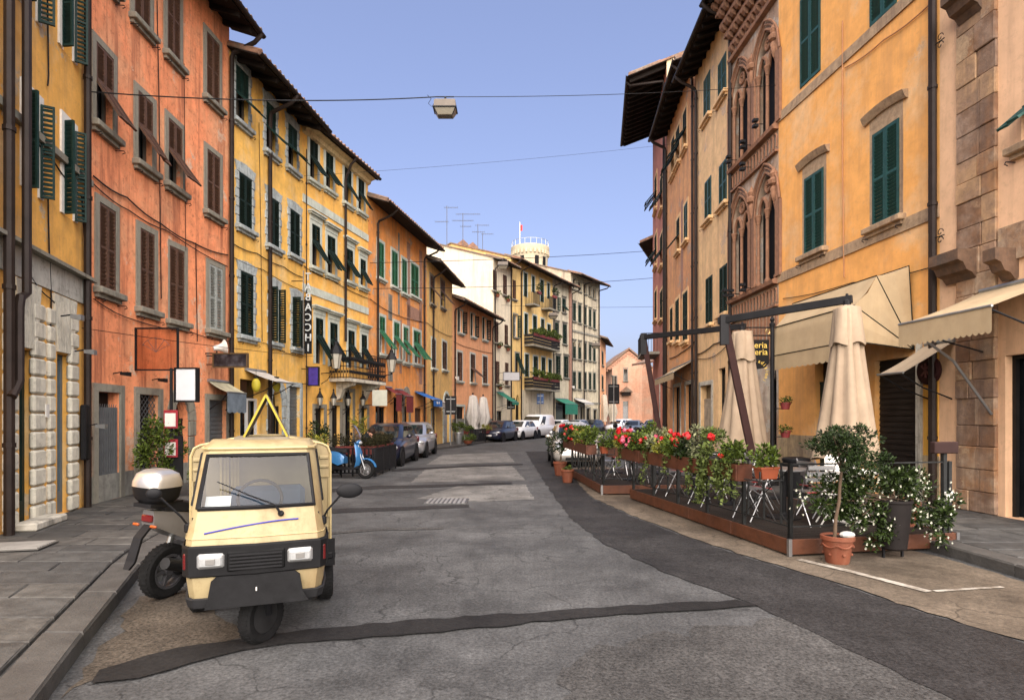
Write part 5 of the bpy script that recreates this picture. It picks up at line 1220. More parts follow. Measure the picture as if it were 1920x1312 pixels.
car('white delivery van parked on the left at the bend', 2.0, 48.9, -27, WH, 'van')
car('white hatchback parked right behind the white van', 4.1, 53.2, -28, mat('paint_white3',(.66,.67,.66),.3,coat=.5))
car('pale silver car, second behind the white van', 6.2, 57.2, -30, SILV)
car('dark car parked under the white awning at the bend', 8.2, 60.9, -32, paint('black',(.015,.015,.017)))
car('white car farthest along the left kerb near the church', 12.3, 68, -35, mat('paint_white4',(.62,.64,.66),.3,coat=.5))
car('blue-grey saloon parked at the far right facing the camera', 11.7, 56.5, -24, GREYC_, 'sedan')
car('pale green-white saloon behind the blue-grey one at far right', 15.0, 63, -28, mat('paint_pale',(.5,.56,.55),.3,.3,coat=.5), 'sedan')
car('silver car at the far right below the church wall', 17.6, 69, -30, SILV, 'hatch'); car('dark green car at the far right edge behind the scooters', 14.2, 58.5, -26, paint('green',(.02,.045,.035)))
car('white car in the row in front of the church door', 13.9, 73, -35, WH, 'hatch')
# ------------------------------------------------------------------ plants
LEAF = {'mid': mat('leaf_mid',(.03,.06,.010),.5,leaf=True,col2=(.105,.15,.022)), 'dark': mat('leaf_dark',(.010,.022,.006),.45,leaf=True,col2=(.032,.055,.014)),
        'yellow': mat('leaf_yellow',(.07,.09,.010),.5,leaf=True,col2=(.26,.25,.022)), 'ivy': mat('leaf_ivy',(.035,.06,.015),.5,leaf=True,col2=(.14,.18,.045)),
        'pale': mat('leaf_variegated',(.06,.075,.03),.6,leaf=True,col2=(.26,.27,.14)), 'brown': mat('leaf_brown',(.014,.014,.005),.7,leaf=True,col2=(.04,.036,.013)),
        'jas': mat('leaf_jasmine',(.009,.022,.006),.4,leaf=True,col2=(.04,.065,.014))}
REDF = mat('petal_red',(.42,.006,.008),.5,var=.3,scale=30); WHF = mat('petal_white',(.50,.50,.40),.6,var=.1); PINKF = mat('petal_pink',(.55,.10,.16),.5,var=.2,scale=30)
BARK = mat('bark',(.10,.065,.04),.9,var=.3,scale=12,bump=.4); SOIL = mat('soil',(.035,.025,.018),.95,var=.3)
CLAY = mat('terracotta_pot',(.16,.043,.018),.75,var=.22,scale=5,bump=.2,streak=.25,scol=(.2,.09,.05)); CLAY2 = mat('terracotta_bright',(.20,.045,.015),.7,var=.15,scale=6)
def leaf1(m_, p, d, s, rnd, wr=.5):
    d = Vector(d).normalized(); up = Vector((rnd.uniform(-1,1),rnd.uniform(-1,1),rnd.uniform(-.2,1))).normalized()
    sd = d.cross(up)
    if sd.length < .05: sd = d.orthogonal()
    sd = sd.normalized()*s*wr*.5; n = sd.cross(d).normalized()*s*.1; p = Vector(p)
    m_.add([p, p+d*s*.5+sd-n, p+d*s, p+d*s*.5-sd-n], [(0,1,2,3)])
def clump(m_, c, r, n, s, rnd, inner=.35, clusters=0, wr=.5):
    c = Vector(c); cl = []
    for i in range(clusters):
        v = Vector((rnd.gauss(0,1),rnd.gauss(0,1),rnd.gauss(0,1))).normalized()*rnd.uniform(.55,1.0); cl.append(Vector((v.x*r[0],v.y*r[1],v.z*r[2])))
    for i in range(n):
        v = Vector((rnd.gauss(0,1),rnd.gauss(0,1),rnd.gauss(0,1))).normalized()
        if cl and rnd.random() < .85:
            q = rnd.choice(cl); k = rnd.uniform(.1,.34); p = q+Vector((v.x*r[0],v.y*r[1],v.z*r[2]))*k
        else:
            k = rnd.uniform(inner,1)**.6; p = Vector((v.x*r[0],v.y*r[1],v.z*r[2]))*k
        leaf1(m_, c+p, v+Vector((rnd.uniform(-.6,.6),rnd.uniform(-.6,.6),rnd.uniform(-.3,.7))), s*rnd.uniform(.6,1.3), rnd, wr)
def flower(parent, p, m, s, rnd, name='flower_head'):
    f = MB()
    for i in range(11):
        q = Vector((rnd.gauss(0,1),rnd.gauss(0,1),rnd.gauss(0,.7))).normalized()*s*rnd.uniform(.5,1)
        a = q.orthogonal().normalized()*s*.45; c = q.cross(a).normalized()*s*.45; o = Vector(p)+q
        f.add([o-a-c,o+a-c,o+a+c,o-a+c],[(0,1,2,3)])
    f.build(name, m, parent)
def pot(parent, r, h, m=CLAY, z=0, name='pot', square=False):
    if square: f = MB().loft([[(x*k,y*k,zz) for x,y in ((-r,-r*.6),(r,-r*.6),(r,r*.6),(-r,r*.6))] for zz,k in ((z,.82),(z+h*.84,.98),(z+h*.841,1.06),(z+h,1.06),(z+h,.95),(z+h*.9,.94))]); o = f.build(name,m,parent)
    else: o = MB().lathe([(r*.68,z),(r*.72,z+.02),(r*.93,z+h*.82),(r*.93,z+h*.83),(r*1.04,z+h*.85),(r*1.04,z+h*.98),(r*.98,z+h),(r*.90,z+h),(r*.88,z+h*.9),(.01,z+h*.9)],24).build(name,m,parent,smooth=35)
    return o
def potted(label, loc, r, h, cr, cz, n, s, leafm, seed, stem=None, cat='potted plant', group='potted plants', square=False, clusters=10, pm=CLAY, flowers=0, fm=REDF, rz=0, name='potted_plant', wr=.5):
    t = thing(name, label, cat, loc, rz, group); rnd = random.Random(seed)
    pot(t, r, h, pm, square=square)
    MB().lathe([(.01,h*.88),(r*.86,h*.88),(r*.86,h*.915),(.01,h*.915)],12).build('soil',SOIL,t) if not square else None
    st = MB()
    for i in range(3 if not stem else 1): st.tube([(rnd.uniform(-.2,.2)*r,rnd.uniform(-.2,.2)*r,h*.8),(rnd.uniform(-.3,.3)*cr[0]*(0 if stem else 1),0,cz-cr[2]*.3)],[.02,.01],6)
    st.build('stem',BARK,t)
    m_ = MB(); clump(m_,(0,0,cz),cr,n,s,rnd,.2,clusters,wr); m_.build('foliage',LEAF[leafm],t)
    for i in range(flowers):
        v = Vector((rnd.gauss(0,1),rnd.gauss(0,1),abs(rnd.gauss(0,1)))).normalized(); flower(t,(v.x*cr[0],v.y*cr[1],cz+v.z*cr[2]),fm,.045,rnd)
    return t
# ------------------------------------------------------------------ cafe terrace on the right
DW = mat('deck_board',(.04,.029,.022),.75,var=.3,scale=6,bump=.4,bscale=25); FAS = mat('fascia_wood',(.085,.028,.011),.6,var=.35,scale=7,bump=.25,bscale=30,streak=.45,scol=(.07,.03,.018)); FAS2 = mat('planter_wood',(.08,.024,.010),.55,var=.4,scale=7,bump=.25,bscale=30,streak=.4,scol=(.07,.028,.015))
STEEL = mat('fence_steel',(.075,.077,.075),.5,.5,var=.25)
def deck(label, loc, rz, W, Ln, hz=.2):
    d = thing('wooden_deck', label, 'terrace deck', (*loc,.015), rz, 'wooden cafe decks'); n = int(Ln/.145)
    me = MB().cbox(.04,W-.04,.004,Ln/n-.004,hz-.03,hz,.004).mesh('deck_plank')
    for i in range(n): obj('deck_plank', me, DW, d, T(0,i*Ln/n,0))
    MB().box(.06,W-.06,.1,Ln-.1,.06,hz-.032).build('substructure', BLACKP, d)
    def fas(x0,y0,x1,y1,k):
        L_ = math.hypot(x1-x0,y1-y0); a = math.degrees(math.atan2(y1-y0,x1-x0))
        for i in range(k): MB().cbox(L_*i/k+.002,L_*(i+1)/k-.002,-.012,.018,.02,hz+.004,.005).build('fascia_board', FAS, d, T(x0,y0,0)@RZ(a))
    fas(0,0,W,0,3); fas(.0,Ln,.0,0,4); fas(W,0,W,Ln,3); fas(W,Ln,0,Ln,2)
    for x in (0,W): MB().box(x-.022,x+.022,-.026,.016,0.0,hz+.012).build('corner_plate', ALU, d)
    for x in (.15,W*.55,W-.15):
        for y in (.15,Ln-.15): MB().lathe([(.03,-.014),(.03,.06)],8,T(x,y,0)).build('foot', GALV, d)
    return d
D1 = deck('near wooden deck of the right-hand cafe terrace', (3.36,7.11), 10.3, 2.39, 5.1); D2 = deck('farther wooden deck behind the near terrace', (1.95,12.75), 4, 2.4, 4.1)
def world(rz, loc, p):
    c, s = math.cos(rad(rz)), math.sin(rad(rz)); return (loc[0]+c*p[0]-s*p[1], loc[1]+s*p[0]+c*p[1], p[2] if len(p) > 2 else 0)
W1 = lambda x, y, z=0: world(10.3,(3.36,7.11),(x,y,z)); W2 = lambda x, y, z=0: world(4,(1.95,12.75),(x,y,z))
def railing(label, loc, rz, L_, posts, top=.92, h0=.215, brace=True, start=0):
    r = thing('terrace_railing', label, 'railing', (*loc[:2],h0), rz, 'steel railings round the cafe decks')
    for i in range(posts): x = L_*i/(posts-1); MB().box(x-.022,x+.022,-.022,.022,0,top).build('post', STEEL, r)
    for zz in (.14,top-.02): MB().box(.022,L_-.022,-.01,.01,zz,zz+.018).build('rail', STEEL, r)
    if brace:
        for i in range(posts-1):
            xa, xb = L_*i/(posts-1), L_*(i+1)/(posts-1)
            for a, c in ((0,1),(1,0)): MB().tube([(xa,0,.15+a*(top-.2)),(xb,0,.15+c*(top-.2))],.007,5).build('brace', STEEL, r)
        for i in range(int(L_/.34)): x = (i+.5)*L_/int(L_/.34); MB().box(x-.006,x+.006,-.014,.014,.158,top-.02).build('bar', STEEL, r)
    return r
p = W1(.05,.05); railing('steel railing along the street side of the near deck', p, 100.3, 5.0, 6); railing('thin steel railing across the front end of the near deck', p, 10.3, 2.28, 2, brace=False)
p = W2(.05,.05); railing('steel railing along the street side of the farther deck', p, 94, 4.0, 5); railing('braced railing across the front end of the farther deck', p, 4, 2.3, 3)
def planter(label, loc, rz, L_, seed, kinds, z=1.07, reds=6, trail=0, sh=.0):
    sd = 1 if rz > 50 else -1                        # which side faces the street
    t = thing('wooden_planter', label, 'planter', (*loc[:2],z), rz, 'wooden flower boxes on the terrace railings'); rnd = random.Random(seed)
    for y in (-.10,.12): MB().cbox(0,L_,y-.012,y+.012,-.22,.0,.005).build('side_board', FAS2, t)
    for x in (.012,L_-.012): MB().box(x-.012,x+.012,-.087,.107,-.22,-.002).build('end_board', FAS2, t)
    MB().box(.025,L_-.025,-.087,.107,-.2,-.04).build('soil', SOIL, t)
    n = max(2,int(L_/.34))
    for i in range(n):
        k = kinds[i % len(kinds)]; x = (i+.5)*L_/n; hh = rnd.uniform(.14,.26)
        g = thing('planter_shrub', '', '', (0,0,0)) if False else None
        m_ = MB(); clump(m_,(x,sd*.02,hh*.85),(L_/n*.66,.20,hh),750,.060,rnd,.1,9,.55); m_.build('foliage', LEAF[k], t)
    for i in range(reds): flower(t,(rnd.uniform(.03,L_-.03),sd*rnd.uniform(.08,.22),rnd.uniform(.06,.42)),REDF if rnd.random()<.88 else PINKF,rnd.uniform(.035,.06),rnd)
    for i in range(trail):
        x = rnd.uniform(.05,L_-.05); m_ = MB(); pts = []; yy = sd*.15; zz = .02; xx = x
        for q in range(int(rnd.uniform(8,16))): pts.append((xx,yy,zz)); xx += rnd.uniform(-.03,.03); yy += sd*rnd.uniform(-.012,.02); zz -= .045
        m_.tube(pts,.004,4)
        for q in pts:
            for _ in range(6): leaf1(m_,(q[0]+rnd.uniform(-.05,.05),q[1]+rnd.uniform(-.05,.05),q[2]),(rnd.uniform(-1,1),rnd.uniform(-1,.4),rnd.uniform(-.8,.4)),rnd.uniform(.04,.07),rnd,.7)
        m_.build('trailing_ivy', LEAF['ivy'], t)
    return t
# boxes along the street side, from the camera away (local x runs away from the camera)
def along(y): return W1(-.12,y)
planter('flower box with trailing ivy and a red geranium, nearest the camera', along(.75), 100.3, 1.0, 1, ['mid','ivy'], reds=4, trail=18)
planter('flower box with pale variegated foliage and red geraniums, middle of the near deck', along(1.8), 100.3, 1.15, 2, ['pale','dark','mid'], reds=8, trail=3)
planter('flower box of light green and pale plants, third along the near deck', along(3.0), 100.3, 1.05, 3, ['yellow','pale','mid'], reds=6, trail=1)
planter('flower box full of red geraniums at the far end of the near deck', along(4.08), 100.3, 1.1, 4, ['mid','dark','yellow'], reds=20, trail=1)
q = W2(-.1,.55); planter('flower box with leafy shrubs on the near half of the farther deck', q, 94, 1.6, 5, ['mid','yellow'], reds=2)
q = W2(-.1,2.3); planter('flower box with red flowers on the far half of the farther deck', q, 94, 1.6, 6, ['mid','dark'], reds=11)
q = W2(.1,-.06); planter('short flower box across the front of the farther deck', q, 4, 1.5, 7, ['mid','yellow'], reds=1)
# bracketed terracotta boxes
for (x,y,z,s_,lab,sd_) in ((*W1(-.12,.28),.26,'square terracotta pot in a steel bracket at the near corner of the terrace',21),(*W2(.05,-.10),.2,'small terracotta pot in a bracket on the farther deck corner',22)):
    z = .93 if sd_ == 21 else .92
    t = potted(lab,(x,y,z),s_*.5,.15,(.19,.17,.17),.28,500,.06,'mid',sd_,square=True,clusters=8,pm=CLAY2,rz=15)
    MB().tube([(-.17,-.1,.1),(-.17,-.1,-.02),(.17,-.1,-.02),(.17,-.1,.1)],.012,5).tube([(-.17,-.1,-.02),(-.17,.2,-.02)],.01,5).tube([(.17,-.1,-.02),(.17,.2,-.02)],.01,5).build('bracket',STEEL,t)
# big pot with standard tree
x,y = G(1570,1056); t = thing('potted_tree','slender standard tree in a garlanded terracotta pot in front of the deck','potted tree',(x,y,.012),0); rnd = random.Random(5)
pot(t,.175,.32); 
for i in range(6):
    a0 = i*math.pi/3; MB().tube([(math.cos(a0+k*.105)*.166,math.sin(a0+k*.105)*.166,.225-.03*math.sin(math.pi*k/10)) for k in range(11)],.012,6).build('garland',CLAY,t,smooth=True); MB().ell((math.cos(a0+.5)*.143,math.sin(a0+.5)*.143,.11),.018,8,6).build('rosette',CLAY,t)
MB().lathe([(.01,.285),(.155,.285),(.155,.295),(.01,.295)],14).build('soil',SOIL,t); MB().ell((.07,-.08,.34),(.09,.06,.04),10,6).build('stone',mat('white_stone',(.42,.41,.38),.7),t)
trunk = [(-.03,0,.27),(-.02,0,.5),(.02,0,.7),(.03,0,.9),(.06,.01,1.1)]
tr = MB().tube(trunk,[.022,.019,.018,.017,.015],8); br=[]
for i in range(16):
    a = rnd.uniform(0,6.28); e = Vector((.09+math.cos(a)*rnd.uniform(.15,.42),math.sin(a)*rnd.uniform(.1,.34),rnd.uniform(1.12,1.5))); br.append(e); tr.tube([(.055,.01,1.06),Vector((.06,.01,1.1)).lerp(e,.5)+Vector((0,0,.04)),e],[.01,.006,.003],5)
tr.build('trunk',BARK,t); m_=MB()
for e in br: clump(m_,e,(.17,.15,.11),330,.038,rnd,.0,5,.45)
clump(m_,(.09,0,1.34),(.42,.33,.15),1500,.038,rnd,.2,16,.45); m_.build('crown',LEAF['dark'],t)
# jasmine in a tall black planter
x,y,_ = W1(1.22,-.24); t = thing('jasmine','white-flowering jasmine spilling from a tall black planter at the deck end','plant',(x,y,.012),10.3); rnd=random.Random(8)
MB().lathe([(.13,.10),(.15,.12),(.20,.66),(.215,.67),(.215,.70),(.19,.70),(.18,.64),(.01,.64)],20).build('black_pot',mat('dark_planter',(.03,.024,.022),.6,var=.25),t,smooth=35)
for sx in (-.13,.13): MB().box(sx-.012,sx+.012,-.012,.012,0,.14).build('stand_leg',IRON,t)
m_=MB()
for c,r_,n in (((-.85,.05,.76),(.40,.16,.28),1500),((-.42,.02,.72),(.42,.18,.30),1500),((.10,-.02,.88),(.42,.2,.20),1000),((.48,.0,.62),(.34,.18,.36),1000),((-.30,-.05,.40),(.28,.12,.30),520),((.62,0,.32),(.2,.1,.24),300)): clump(m_,c,r_,n,.055,rnd,.1,9,.5)
m_.build('foliage',LEAF['jas'],t); m_=MB()
for c,r_,n in (((-.95,.1,.72),(.38,.17,.32),30),((-.40,.0,.70),(.44,.2,.34),38),((.10,-.05,.88),(.44,.24,.22),32),((.48,-.05,.62),(.36,.22,.38),38),((-.3,-.08,.4),(.3,.15,.3),18),((.62,-.02,.3),(.2,.12,.24),20)):
    for i in range(n):
        v=Vector((rnd.gauss(0,1),rnd.gauss(0,1)-.5,rnd.gauss(0,1))).normalized(); o=Vector(c)+Vector((v.x*r_[0],v.y*r_[1],v.z*r_[2]))*rnd.uniform(.75,1.02)
        for k in range(5): leaf1(m_,o,(math.cos(k*1.257),-.5,math.sin(k*1.257)),.019,rnd,.8)
m_.build('blossoms',WHF,t,kind='stuff')
m_=MB()
for i in range(14): m_.tube([(rnd.uniform(-.1,.1),0,.66),(rnd.uniform(-.9,.6),rnd.uniform(-.1,.2),rnd.uniform(.6,.95)),(rnd.uniform(-1.1,.8),rnd.uniform(-.1,.2),rnd.uniform(.3,.9))],.005,4)
m_.build('stem',BARK,t)
potted('terracotta tub with a bushy green plant behind the plaque post',W1(2.05,.6,.216),.24,.34,(.26,.22,.25),.58,900,.06,'dark',31,square=True,pm=CLAY)
x,y = G(1064,905); potted('terracotta pot at the far corner of the farther deck',(x,y,.012),.17,.34,(.12,.12,.06),.36,120,.05,'mid',32)
potted('dark round shrub rising behind the farther deck beside the beige car',(*W2(-.25,4.35)[:2],.012),.2,.4,(.34,.3,.33),.93,1400,.06,'dark',33,clusters=14)
# plaque post with socket box
x,y,_=W1(2.26,.06); t=thing('plaque_post','dark post with a blank brown plaque and small white socket box','sign post',(x,y,.215),10.3)
MB().box(-.025,.025,-.025,.025,0,1.05).build('post',STEEL,t); MB().cbox(-.19,.17,-.06,.02,1.02,1.17,.01).build('plaque',mat('plaque_brown',(.07,.035,.03),.6,var=.2),t); MB().cbox(-.03,.09,-.08,-.026,.42,.53,.01).build('socket_box',WHITE,t); MB().box(.005,.055,-.083,-.0805,.445,.505).build('socket',BLACKP,t)
# tables and chairs
def table(label, p, white=False):
    t=thing('cafe_table',label,'table',(*p[:2],.216),0,'cafe tables'); m=WHITE if white else IRON
    MB().lathe([(.01,.70),(.33,.70),(.34,.71),(.34,.73),(.01,.735)],24).build('table_top',WHITE if white else ALU,t,smooth=35); MB().tube([(0,0,.02),(0,0,.70)],.035,8).build('column',m,t); MB().lathe([(.24,0),(.24,.015),(.05,.05),(.035,.08)],20).build('base',m,t)
def chair(label, p, rz, style='slat'):
    c=thing('cafe_chair',label,'chair',(*p[:2],.216),rz,'folding cafe chairs'); m=ALU if style=='slat' else WHITE
    for sx in (-.19,.19):
        MB().tube([(sx,.22,0),(sx,-.02,.45),(sx,-.20,.86)],.011,6).build('leg',m,c); MB().tube([(sx*.9,-.22,0),(sx*.9,.02,.36),(sx*.9,.16,.45)],.011,6).build('leg',m,c)
    if style=='slat':
        for i in range(6): MB().box(-.19,.19,-.16+i*.062,-.115+i*.062,.45,.462).build('seat_slat',mat('red_slat',(.28,.03,.03),.5) if i==0 else ALU,c)
        for i in range(3): MB().box(-.19,.19,-.012,.012,.60+i*.085,.655+i*.085,T(0,-.12-i*.034,0)).build('back_slat',ALU,c)
    else:
        MB().cbox(-.21,.21,-.2,.22,.43,.46,.012).build('seat',WHITE,c); MB().loft([[(-.2,-.17,.5),(-.1,-.22,.5),(.1,-.22,.5),(.2,-.17,.5)],[(-.21,-.21,.75),(-.1,-.26,.78),(.1,-.26,.78),(.21,-.21,.75)],[(-.17,-.24,.86),(-.08,-.28,.9),(.08,-.28,.9),(.17,-.24,.86)]],False).build('backrest',WHITE,c)
for (i,(x,y)) in enumerate(((.95,1.45),(.95,2.85),(.95,4.2))):
    table(('cafe table nearest the camera on the near deck','middle cafe table on the near deck','cafe table at the far end of the near deck')[i], W1(x,y))
    wd=('nearest','middle','farthest')[i]
    chair('folding chair on the street side of the %s table, near deck'%wd, W1(x-.52,y-.05), 10+RND.uniform(80,100)); chair('folding chair on the house side of the %s table, near deck'%wd, W1(x+.55,y), 10-RND.uniform(80,100)); chair('folding chair on the camera side of the %s table, near deck'%wd, W1(x+.05,y-.58), 10+180+RND.uniform(-15,15)+180)
table('white table behind the jasmine', W1(1.7,.95), True); chair('white plastic chair left of the white table',W1(1.25,.75),70,'white'); chair('white plastic chair right of the white table under the parasol',W1(2.0,1.45),200,'white')
for i,(x,y) in enumerate(((1.0,1.2),(1.0,3.0))):
    table(('near table on the farther deck','far table on the farther deck')[i],W2(x,y)); chair('folding chair on the street side of the %s table, farther deck'%('near','far')[i],W2(x-.5,y),95); chair('folding chair on the camera side of the %s table, farther deck'%('near','far')[i],W2(x,y-.55),5)
# stack of dark chairs / bin beside the house wall
x,y=(5.62,11.6); t=thing('dark_bin','dark round-topped bin standing behind the terrace by the wall','bin',(x,y,HP)); MB().lathe([(.22,0),(.25,.70),(.26,.71),(.26,.75),(.24,.77),(.1,.79),(.01,.79)],18).build('body',BLACKP,t,smooth=35); MB().lathe([(.285,.62),(.295,.64),(.285,.66)],18,None,False).build('rim',IRON,t)
# ------------------------------------------------------------------ parasols
CANV=mat('canvas_beige',(.31,.235,.16),.9,var=.14,scale=4,bump=.15,bscale=60,streak=.12,scol=(.3,.2,.13)); CANW=mat('canvas_white',(.44,.42,.38),.9,var=.12,scale=4,bump=.2)
def folded(prof, folds, seed, amp=.28, n=48):
    rnd=random.Random(seed); ph=[rnd.uniform(0,6.28) for _ in range(3)]; m_=MB(); rings=[]
    for r,z in prof:
        ring_=[]
        for k in range(n):
            t_=2*math.pi*k/n; q=1+amp*(abs(math.sin(folds*t_/2+ph[0]))-.6)+.08*math.sin(3*t_+ph[1]+z)
            ring_.append((r*q*math.cos(t_),r*q*math.sin(t_),z+(.03*math.sin(folds*t_+ph[2]) if r>.2 else 0)))
        rings.append(ring_)
    return m_.loft(rings)
def cantilever(label, base, top, hang, zc0, rr, seed):
    base,top,hang=Vector(base),Vector(top),Vector(hang); t=thing('cantilever_parasol',label,'parasol',base,0,'folded beige cantilever parasols'); B=lambda v: Vector(v)-base
    RB=mat('parasol_mast',(.06,.022,.018),.7,0,var=.2)
    def beam(a,c,w,h,m,name):
        a,c=B(a),B(c); d=(c-a); M=Matrix.Translation(a)@d.to_track_quat('Y','Z').to_matrix().to_4x4(); return MB().cbox(-w/2,w/2,0,d.length,-h/2,h/2,.008,M).build(name,m,t)
    beam(base,top,.09,.13,RB,'mast'); d=(hang-top).normalized(); beam(top-d*.12,hang+d*.08,.07,.13,IRON,'arm'); beam(top+Vector((0,0,.1)),top-Vector((0,0,.45))+(base-top).normalized()*.02,.10,.16,IRON,'mast_head')
    MB().cbox(-.3,.3,-.3,.3,0,.06,.01).build('base_plate',IRON,t)
    h=B(hang); L_=hang.z-.12-zc0; zt=h.z-.12
    MB().tube([h,(h.x,h.y,zc0-base.z-.1)],.025,8).build('pole',ALU,t)
    M=T(h.x,h.y,0); c_=folded([(.05,zt),(rr*.36,zt-.05),(rr*.45,zt-L_*.25),(rr*.62,zt-L_*.5),(rr*.82,zt-L_*.78),(rr,zt-L_),(rr*.7,zt-L_+.02),(.05,zt-L_+.1)],9,seed)
    c_.v=[tuple(M@Vector(v)) for v in c_.v]; c_.build('canopy',CANV,t,smooth=60)
    s_=folded([(.06,zt+.03),(rr*.42,zt-.03),(rr*.50,zt-L_*.16),(rr*.56,zt-L_*.25),(rr*.50,zt-L_*.245)],5,seed+3,.2); s_.v=[tuple(M@Vector(v)) for v in s_.v]; s_.build('vent_flap',CANV,t,smooth=60)
    MB().lathe([(.06,0),(.06,.08),(.025,.12),(.02,.2)],10,T(h.x,h.y,zt+.02)).build('finial',IRON,t); return t
cantilever('nearer folded beige parasol hanging from a dark arm over the near deck', (4.62,10.9,.216), P(1358,600,11.0), P(1588,562,9.6), 1.02, .47, 1)
cantilever('farther folded beige parasol hanging over the far end of the terrace', (4.05,15.4,.216), P(1207,632,15.6), P(1392,612,13.3), 1.0, .52, 2)
def parasol(label, loc, h, r, seed, m=CANW, group='closed white parasols', cat='parasol'):
    t=thing('closed_parasol',label,cat,loc,0,group); MB().tube([(0,0,0),(0,0,h)],.03,8).build('pole',ALU,t); folded([(.04,h-.05),(r*.5,h-.15),(r*.75,h*.7),(r,h*.5),(r*.55,h*.33),(r*.7,h*.26),(.04,h*.27)],7,seed,.3,32).build('canopy',m,t,smooth=60); MB().lathe([(.05,h-.02),(.06,h+.04),(.01,h+.12)],8).build('finial',IRON,t); MB().lathe([(.3,0),(.3,.06),(.05,.1)],14).build('base',IRON,t)
parasol('closed white parasol, left of the two by the peach house',(-2.62,39.2,HP),3.1,.48,1); parasol('closed white parasol, right of the two by the peach house',(-2.0,40.6,HP),3.05,.48,2)
parasol('closed pale parasol, left of the pair at the far bend',(10.4,66.5,HP),4.2,.55,3,mat('canvas_old',(.40,.35,.27),.9,var=.15)); parasol('closed pale parasol, right of the pair at the far bend',(11.5,67.3,HP),4.2,.55,4,MATS['canvas_old'])
# ------------------------------------------------------------------ awnings
def scallop(L_, h, z0, n, y):
    m_=MB()
    for i in range(n):
        xa,xb=L_*i/n,L_*(i+1)/n; xs=[xa+(xb-xa)*k/6 for k in range(7)]
        for k in range(6):
            za=z0-h-.035*math.sin(math.pi*k/6); zb=z0-h-.035*math.sin(math.pi*(k+1)/6); m_.quad((xs[k],y,z0),(xs[k+1],y,z0),(xs[k+1],y,zb),(xs[k],y,za))
    return m_
def awning(b, label, xl, xr, zt, proj, drop, m, val=.22, nsc=10, group='shop awnings', m2=None, arms=True, off=0.03):
    u0,u1=b.u(xl),b.u(xr); L_=u1-u0; F=T(*b.o)@b.frame(u0,zt,0); t=thing('shop_awning',label,'awning',(0,0,0),0,group); t.matrix_basis=F
    c=MB(); nx=10
    rows=[]
    for k in range(6):
        s=k/5; rows.append([(L_*i/nx,-off-proj*s,-drop*s-.03*math.sin(math.pi*s)*(.6+.4*math.cos(i*2*math.pi/nx*2.5))) for i in range(nx+1)])
    c.loft(rows,False); c.build('canopy',m,t,smooth=True)
    if val: scallop(L_,val,-drop,nsc,-off-proj-.003).build('valance',m2 or m,t)
    MB().tube([(0,-off-proj,-drop),(L_,-off-proj,-drop)],.02,6).build('front_bar',GALV,t); MB().tube([(0,-.03,.02),(L_,-.03,.02)],.045,8).build('roller',GALV,t)
    if arms:
        for x in (.08,L_-.08): MB().tube([(x,0,-drop-.45),(x,-off-proj*.55,-drop-.25),(x,-off-proj+.02,-drop-.02)],.014,6).build('arm',IRON,t)
    return t
AWT=mat('awning_tan',(.40,.30,.175),.85,var=.1,scale=3,bump=.12,streak=.2,scol=(.3,.2,.1))
AWC=mat('awning_pale',(.36,.285,.20),.85,var=.1,scale=3,bump=.12,streak=.15,scol=(.3,.22,.14))
# dome awning on the apricot house
b=R1; u0,u1=b.u(1545),b.u(1716); t=thing('dome_awning','large tan dome awning with dark piping over the roller shutter','awning',(0,0,0),0,'shop awnings'); zp=2.98; F=T(*b.o)@b.frame(u0,zp,0); t.matrix_basis=F; L_=u1-u0
u0b=b.u(1530)-u0
ribs=[]
for th,r_ in ((4,1.25),(32,1.42),(60,1.52),(86,1.52)): ribs.append((-r_*math.cos(rad(th))-.02, r_*math.sin(rad(th))+.05))
def awpanel(x0,x1):
    rows=[]
    for (ya,za),(yb,zb) in zip(ribs,ribs[1:]):
        for k in range(4): s=k/4; rows.append([(x0+(x1-x0)*i/8,ya+(yb-ya)*s,za+(zb-za)*s-.05*math.sin(math.pi*s)) for i in range(9)])
    rows.append([(x0+(x1-x0)*i/8,*ribs[-1]) for i in range(9)]); return MB().loft(rows,False)
awpanel(0,L_).build('canopy',AWT,t,smooth=50)
for x in (0,L_):
    f=MB()
    for (ya,za),(yb,zb) in zip(ribs,ribs[1:]): f.add([(x,-.02,0),(x,ya,za),(x+(.02 if x else -.02),(ya+yb)/2*.97,(za+zb)/2*.97),(x,yb,zb)],[(0,1,2),(0,2,3)])
    f.build('side_panel',AWT,t)
for (ya,za) in ribs: MB().tube([(0,-.03,0),(0,ya*1.005,za+.008),(L_,ya*1.005,za+.008),(L_+.006,-.03,0)],.011,6).build('piping',mat('piping_green',(.012,.018,.014),.7),t)
f=scallop(L_,.30,ribs[0][1],14,ribs[0][0]-.004); f.build('valance',AWT,t)
awning(R1,'small pale flat awning projecting below the dome awning',1738,1792,3.02,.95,.55,AWC,val=0)
t=awning(R0,'big tan scalloped awning cut by the right edge of the picture',1842,2046,3.75,1.45,.55,AWT,val=.34,nsc=17)
for x in (.25,): MB().tube([(x,-1.35,-.75),(x-.05,-.7,-1.15),(x,-.08,-2.0)],.022,6).build('folding_arm',ALU,t)
t=thing('shop_emblem','dark round carved emblem hanging on the wall under the awnings','sign',(0,0,0)); t.matrix_basis=T(*R1.o)@R1.frame(R1.u(1748),2.55,.04); MB().lathe([(.26,0),(.26,.05),(.22,.08),(.01,.08)],24,RX(90)).build('disc',mat('dark_oxblood',(.05,.012,.012),.6,var=.3),t,smooth=30)
for a in (45,-45,0): MB().box(-.015,.015,-.105,-.082,-.13,.13,RY(a)).build('relief',mat('dark_relief',(.09,.03,.03),.5),t)
awning(R4,'ragged tan awning over the doors of the orange patched house',1259,1301,3.95,.75,.45,AWT,val=.25,nsc=8)
awning(L2,'white flat awning over the cafe door with yellow lanterns',458,496,3.05,.95,.35,CANW,val=0)
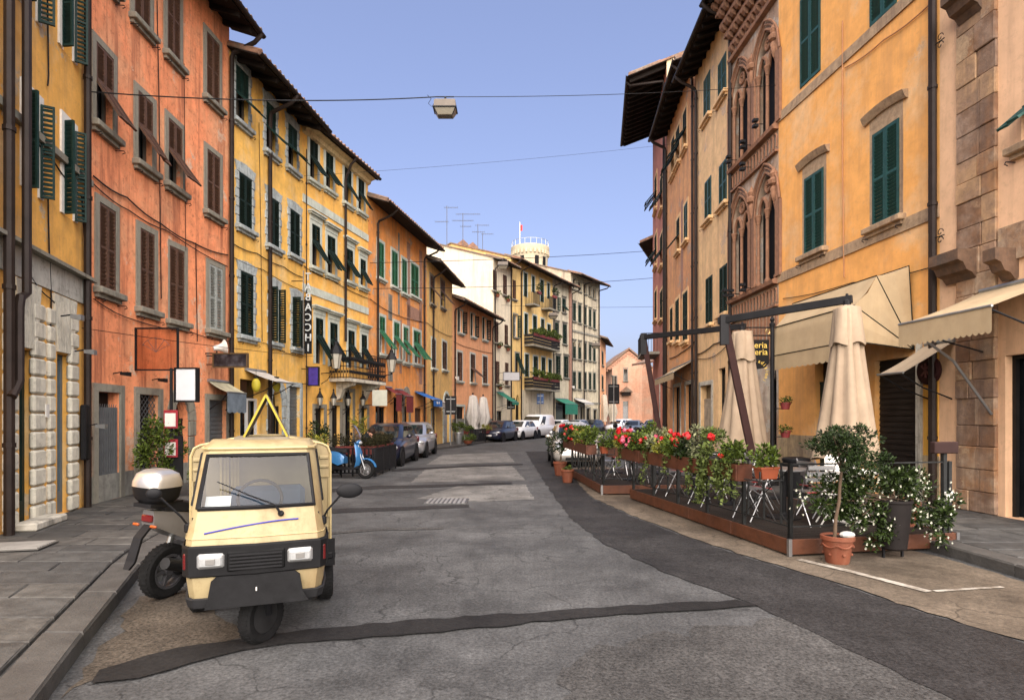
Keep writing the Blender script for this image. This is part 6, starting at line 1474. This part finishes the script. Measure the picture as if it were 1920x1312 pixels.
awning(L1,'faded half-collapsed awning over the grey roller shutter',388,426,2.62,.5,.28,mat('awning_faded',(.42,.40,.27),.9,var=.25),val=.5,nsc=4,m2=mat('tarp_blue_grey',(.12,.15,.18),.8,var=.3))
RDA=mat('awning_red',(.14,.018,.018),.85,var=.2); awning(L4,'dark red awning, left of the two beside the pale hanging sign',722,733,3.05,.5,.3,RDA,val=.75,nsc=5); awning(L4,'dark red awning, right of the two by the arched door',740,754,3.0,.55,.3,RDA,val=.75,nsc=5)
BLA=mat('awning_blue',(.015,.11,.36),.7,var=.15); t=awning(L4,'bright blue awning with white lettering at the corner of the orange house',777,795,3.0,1.0,.4,BLA,val=.32,nsc=9); tm=text_mesh('Bar  A',.2,.004); obj('lettering',tm,WHITE,t,T((L4.u(795)-L4.u(777))*.5,-1.045,-.55))
awning(L5,'small white awning next to the blue one',806,825,2.75,.5,.22,CANW,val=.25,nsc=6)
GRA=mat('awning_green',(.02,.16,.10),.75,var=.15); awning(L7,'green awning at the foot of the cream house',930,943,3.7,1.4,.8,GRA,val=.2,nsc=6); awning(L9,'green awning over the doorway of the grey-cream house',1040,1064,3.5,1.1,.5,GRA,val=1.0,nsc=5,m2=GRA); awning(L10,'white awning on the tall pale house at the bend',1076,1094,3.6,1.2,.45,CANW,val=.15,nsc=6)
# ------------------------------------------------------------------ signs
def boxsign(label, p0, p1, Y, th, m, frame=None, name='hanging_sign', brk=0.0, group=None):
    x0,z0=p0; x1,z1=p1; t=thing(name,label,'sign',((x0+x1)/2,Y,z0),0,group); w=(x1-x0)/2; h=z1-z0
    MB().cbox(-w,w,-th/2,th/2,0,h,.012).build('panel',m,t)
    if frame: 
        f=.03; MB().box(-w-f,-w-.001,-th/2-.01,th/2+.01,-f,h+f).box(w+.001,w+f,-th/2-.01,th/2+.01,-f,h+f).box(-w-.001,w+.001,-th/2-.01,th/2+.01,-f,-.001).box(-w-.001,w+.001,-th/2-.01,th/2+.01,h+.001,h+f).build('frame',frame,t)
    for zz in ((h-.04,.05) if brk else ()): MB().tube([(-w-brk,0,zz),(-w,0,zz)],.014,6).build('bracket',IRON,t)
    return t
def sx(px,Y): return (px-CX)/FX*Y
def sz(py,Y): return EZ+(HY-py)/FX*Y
t=boxsign('weathered see-through square sign with a faint fan drawing on the orange house',(sx(256,12.1),sz(692,12.1)),(sx(332,12.1),sz(617,12.1)),12.1,.03,glass('weathered_plastic',(.93,.80,.72),.12),IRON,brk=.3)
fw=MB()
for a in (-60,-35,0,35,60): fw.tube([(0,-.03,.35),(math.sin(rad(a))*.3,-.03,.35+abs(math.cos(rad(a)))*.30)],.005,4)
fw.tube([(math.sin(rad(a))*.31,-.03,.36+math.cos(rad(a))*.28) for a in range(-65,70,10)],.005,4); fw.build('fan_drawing',mat('faded_line',(.12,.07,.06),.8),t)
boxsign('blank white sign box in a black frame on a pole',(sx(332,11.6),sz(751,11.6)),(sx(369,11.6),sz(692,11.6)),11.6,.10,mat('sign_white',(.62,.64,.66),.5,var=.05),BLACKP)
tt=thing('notice_pole','grey pole holding small red-framed notices in front of the orange house','sign post',(sx(321,11.6),11.6,HP)); MB().tube([(0,0,0),(0,0,sz(690,11.6)-HP)],.03,8).build('pole',IRON,tt)
for zz,c in ((1.35,mat('notice_red',(.28,.02,.03),.6)),(.78,MATS['notice_red'])): q=MB().cbox(-.11,.16,-.075,-.035,zz,zz+.36,.008).build('notice_frame',c,tt); MB().box(-.08,.13,-.079,-.0755,zz+.04,zz+.30).build('notice_sheet',WHITE,q)
MB().box(.02,.24,-.03,.0,.25,1.2).build('board',IRON,tt)
boxsign('dark long sign with a blurred photo above the orange house corner',(sx(402,14.8),sz(687,14.8)),(sx(463,14.8),sz(664,14.8)),14.8,.08,mat('sign_photo',(.02,.022,.03),.3,var=.6,scale=3,col2=(.10,.10,.11)),mat('sign_brass',(.12,.08,.04),.5,.4),brk=.2)
boxsign('deep violet-blue lightbox sign beside the vertical lettering',(sx(579,20),sz(722,20)),(sx(597,20),sz(689,20)),20,.1,mat('sign_violet',(.05,.03,.22),.35,var=.6,scale=2),BLACKP,brk=.25)
boxsign('pale blank square sign left of the dark red awnings',(sx(698,23.2),sz(761,23.2)),(sx(726,23.2),sz(731,23.2)),23.2,.06,mat('sign_pale',(.42,.43,.35),.6,var=.12),None,brk=.25)
boxsign('grey lightbox hanging in front of the cream house',(sx(944,45.5),sz(713,45.5)),(sx(974,45.5),sz(698,45.5)),45.5,.2,mat('sign_grey',(.38,.39,.40),.5,var=.1),BLACKP,brk=.5)
# vertical lettering seen from behind
Y=19.3; t=thing('vertical_letter_sign','tall vertical sign of grey block letters seen from behind','sign',(sx(578,Y),Y,sz(662,Y))); H=sz(510,Y)-sz(662,Y)
MB().box(-.17,-.15,-.02,.02,-.05,H+.05).build('rail',GALV,t); MB().box(-.14,.10,.035,.055,-.02,H*.7).build('backing',BLACKP,t)
for i,ch in enumerate('TABACCHI'):
    o=obj('letter',text_mesh(ch,.35,.03,True),mat('letter_grey',(.50,.54,.54),.6,0,var=.12),t,T(.0,0,H*(1-(i+.5)/8))@Matrix.Diagonal((.9,1,1,1)))
for zz in (.3,H*.5,H-.3): MB().tube([(-.55,0,zz),(-.16,0,zz)],.015,6).build('bracket',IRON,t)
# restaurant sign on an iron post
Y=13.6; px0=sx(1448,Y); t=thing('restaurant_sign','dark hanging sign with yellow lettering on a black iron post','sign',(px0,Y,HP)); zt_=sz(612,Y)-HP
MB().lathe([(.14,0),(.14,.25),(.09,.32),(.055,.5),(.045,.6),(.045,zt_),(.06,zt_),(.07,zt_+.06),(.03,zt_+.10),(.055,zt_+.16),(.01,zt_+.24)],12).build('post',IRON,t,smooth=35)
z1=sz(637,Y)-HP; z0=sz(692,Y)-HP
for zz in (sz(614,Y)-HP,sz(629,Y)-HP): MB().tube([(0,0,zz),(-.62,0,zz)],.016,6).build('arm',IRON,t)
MB().tube([(-.10+math.cos(a)*.075*(1-a/14),0,sz(622,Y)-HP+math.sin(a)*.075*(1-a/14)) for a in [i*.5 for i in range(22)]],.008,5).build('scroll',mat('brass',(.5,.35,.12),.3,.9),t)
bo=MB().prism([(-.62,z0+.14),(-.5,z0+.03),(-.34,z0),(-.18,z0+.03),(-.08,z0+.14),(-.08,z1),(-.62,z1)],.03,T(0,.015,0)@RX(90)).build('board',mat('sign_black',(.015,.013,.012),.5,var=.2),t)
GOLD=mat('gold_letter',(.72,.50,.10),.5,var=.1); h=z1-z0
for tx_,zz,s_ in (('teria',z1-.13,.20),('ceria',z1-.29,.20)): obj('lettering',text_mesh(tx_,s_,.004),GOLD,bo,T(-.31,-.022,zz))
for i,ch in enumerate('adizioni'):
    a=62-i*16; obj('lettering',text_mesh(ch,.12,.004),GOLD,bo,T(-.40+math.cos(rad(a+8))*.27,-.022,z0-.075+math.sin(rad(a+8))*.27)@RY(90-a-8))
for i,zz in enumerate((1.1,1.75)):
    tt=potted('small red-potted plant on the iron post, %s one'%('lower','upper')[i],(px0+.28,Y-.05,HP+zz),.12,.16,(.16,.14,.10),.2,200,.05,'mid',60+i,pm=mat('pot_red',(.2,.03,.03),.6)); MB().tube([(0,0,.02),(-.28,.05,.02)],.012,5).build('bracket',IRON,tt)
# road signs seen from behind
def backsign(label,px,Y,y0,y1,w,m=None,base=0.0):
    x=sx(px,Y); t=thing('road_sign',label,'road sign',(x,Y,base),0,'road signs seen from behind'); za,zb=sz(y1,Y)-base,sz(y0,Y)-base; MB().tube([(0,0,0),(0,0,zb)],.035,8).build('pole',GALV,t); MB().box(-w/2,w/2,.036,.05,za,zb).build('panel',m or mat('sign_back',(.035,.035,.037),.6,.2,var=.2),t)
    for zz in (za+.15,zb-.2): MB().box(-w*.4,w*.4,.02,.0355,zz,zz+.05).build('clamp',GALV,t)
backsign('dark back of a road sign in front of the narrow yellow house',845,33,742,777,.64); backsign('large dark back of a road sign at the right near the church',1151,46,720,757,.88); backsign('dark back of a road sign below the grey lightbox',958,47,746,767,.66); backsign('blue road sign on a pole before the arcaded yellow house',1013,52,738,757,.62,mat('sign_blue',(.02,.06,.16),.5))
# ------------------------------------------------------------------ lamps and cables
def hang_lamp(label,p,w):
    t=thing('hanging_street_lamp',label,'street lamp',p,0,'street lamps hung on cables'); s=w/.46
    HM=mat('lamp_housing',(.11,.09,.07),.5,.1,var=.15)
    MB().loft([[(x*k*s,y*k*s,z*s) for x,y in ((-.23,-.14),(.23,-.14),(.23,.14),(-.23,.14))] for z,k in ((0,1.0),(.13,.97),(.155,.88),(.156,.3))]).build('housing',HM,t); MB().cbox(-.25*s,.25*s,-.16*s,.16*s,-.03*s,0,.006).build('rim',IRON,t)
    MB().loft([[(x*k*s,y*k*s,z*s) for x,y in ((-.23,-.14),(.23,-.14),(.23,.14),(-.23,.14))] for z,k in ((-.031,1.0),(-.15,.70),(-.16,.66))]).build('diffuser',mat('lamp_diffuser',(.16,.14,.10),.25,var=.1,spec=.7),t); 
    for sg in (-1,1): MB().tube([(sg*.225*s,-.142*s,-.03*s),(sg*.16*s,-.10*s,-.155*s)],.012*s,5).build('edge_bar',IRON,t)
    MB().lathe([(.06*s,.157*s),(.05*s,.18*s),(.025*s,.2*s),(.02*s,.26*s)],10).build('hanger',IRON,t); MB().tube([(-.18*s,0,.26*s),(.18*s,0,.26*s)],.012*s,6).build('cross_bar',IRON,t)
def wire(label,a,c,sag=.2,r=.008,n=24):
    a,c=Vector(a),Vector(c); t=MB().tube([(a.lerp(c,i/n)-Vector((0,0,sag*4*(i/n)*(1-i/n)))-a) for i in range(n+1)],r,5).build('overhead_cable',IRON,None,T(*a),label=label,cat='cable',group='cables across the street'); return t
lp=P(835,205,12.4); hang_lamp('beige street lamp hung on a cable over the middle of the street',lp,.46); top=lp+Vector((0,0,.27))
wire('cable from the left houses to the near hanging lamp',P(150,171,10.35),top-Vector((.18,0,.01)),.12,.012); wire('cable from the near hanging lamp to the gothic house',top+Vector((.18,0,-.01)),P(1457,160,15.75),.08,.007)
MB().tube([lp+Vector(q) for q in ((-.38,0,.30),(-.30,0,.22),(-.36,0,.12),(-.28,0,.05),(-.22,0,.16),(-.1,0,.20))],.006,5).build('lamp_lead',IRON,None,label='loose loop of lead dangling left of the near hanging lamp',cat='cable',group='cables across the street')
hang_lamp('grey hanging lamp in front of the cream house, second along the street',P(943,498,38),.66); wire('dark cable carrying the second lamp',P(694,493,24.9),P(1222,470,37),.1,.014); hang_lamp('small hanging lamp by the grey-cream house, third along the street',P(1037,592,48),.7); wire('cable crossing the street just below the second lamp',P(700,541,25.2),P(1226,521,37),.15,.014)
wire('thin cable crossing high in front of the sky',P(570,330,20.2),P(1262,270,26),.1,.005); wire('thin far cable carrying the third lamp',P(940,572,47),P(1224,575,37.2),.1,.01); hang_lamp('farthest small hanging lamp beside the tall pale house',P(1117,648,58),.8); wire('pale cord strung low along the left shopfronts',P(148,614,10.2),P(590,668,20.0),.05,.007)
def lantern(label,b,px,py,s=1.0,arm=.55):
    uu,zz=b.uz(px,py); t=thing('wall_lantern',label,'lantern',(0,0,0),0,'wall lanterns'); t.matrix_basis=T(*b.o)@b.frame(uu,zz,0)
    MB().tube([(0,0,0),(0,-arm*.6,.02),(0,-arm,.06)],.016,6).tube([(0,0,-.3*s),(0,-arm*.4,-.2*s),(0,-arm*.75,.02)],.012,6).build('bracket',IRON,t)
    y=-arm; F=T(0,y,.06)
    MB().lathe([(.01,0),(.05,.02),(.03,.07),(.10*s,.10)],6,F).build('cup',IRON,t); MB().lathe([(.095*s,.101),(.17*s,.101+.42*s),(.01,.101+.42*s)],6,F).build('glass_body',mat('lantern_glass',(.42,.40,.33),.2,var=.15,spec=.7),t)
    MB().lathe([(.19*s,.102+.42*s),(.19*s,.13+.42*s),(.09*s,.14+.60*s),(.06*s,.14+.64*s),(.06*s,.14+.70*s),(.02,.16+.74*s),(.035,.2+.76*s),(.005,.2+.84*s)],6,F).build('cap',IRON,t)
    for k in range(6): a=k*math.pi/3; MB().tube([F@Vector((math.cos(a)*.097*s,math.sin(a)*.097*s,.10)),F@Vector((math.cos(a)*.173*s,math.sin(a)*.173*s,.10+.42*s))],.008,4).build('glazing_bar',IRON,t)
lantern('large black street lantern on a bracket left of the iron balcony',L3,602,700,1.25,.6); lantern('large black street lantern on a bracket right of the iron balcony',L4,697,705,1.25,.9)
for px,w_ in ((588,'first'),(614,'second'),(642,'third'),(670,'fourth')): lantern('small door lantern under the balcony, %s from the left'%w_,L3,px,768,.62,.25)
for px,sd_,nm in ((452,1,'left'),(492,2,'right')):
    uu,zz=L2.uz(px,722); t=thing('paper_lantern','yellow oblong lantern hanging at the cafe door, %s one'%nm,'lantern',(0,0,0),0,'yellow cafe lanterns'); t.matrix_basis=T(*L2.o)@L2.frame(uu,zz,.45); MB().ell((0,0,0),(.12,.12,.2),14,10).build('shade',mat('lantern_yellow',(.42,.36,.03),.6,var=.15),t,smooth=True); MB().lathe([(.07,.2),(.07,.25)],10).build('cap',IRON,t); MB().tube([(0,0,.25),(0,0,.45)],.006,4).build('cord',IRON,t); 
# white loudspeaker-like floodlight
uu,zz=L1.uz(385,655); t=thing('wall_loudspeaker','round white horn loudspeaker on the corner of the orange house','loudspeaker',(0,0,0)); t.matrix_basis=T(*L1.o)@L1.frame(uu,zz,0); MB().tube([(0,0,-.1),(0,-.3,-.1)],.015,6).tube([(0,-.3,-.1),(0,-.3,0)],.015,6).build('bracket',IRON,t); MB().lathe([(.06,-.14),(.075,-.02),(.12,.08),(.19,.14),(.195,.15),(.17,.13),(.01,.02)],20,T(0,-.36,.04)@RZ(45)@RX(80)).build('horn',WHITE,t,smooth=40)
for (b,px,py,lab) in ((L0,100,592,'small spotlight above the second stone doorway'),(L0,127,658,'grey floodlight over the shop door at the left'),(L1,212,700,'dark floodlight above the folding gate'),(L1,285,712,'dark floodlight above the lattice door'),(L0,150,798,'small tap-like lamp beside the notice box'),(L6,851,708,'round white lamp on the peach house edge'),(L10,1071,725,'round white lamp at the foot of the tall pale house')):
    uu,zz=b.uz(px,py); t=thing('wall_spotlight',lab,'spotlight',(0,0,0),0,'small wall lights'); t.matrix_basis=T(*b.o)@b.frame(uu,zz,.1 if b is L0 else 0); big=1.6 if b in (L6,L10) else .6
    MB().tube([(0,0,0),(0,-.16,.03)],.012,6).build('bracket',IRON,t); MB().loft([[(-.09*big,-.15,-.03),(.09*big,-.15,-.03),(.09*big,-.15,.04*big),(-.09*big,-.15,.04*big)],[(-.11*big,-.30,-.09*big),(.11*big,-.30,-.09*big),(.11*big,-.30,.05*big),(-.11*big,-.30,.05*big)]]).build('head',(WHITE if b in (L6,L10) else GALV) if b is not L1 else IRON,t)
# ------------------------------------------------------------------ left pavement furniture and plants
potted('big green leafy shrub in a pot beside the lattice door',(-6.95,11.6,HP),.22,.38,(.42,.40,.55),.98,2600,.075,'mid',41,clusters=22)
potted('terracotta pot of small red flowers near the notice pole',(-6.35,11.9,HP),.15,.24,(.22,.2,.16),.36,400,.05,'mid',42,flowers=6)
potted('yellow-green bush in a pot behind the three-wheeler',(-4.62,13.9,.012),.2,.4,(.28,.26,.42),.85,1700,.065,'yellow',43,clusters=18)
potted('dark leafy plant by the first door under the balcony',(-6.55,20.0,HP),.2,.4,(.35,.32,.5),.95,900,.09,'dark',44)
t=potted('spiky dracaena plant by the last door under the balcony',(-5.75,22.0,HP),.22,.45,(.1,.1,.1),1.3,10,.1,'mid',45); m_=MB(); rnd=random.Random(3)
for c in ((0,0,1.35),(.25,0,1.1)):
    for i in range(60):
        v=Vector((rnd.gauss(0,1),rnd.gauss(0,1),rnd.gauss(.2,.8))).normalized(); leaf1(m_,c,v,rnd.uniform(.35,.55),rnd,.08)
m_.build('spiky_leaves',LEAF['yellow'],t)
# dark fenced terrace with planters
def fencebox(label,p0,p1,h,n):
    p0,p1=Vector((*p0,0)),Vector((*p1,0)); d=p1-p0; t=thing('dark_fence',label,'fence',(p0.x,p0.y,.01),math.degrees(math.atan2(d.y,d.x)),'dark fences of the left terraces'); L_=d.length
    for zz in (.08,h-.04): MB().box(.021,L_-.021,-.015,.015,zz,zz+.03).build('rail',IRON,t)
    for i in range(n+1): x=L_*i/n; MB().box(x-.02,x+.02,-.02,.02,0,h).build('post',IRON,t)
    k=int(L_/.11)
    for i in range(k): x=(i+.5)*L_/k; MB().box(x-.025,x+.025,-.008,.008,.111,h-.041).build('slat',BLACKP,t)
fencebox('dark slatted fence facing the street behind the blue scooter',(-5.2,16.85),(-3.92,16.75),.82,2); fencebox('dark slatted fence along the road side of the left terrace',(-3.9,16.8),(-3.85,19.4),.82,3)
def hedge(label,loc,rz,L_,seed,leafm='brown',z=.62,pm=mat('pot_dark_red',(.16,.03,.025),.6,var=.2)):
    t=thing('hedge_trough',label,'planter',(*loc,z),rz,'hedge troughs on the left terraces'); rnd=random.Random(seed); MB().loft([[(x*k+L_/2,y*k,zz) for x,y in ((-L_/2,-.12),(L_/2,-.12),(L_/2,.12),(-L_/2,.12))] for zz,k in ((0,.94),(.2,1.0),(.21,1.03),(.24,1.03),(.24,.97),(.2,.96))]).build('trough',pm,t); m_=MB()
    for i in range(int(L_/.3)+1): clump(m_,(min(L_,i*.3),0,.36),(.26,.2,.2),420,.05,rnd,.0,8)
    m_.build('foliage',LEAF[leafm],t)
    for zz in (0,): 
        for x in (.1,L_-.1): MB().box(x-.02,x+.02,-.02,.02,-z+.015,-.0).build('leg',IRON,t)
hedge('brownish hedge in a red trough facing the street, left terrace front',(-5.1,17.1),0,1.1,1); hedge('brownish hedge along the road side, near half of the left terrace',(-4.1,17.0),88,1.2,2); hedge('brownish hedge along the road side, far half of the left terrace',(-4.08,18.25),88,1.2,3)
fencebox('dark fence in front of the closed white parasols',(-2.6,36.3),(-1.75,38.9),.95,3); hedge('green hedge trough by the dark sign pole on the left',(-2.9,36.6),80,1.5,4,'mid'); hedge('low green hedge trough before the dark blue car',(-1.9,38.9),75,1.3,5,'yellow')
potted('grey-potted bush left of the dark fence near the road sign',(-3.15,34.6,HP),.25,.7,(.4,.35,.35),1.0,700,.09,'mid',46,pm=GALV); potted('low green plant at the kerb before the dark fence',(-2.62,34.9,HP),.3,.2,(.5,.4,.25),.35,700,.09,'mid',47)
# planting on the far balconies
for b,xl,xr,py,lab in ((L8,984,1033,648,'trailing green plants on the upper long balcony'),(L8,984,1033,726,'trailing green plants on the lower long balcony'),(L8,993,998,565,'dark round plant on the small top balcony, left'),(L8,1022,1028,572,'dark round plant on the small top balcony, right')):
    u0,u1=b.u(xl),b.u(xr); zz=b.z((u0+u1)/2,py); t=thing('balcony_plants',lab,'plants',(0,0,0),0,'plants on the far balconies'); t.matrix_basis=T(*b.o)@b.frame(u0,zz,.8); rnd=random.Random(int(xl+py)); m_=MB(); k=max(1,int((u1-u0)/.5))
    MB().box(0,u1-u0,-.12,.1,.55,.78).build('flower_box',mat('pot_dark_red',(.16,.03,.025),.6),t)
    for i in range(k): clump(m_,((i+.5)*(u1-u0)/k,-.05,rnd.uniform(.85,1.2)),(.45,.3,.32),260,.13,rnd,.1,6)
    m_.build('foliage',LEAF['mid'] if k>2 else LEAF['dark'],t)
for i,(px,py) in enumerate(((929,555),(949,564),(932,651),(949,656),(934,728))):
    uu,zz=L7.uz(px,py); t=thing('window_plant','small potted plant under a window of the cream house, %s'%('top left','top right','middle left','middle right','bottom left')[i],'potted plant',(0,0,0),0,'window plants on the cream house'); t.matrix_basis=T(*L7.o)@L7.frame(uu,zz-.1,.2); MB().lathe([(.12,0),(.18,.22),(.15,.22),(.1,.18)],10).build('pot',CLAY,t); m_=MB(); clump(m_,(0,0,.3),(.3,.25,.2),120,.12,random.Random(i),.1,4); m_.build('foliage',LEAF['mid'],t)
# seated person on the left terrace
def person(label,loc,rz):
    v=[(0,0,.47),(0,.02,.70),(0,.04,.93),(0,.03,1.03),(0,.0,1.10),(0,-.01,1.20),(.10,-.02,.46),(.13,-.42,.47),(.13,-.43,.08),(.13,-.55,.04),(-.10,-.02,.46),(-.13,-.42,.47),(-.13,-.43,.08),(-.13,-.55,.04),(.17,.03,.92),(.23,-.02,.68),(.12,-.24,.66),(.08,-.32,.68),(-.17,.03,.92),(-.23,-.02,.68),(-.12,-.24,.66),(-.08,-.32,.68)]
    e=[(0,1),(1,2),(2,3),(3,4),(4,5),(0,6),(6,7),(7,8),(8,9),(0,10),(10,11),(11,12),(12,13),(2,14),(14,15),(15,16),(16,17),(2,18),(18,19),(19,20),(20,21)]
    rr=[.15,.14,.15,.055,.085,.08,.095,.07,.045,.04,.095,.07,.045,.04,.065,.05,.035,.03,.065,.05,.035,.03]
    me=bpy.data.meshes.new('body'); me.from_pydata(v,e,[]); o=bpy.data.objects.new('tmp',me); COL.objects.link(o); sm=o.modifiers.new('s','SKIN'); ss=o.modifiers.new('d','SUBSURF'); ss.levels=2
    for i,sv in enumerate(me.skin_vertices[0].data): sv.radius=(rr[i],rr[i]); sv.use_root=(i==0)
    dg=bpy.context.evaluated_depsgraph_get(); dg.update(); m2=bpy.data.meshes.new_from_object(o.evaluated_get(dg)); bpy.data.objects.remove(o); m2.materials.clear()
    for m in (mat('jacket_navy',(.015,.015,.03),.85,var=.2),mat('skin',(.45,.24,.16),.6,var=.05),mat('jeans',(.03,.04,.08),.85)): m2.materials.append(m)
    for p in m2.polygons:
        c=p.center; p.material_index=1 if c.z>1.0 or (c.y<-.25 and c.z>.6) else (2 if c.z<.50 else 0); p.use_smooth=True
    t=thing('person',label,'person',loc,rz); obj('body',m2,None,t); MB().ell((0,.03,1.20),(.10,.105,.12),14,10).ell((0,.09,1.10),(.085,.05,.12),12,8).build('hair',mat('hair_brown',(.05,.025,.015),.7,var=.3),t,smooth=True)
    MB().ell((0,-.10,1.165),(.014,.02,.022),8,6).build('nose',MATS['skin'],t)
    for sg in (-1,1): MB().ell((sg*.032,-.088,1.19),.011,8,6).build('eye',IRON,t)
    MB().box(-.22,.22,-.2,.22,.40,.43).build('bench_seat',IRON,None,T(*loc)@RZ(rz),label='plain dark stool the person sits on',cat='stool') if False else None
person('person with brown hair in a dark jacket sitting on the left terrace',(-4.42,18.4,.06),-60)
chair('dark terrace chair the seated person uses',(-4.42,18.4),120)
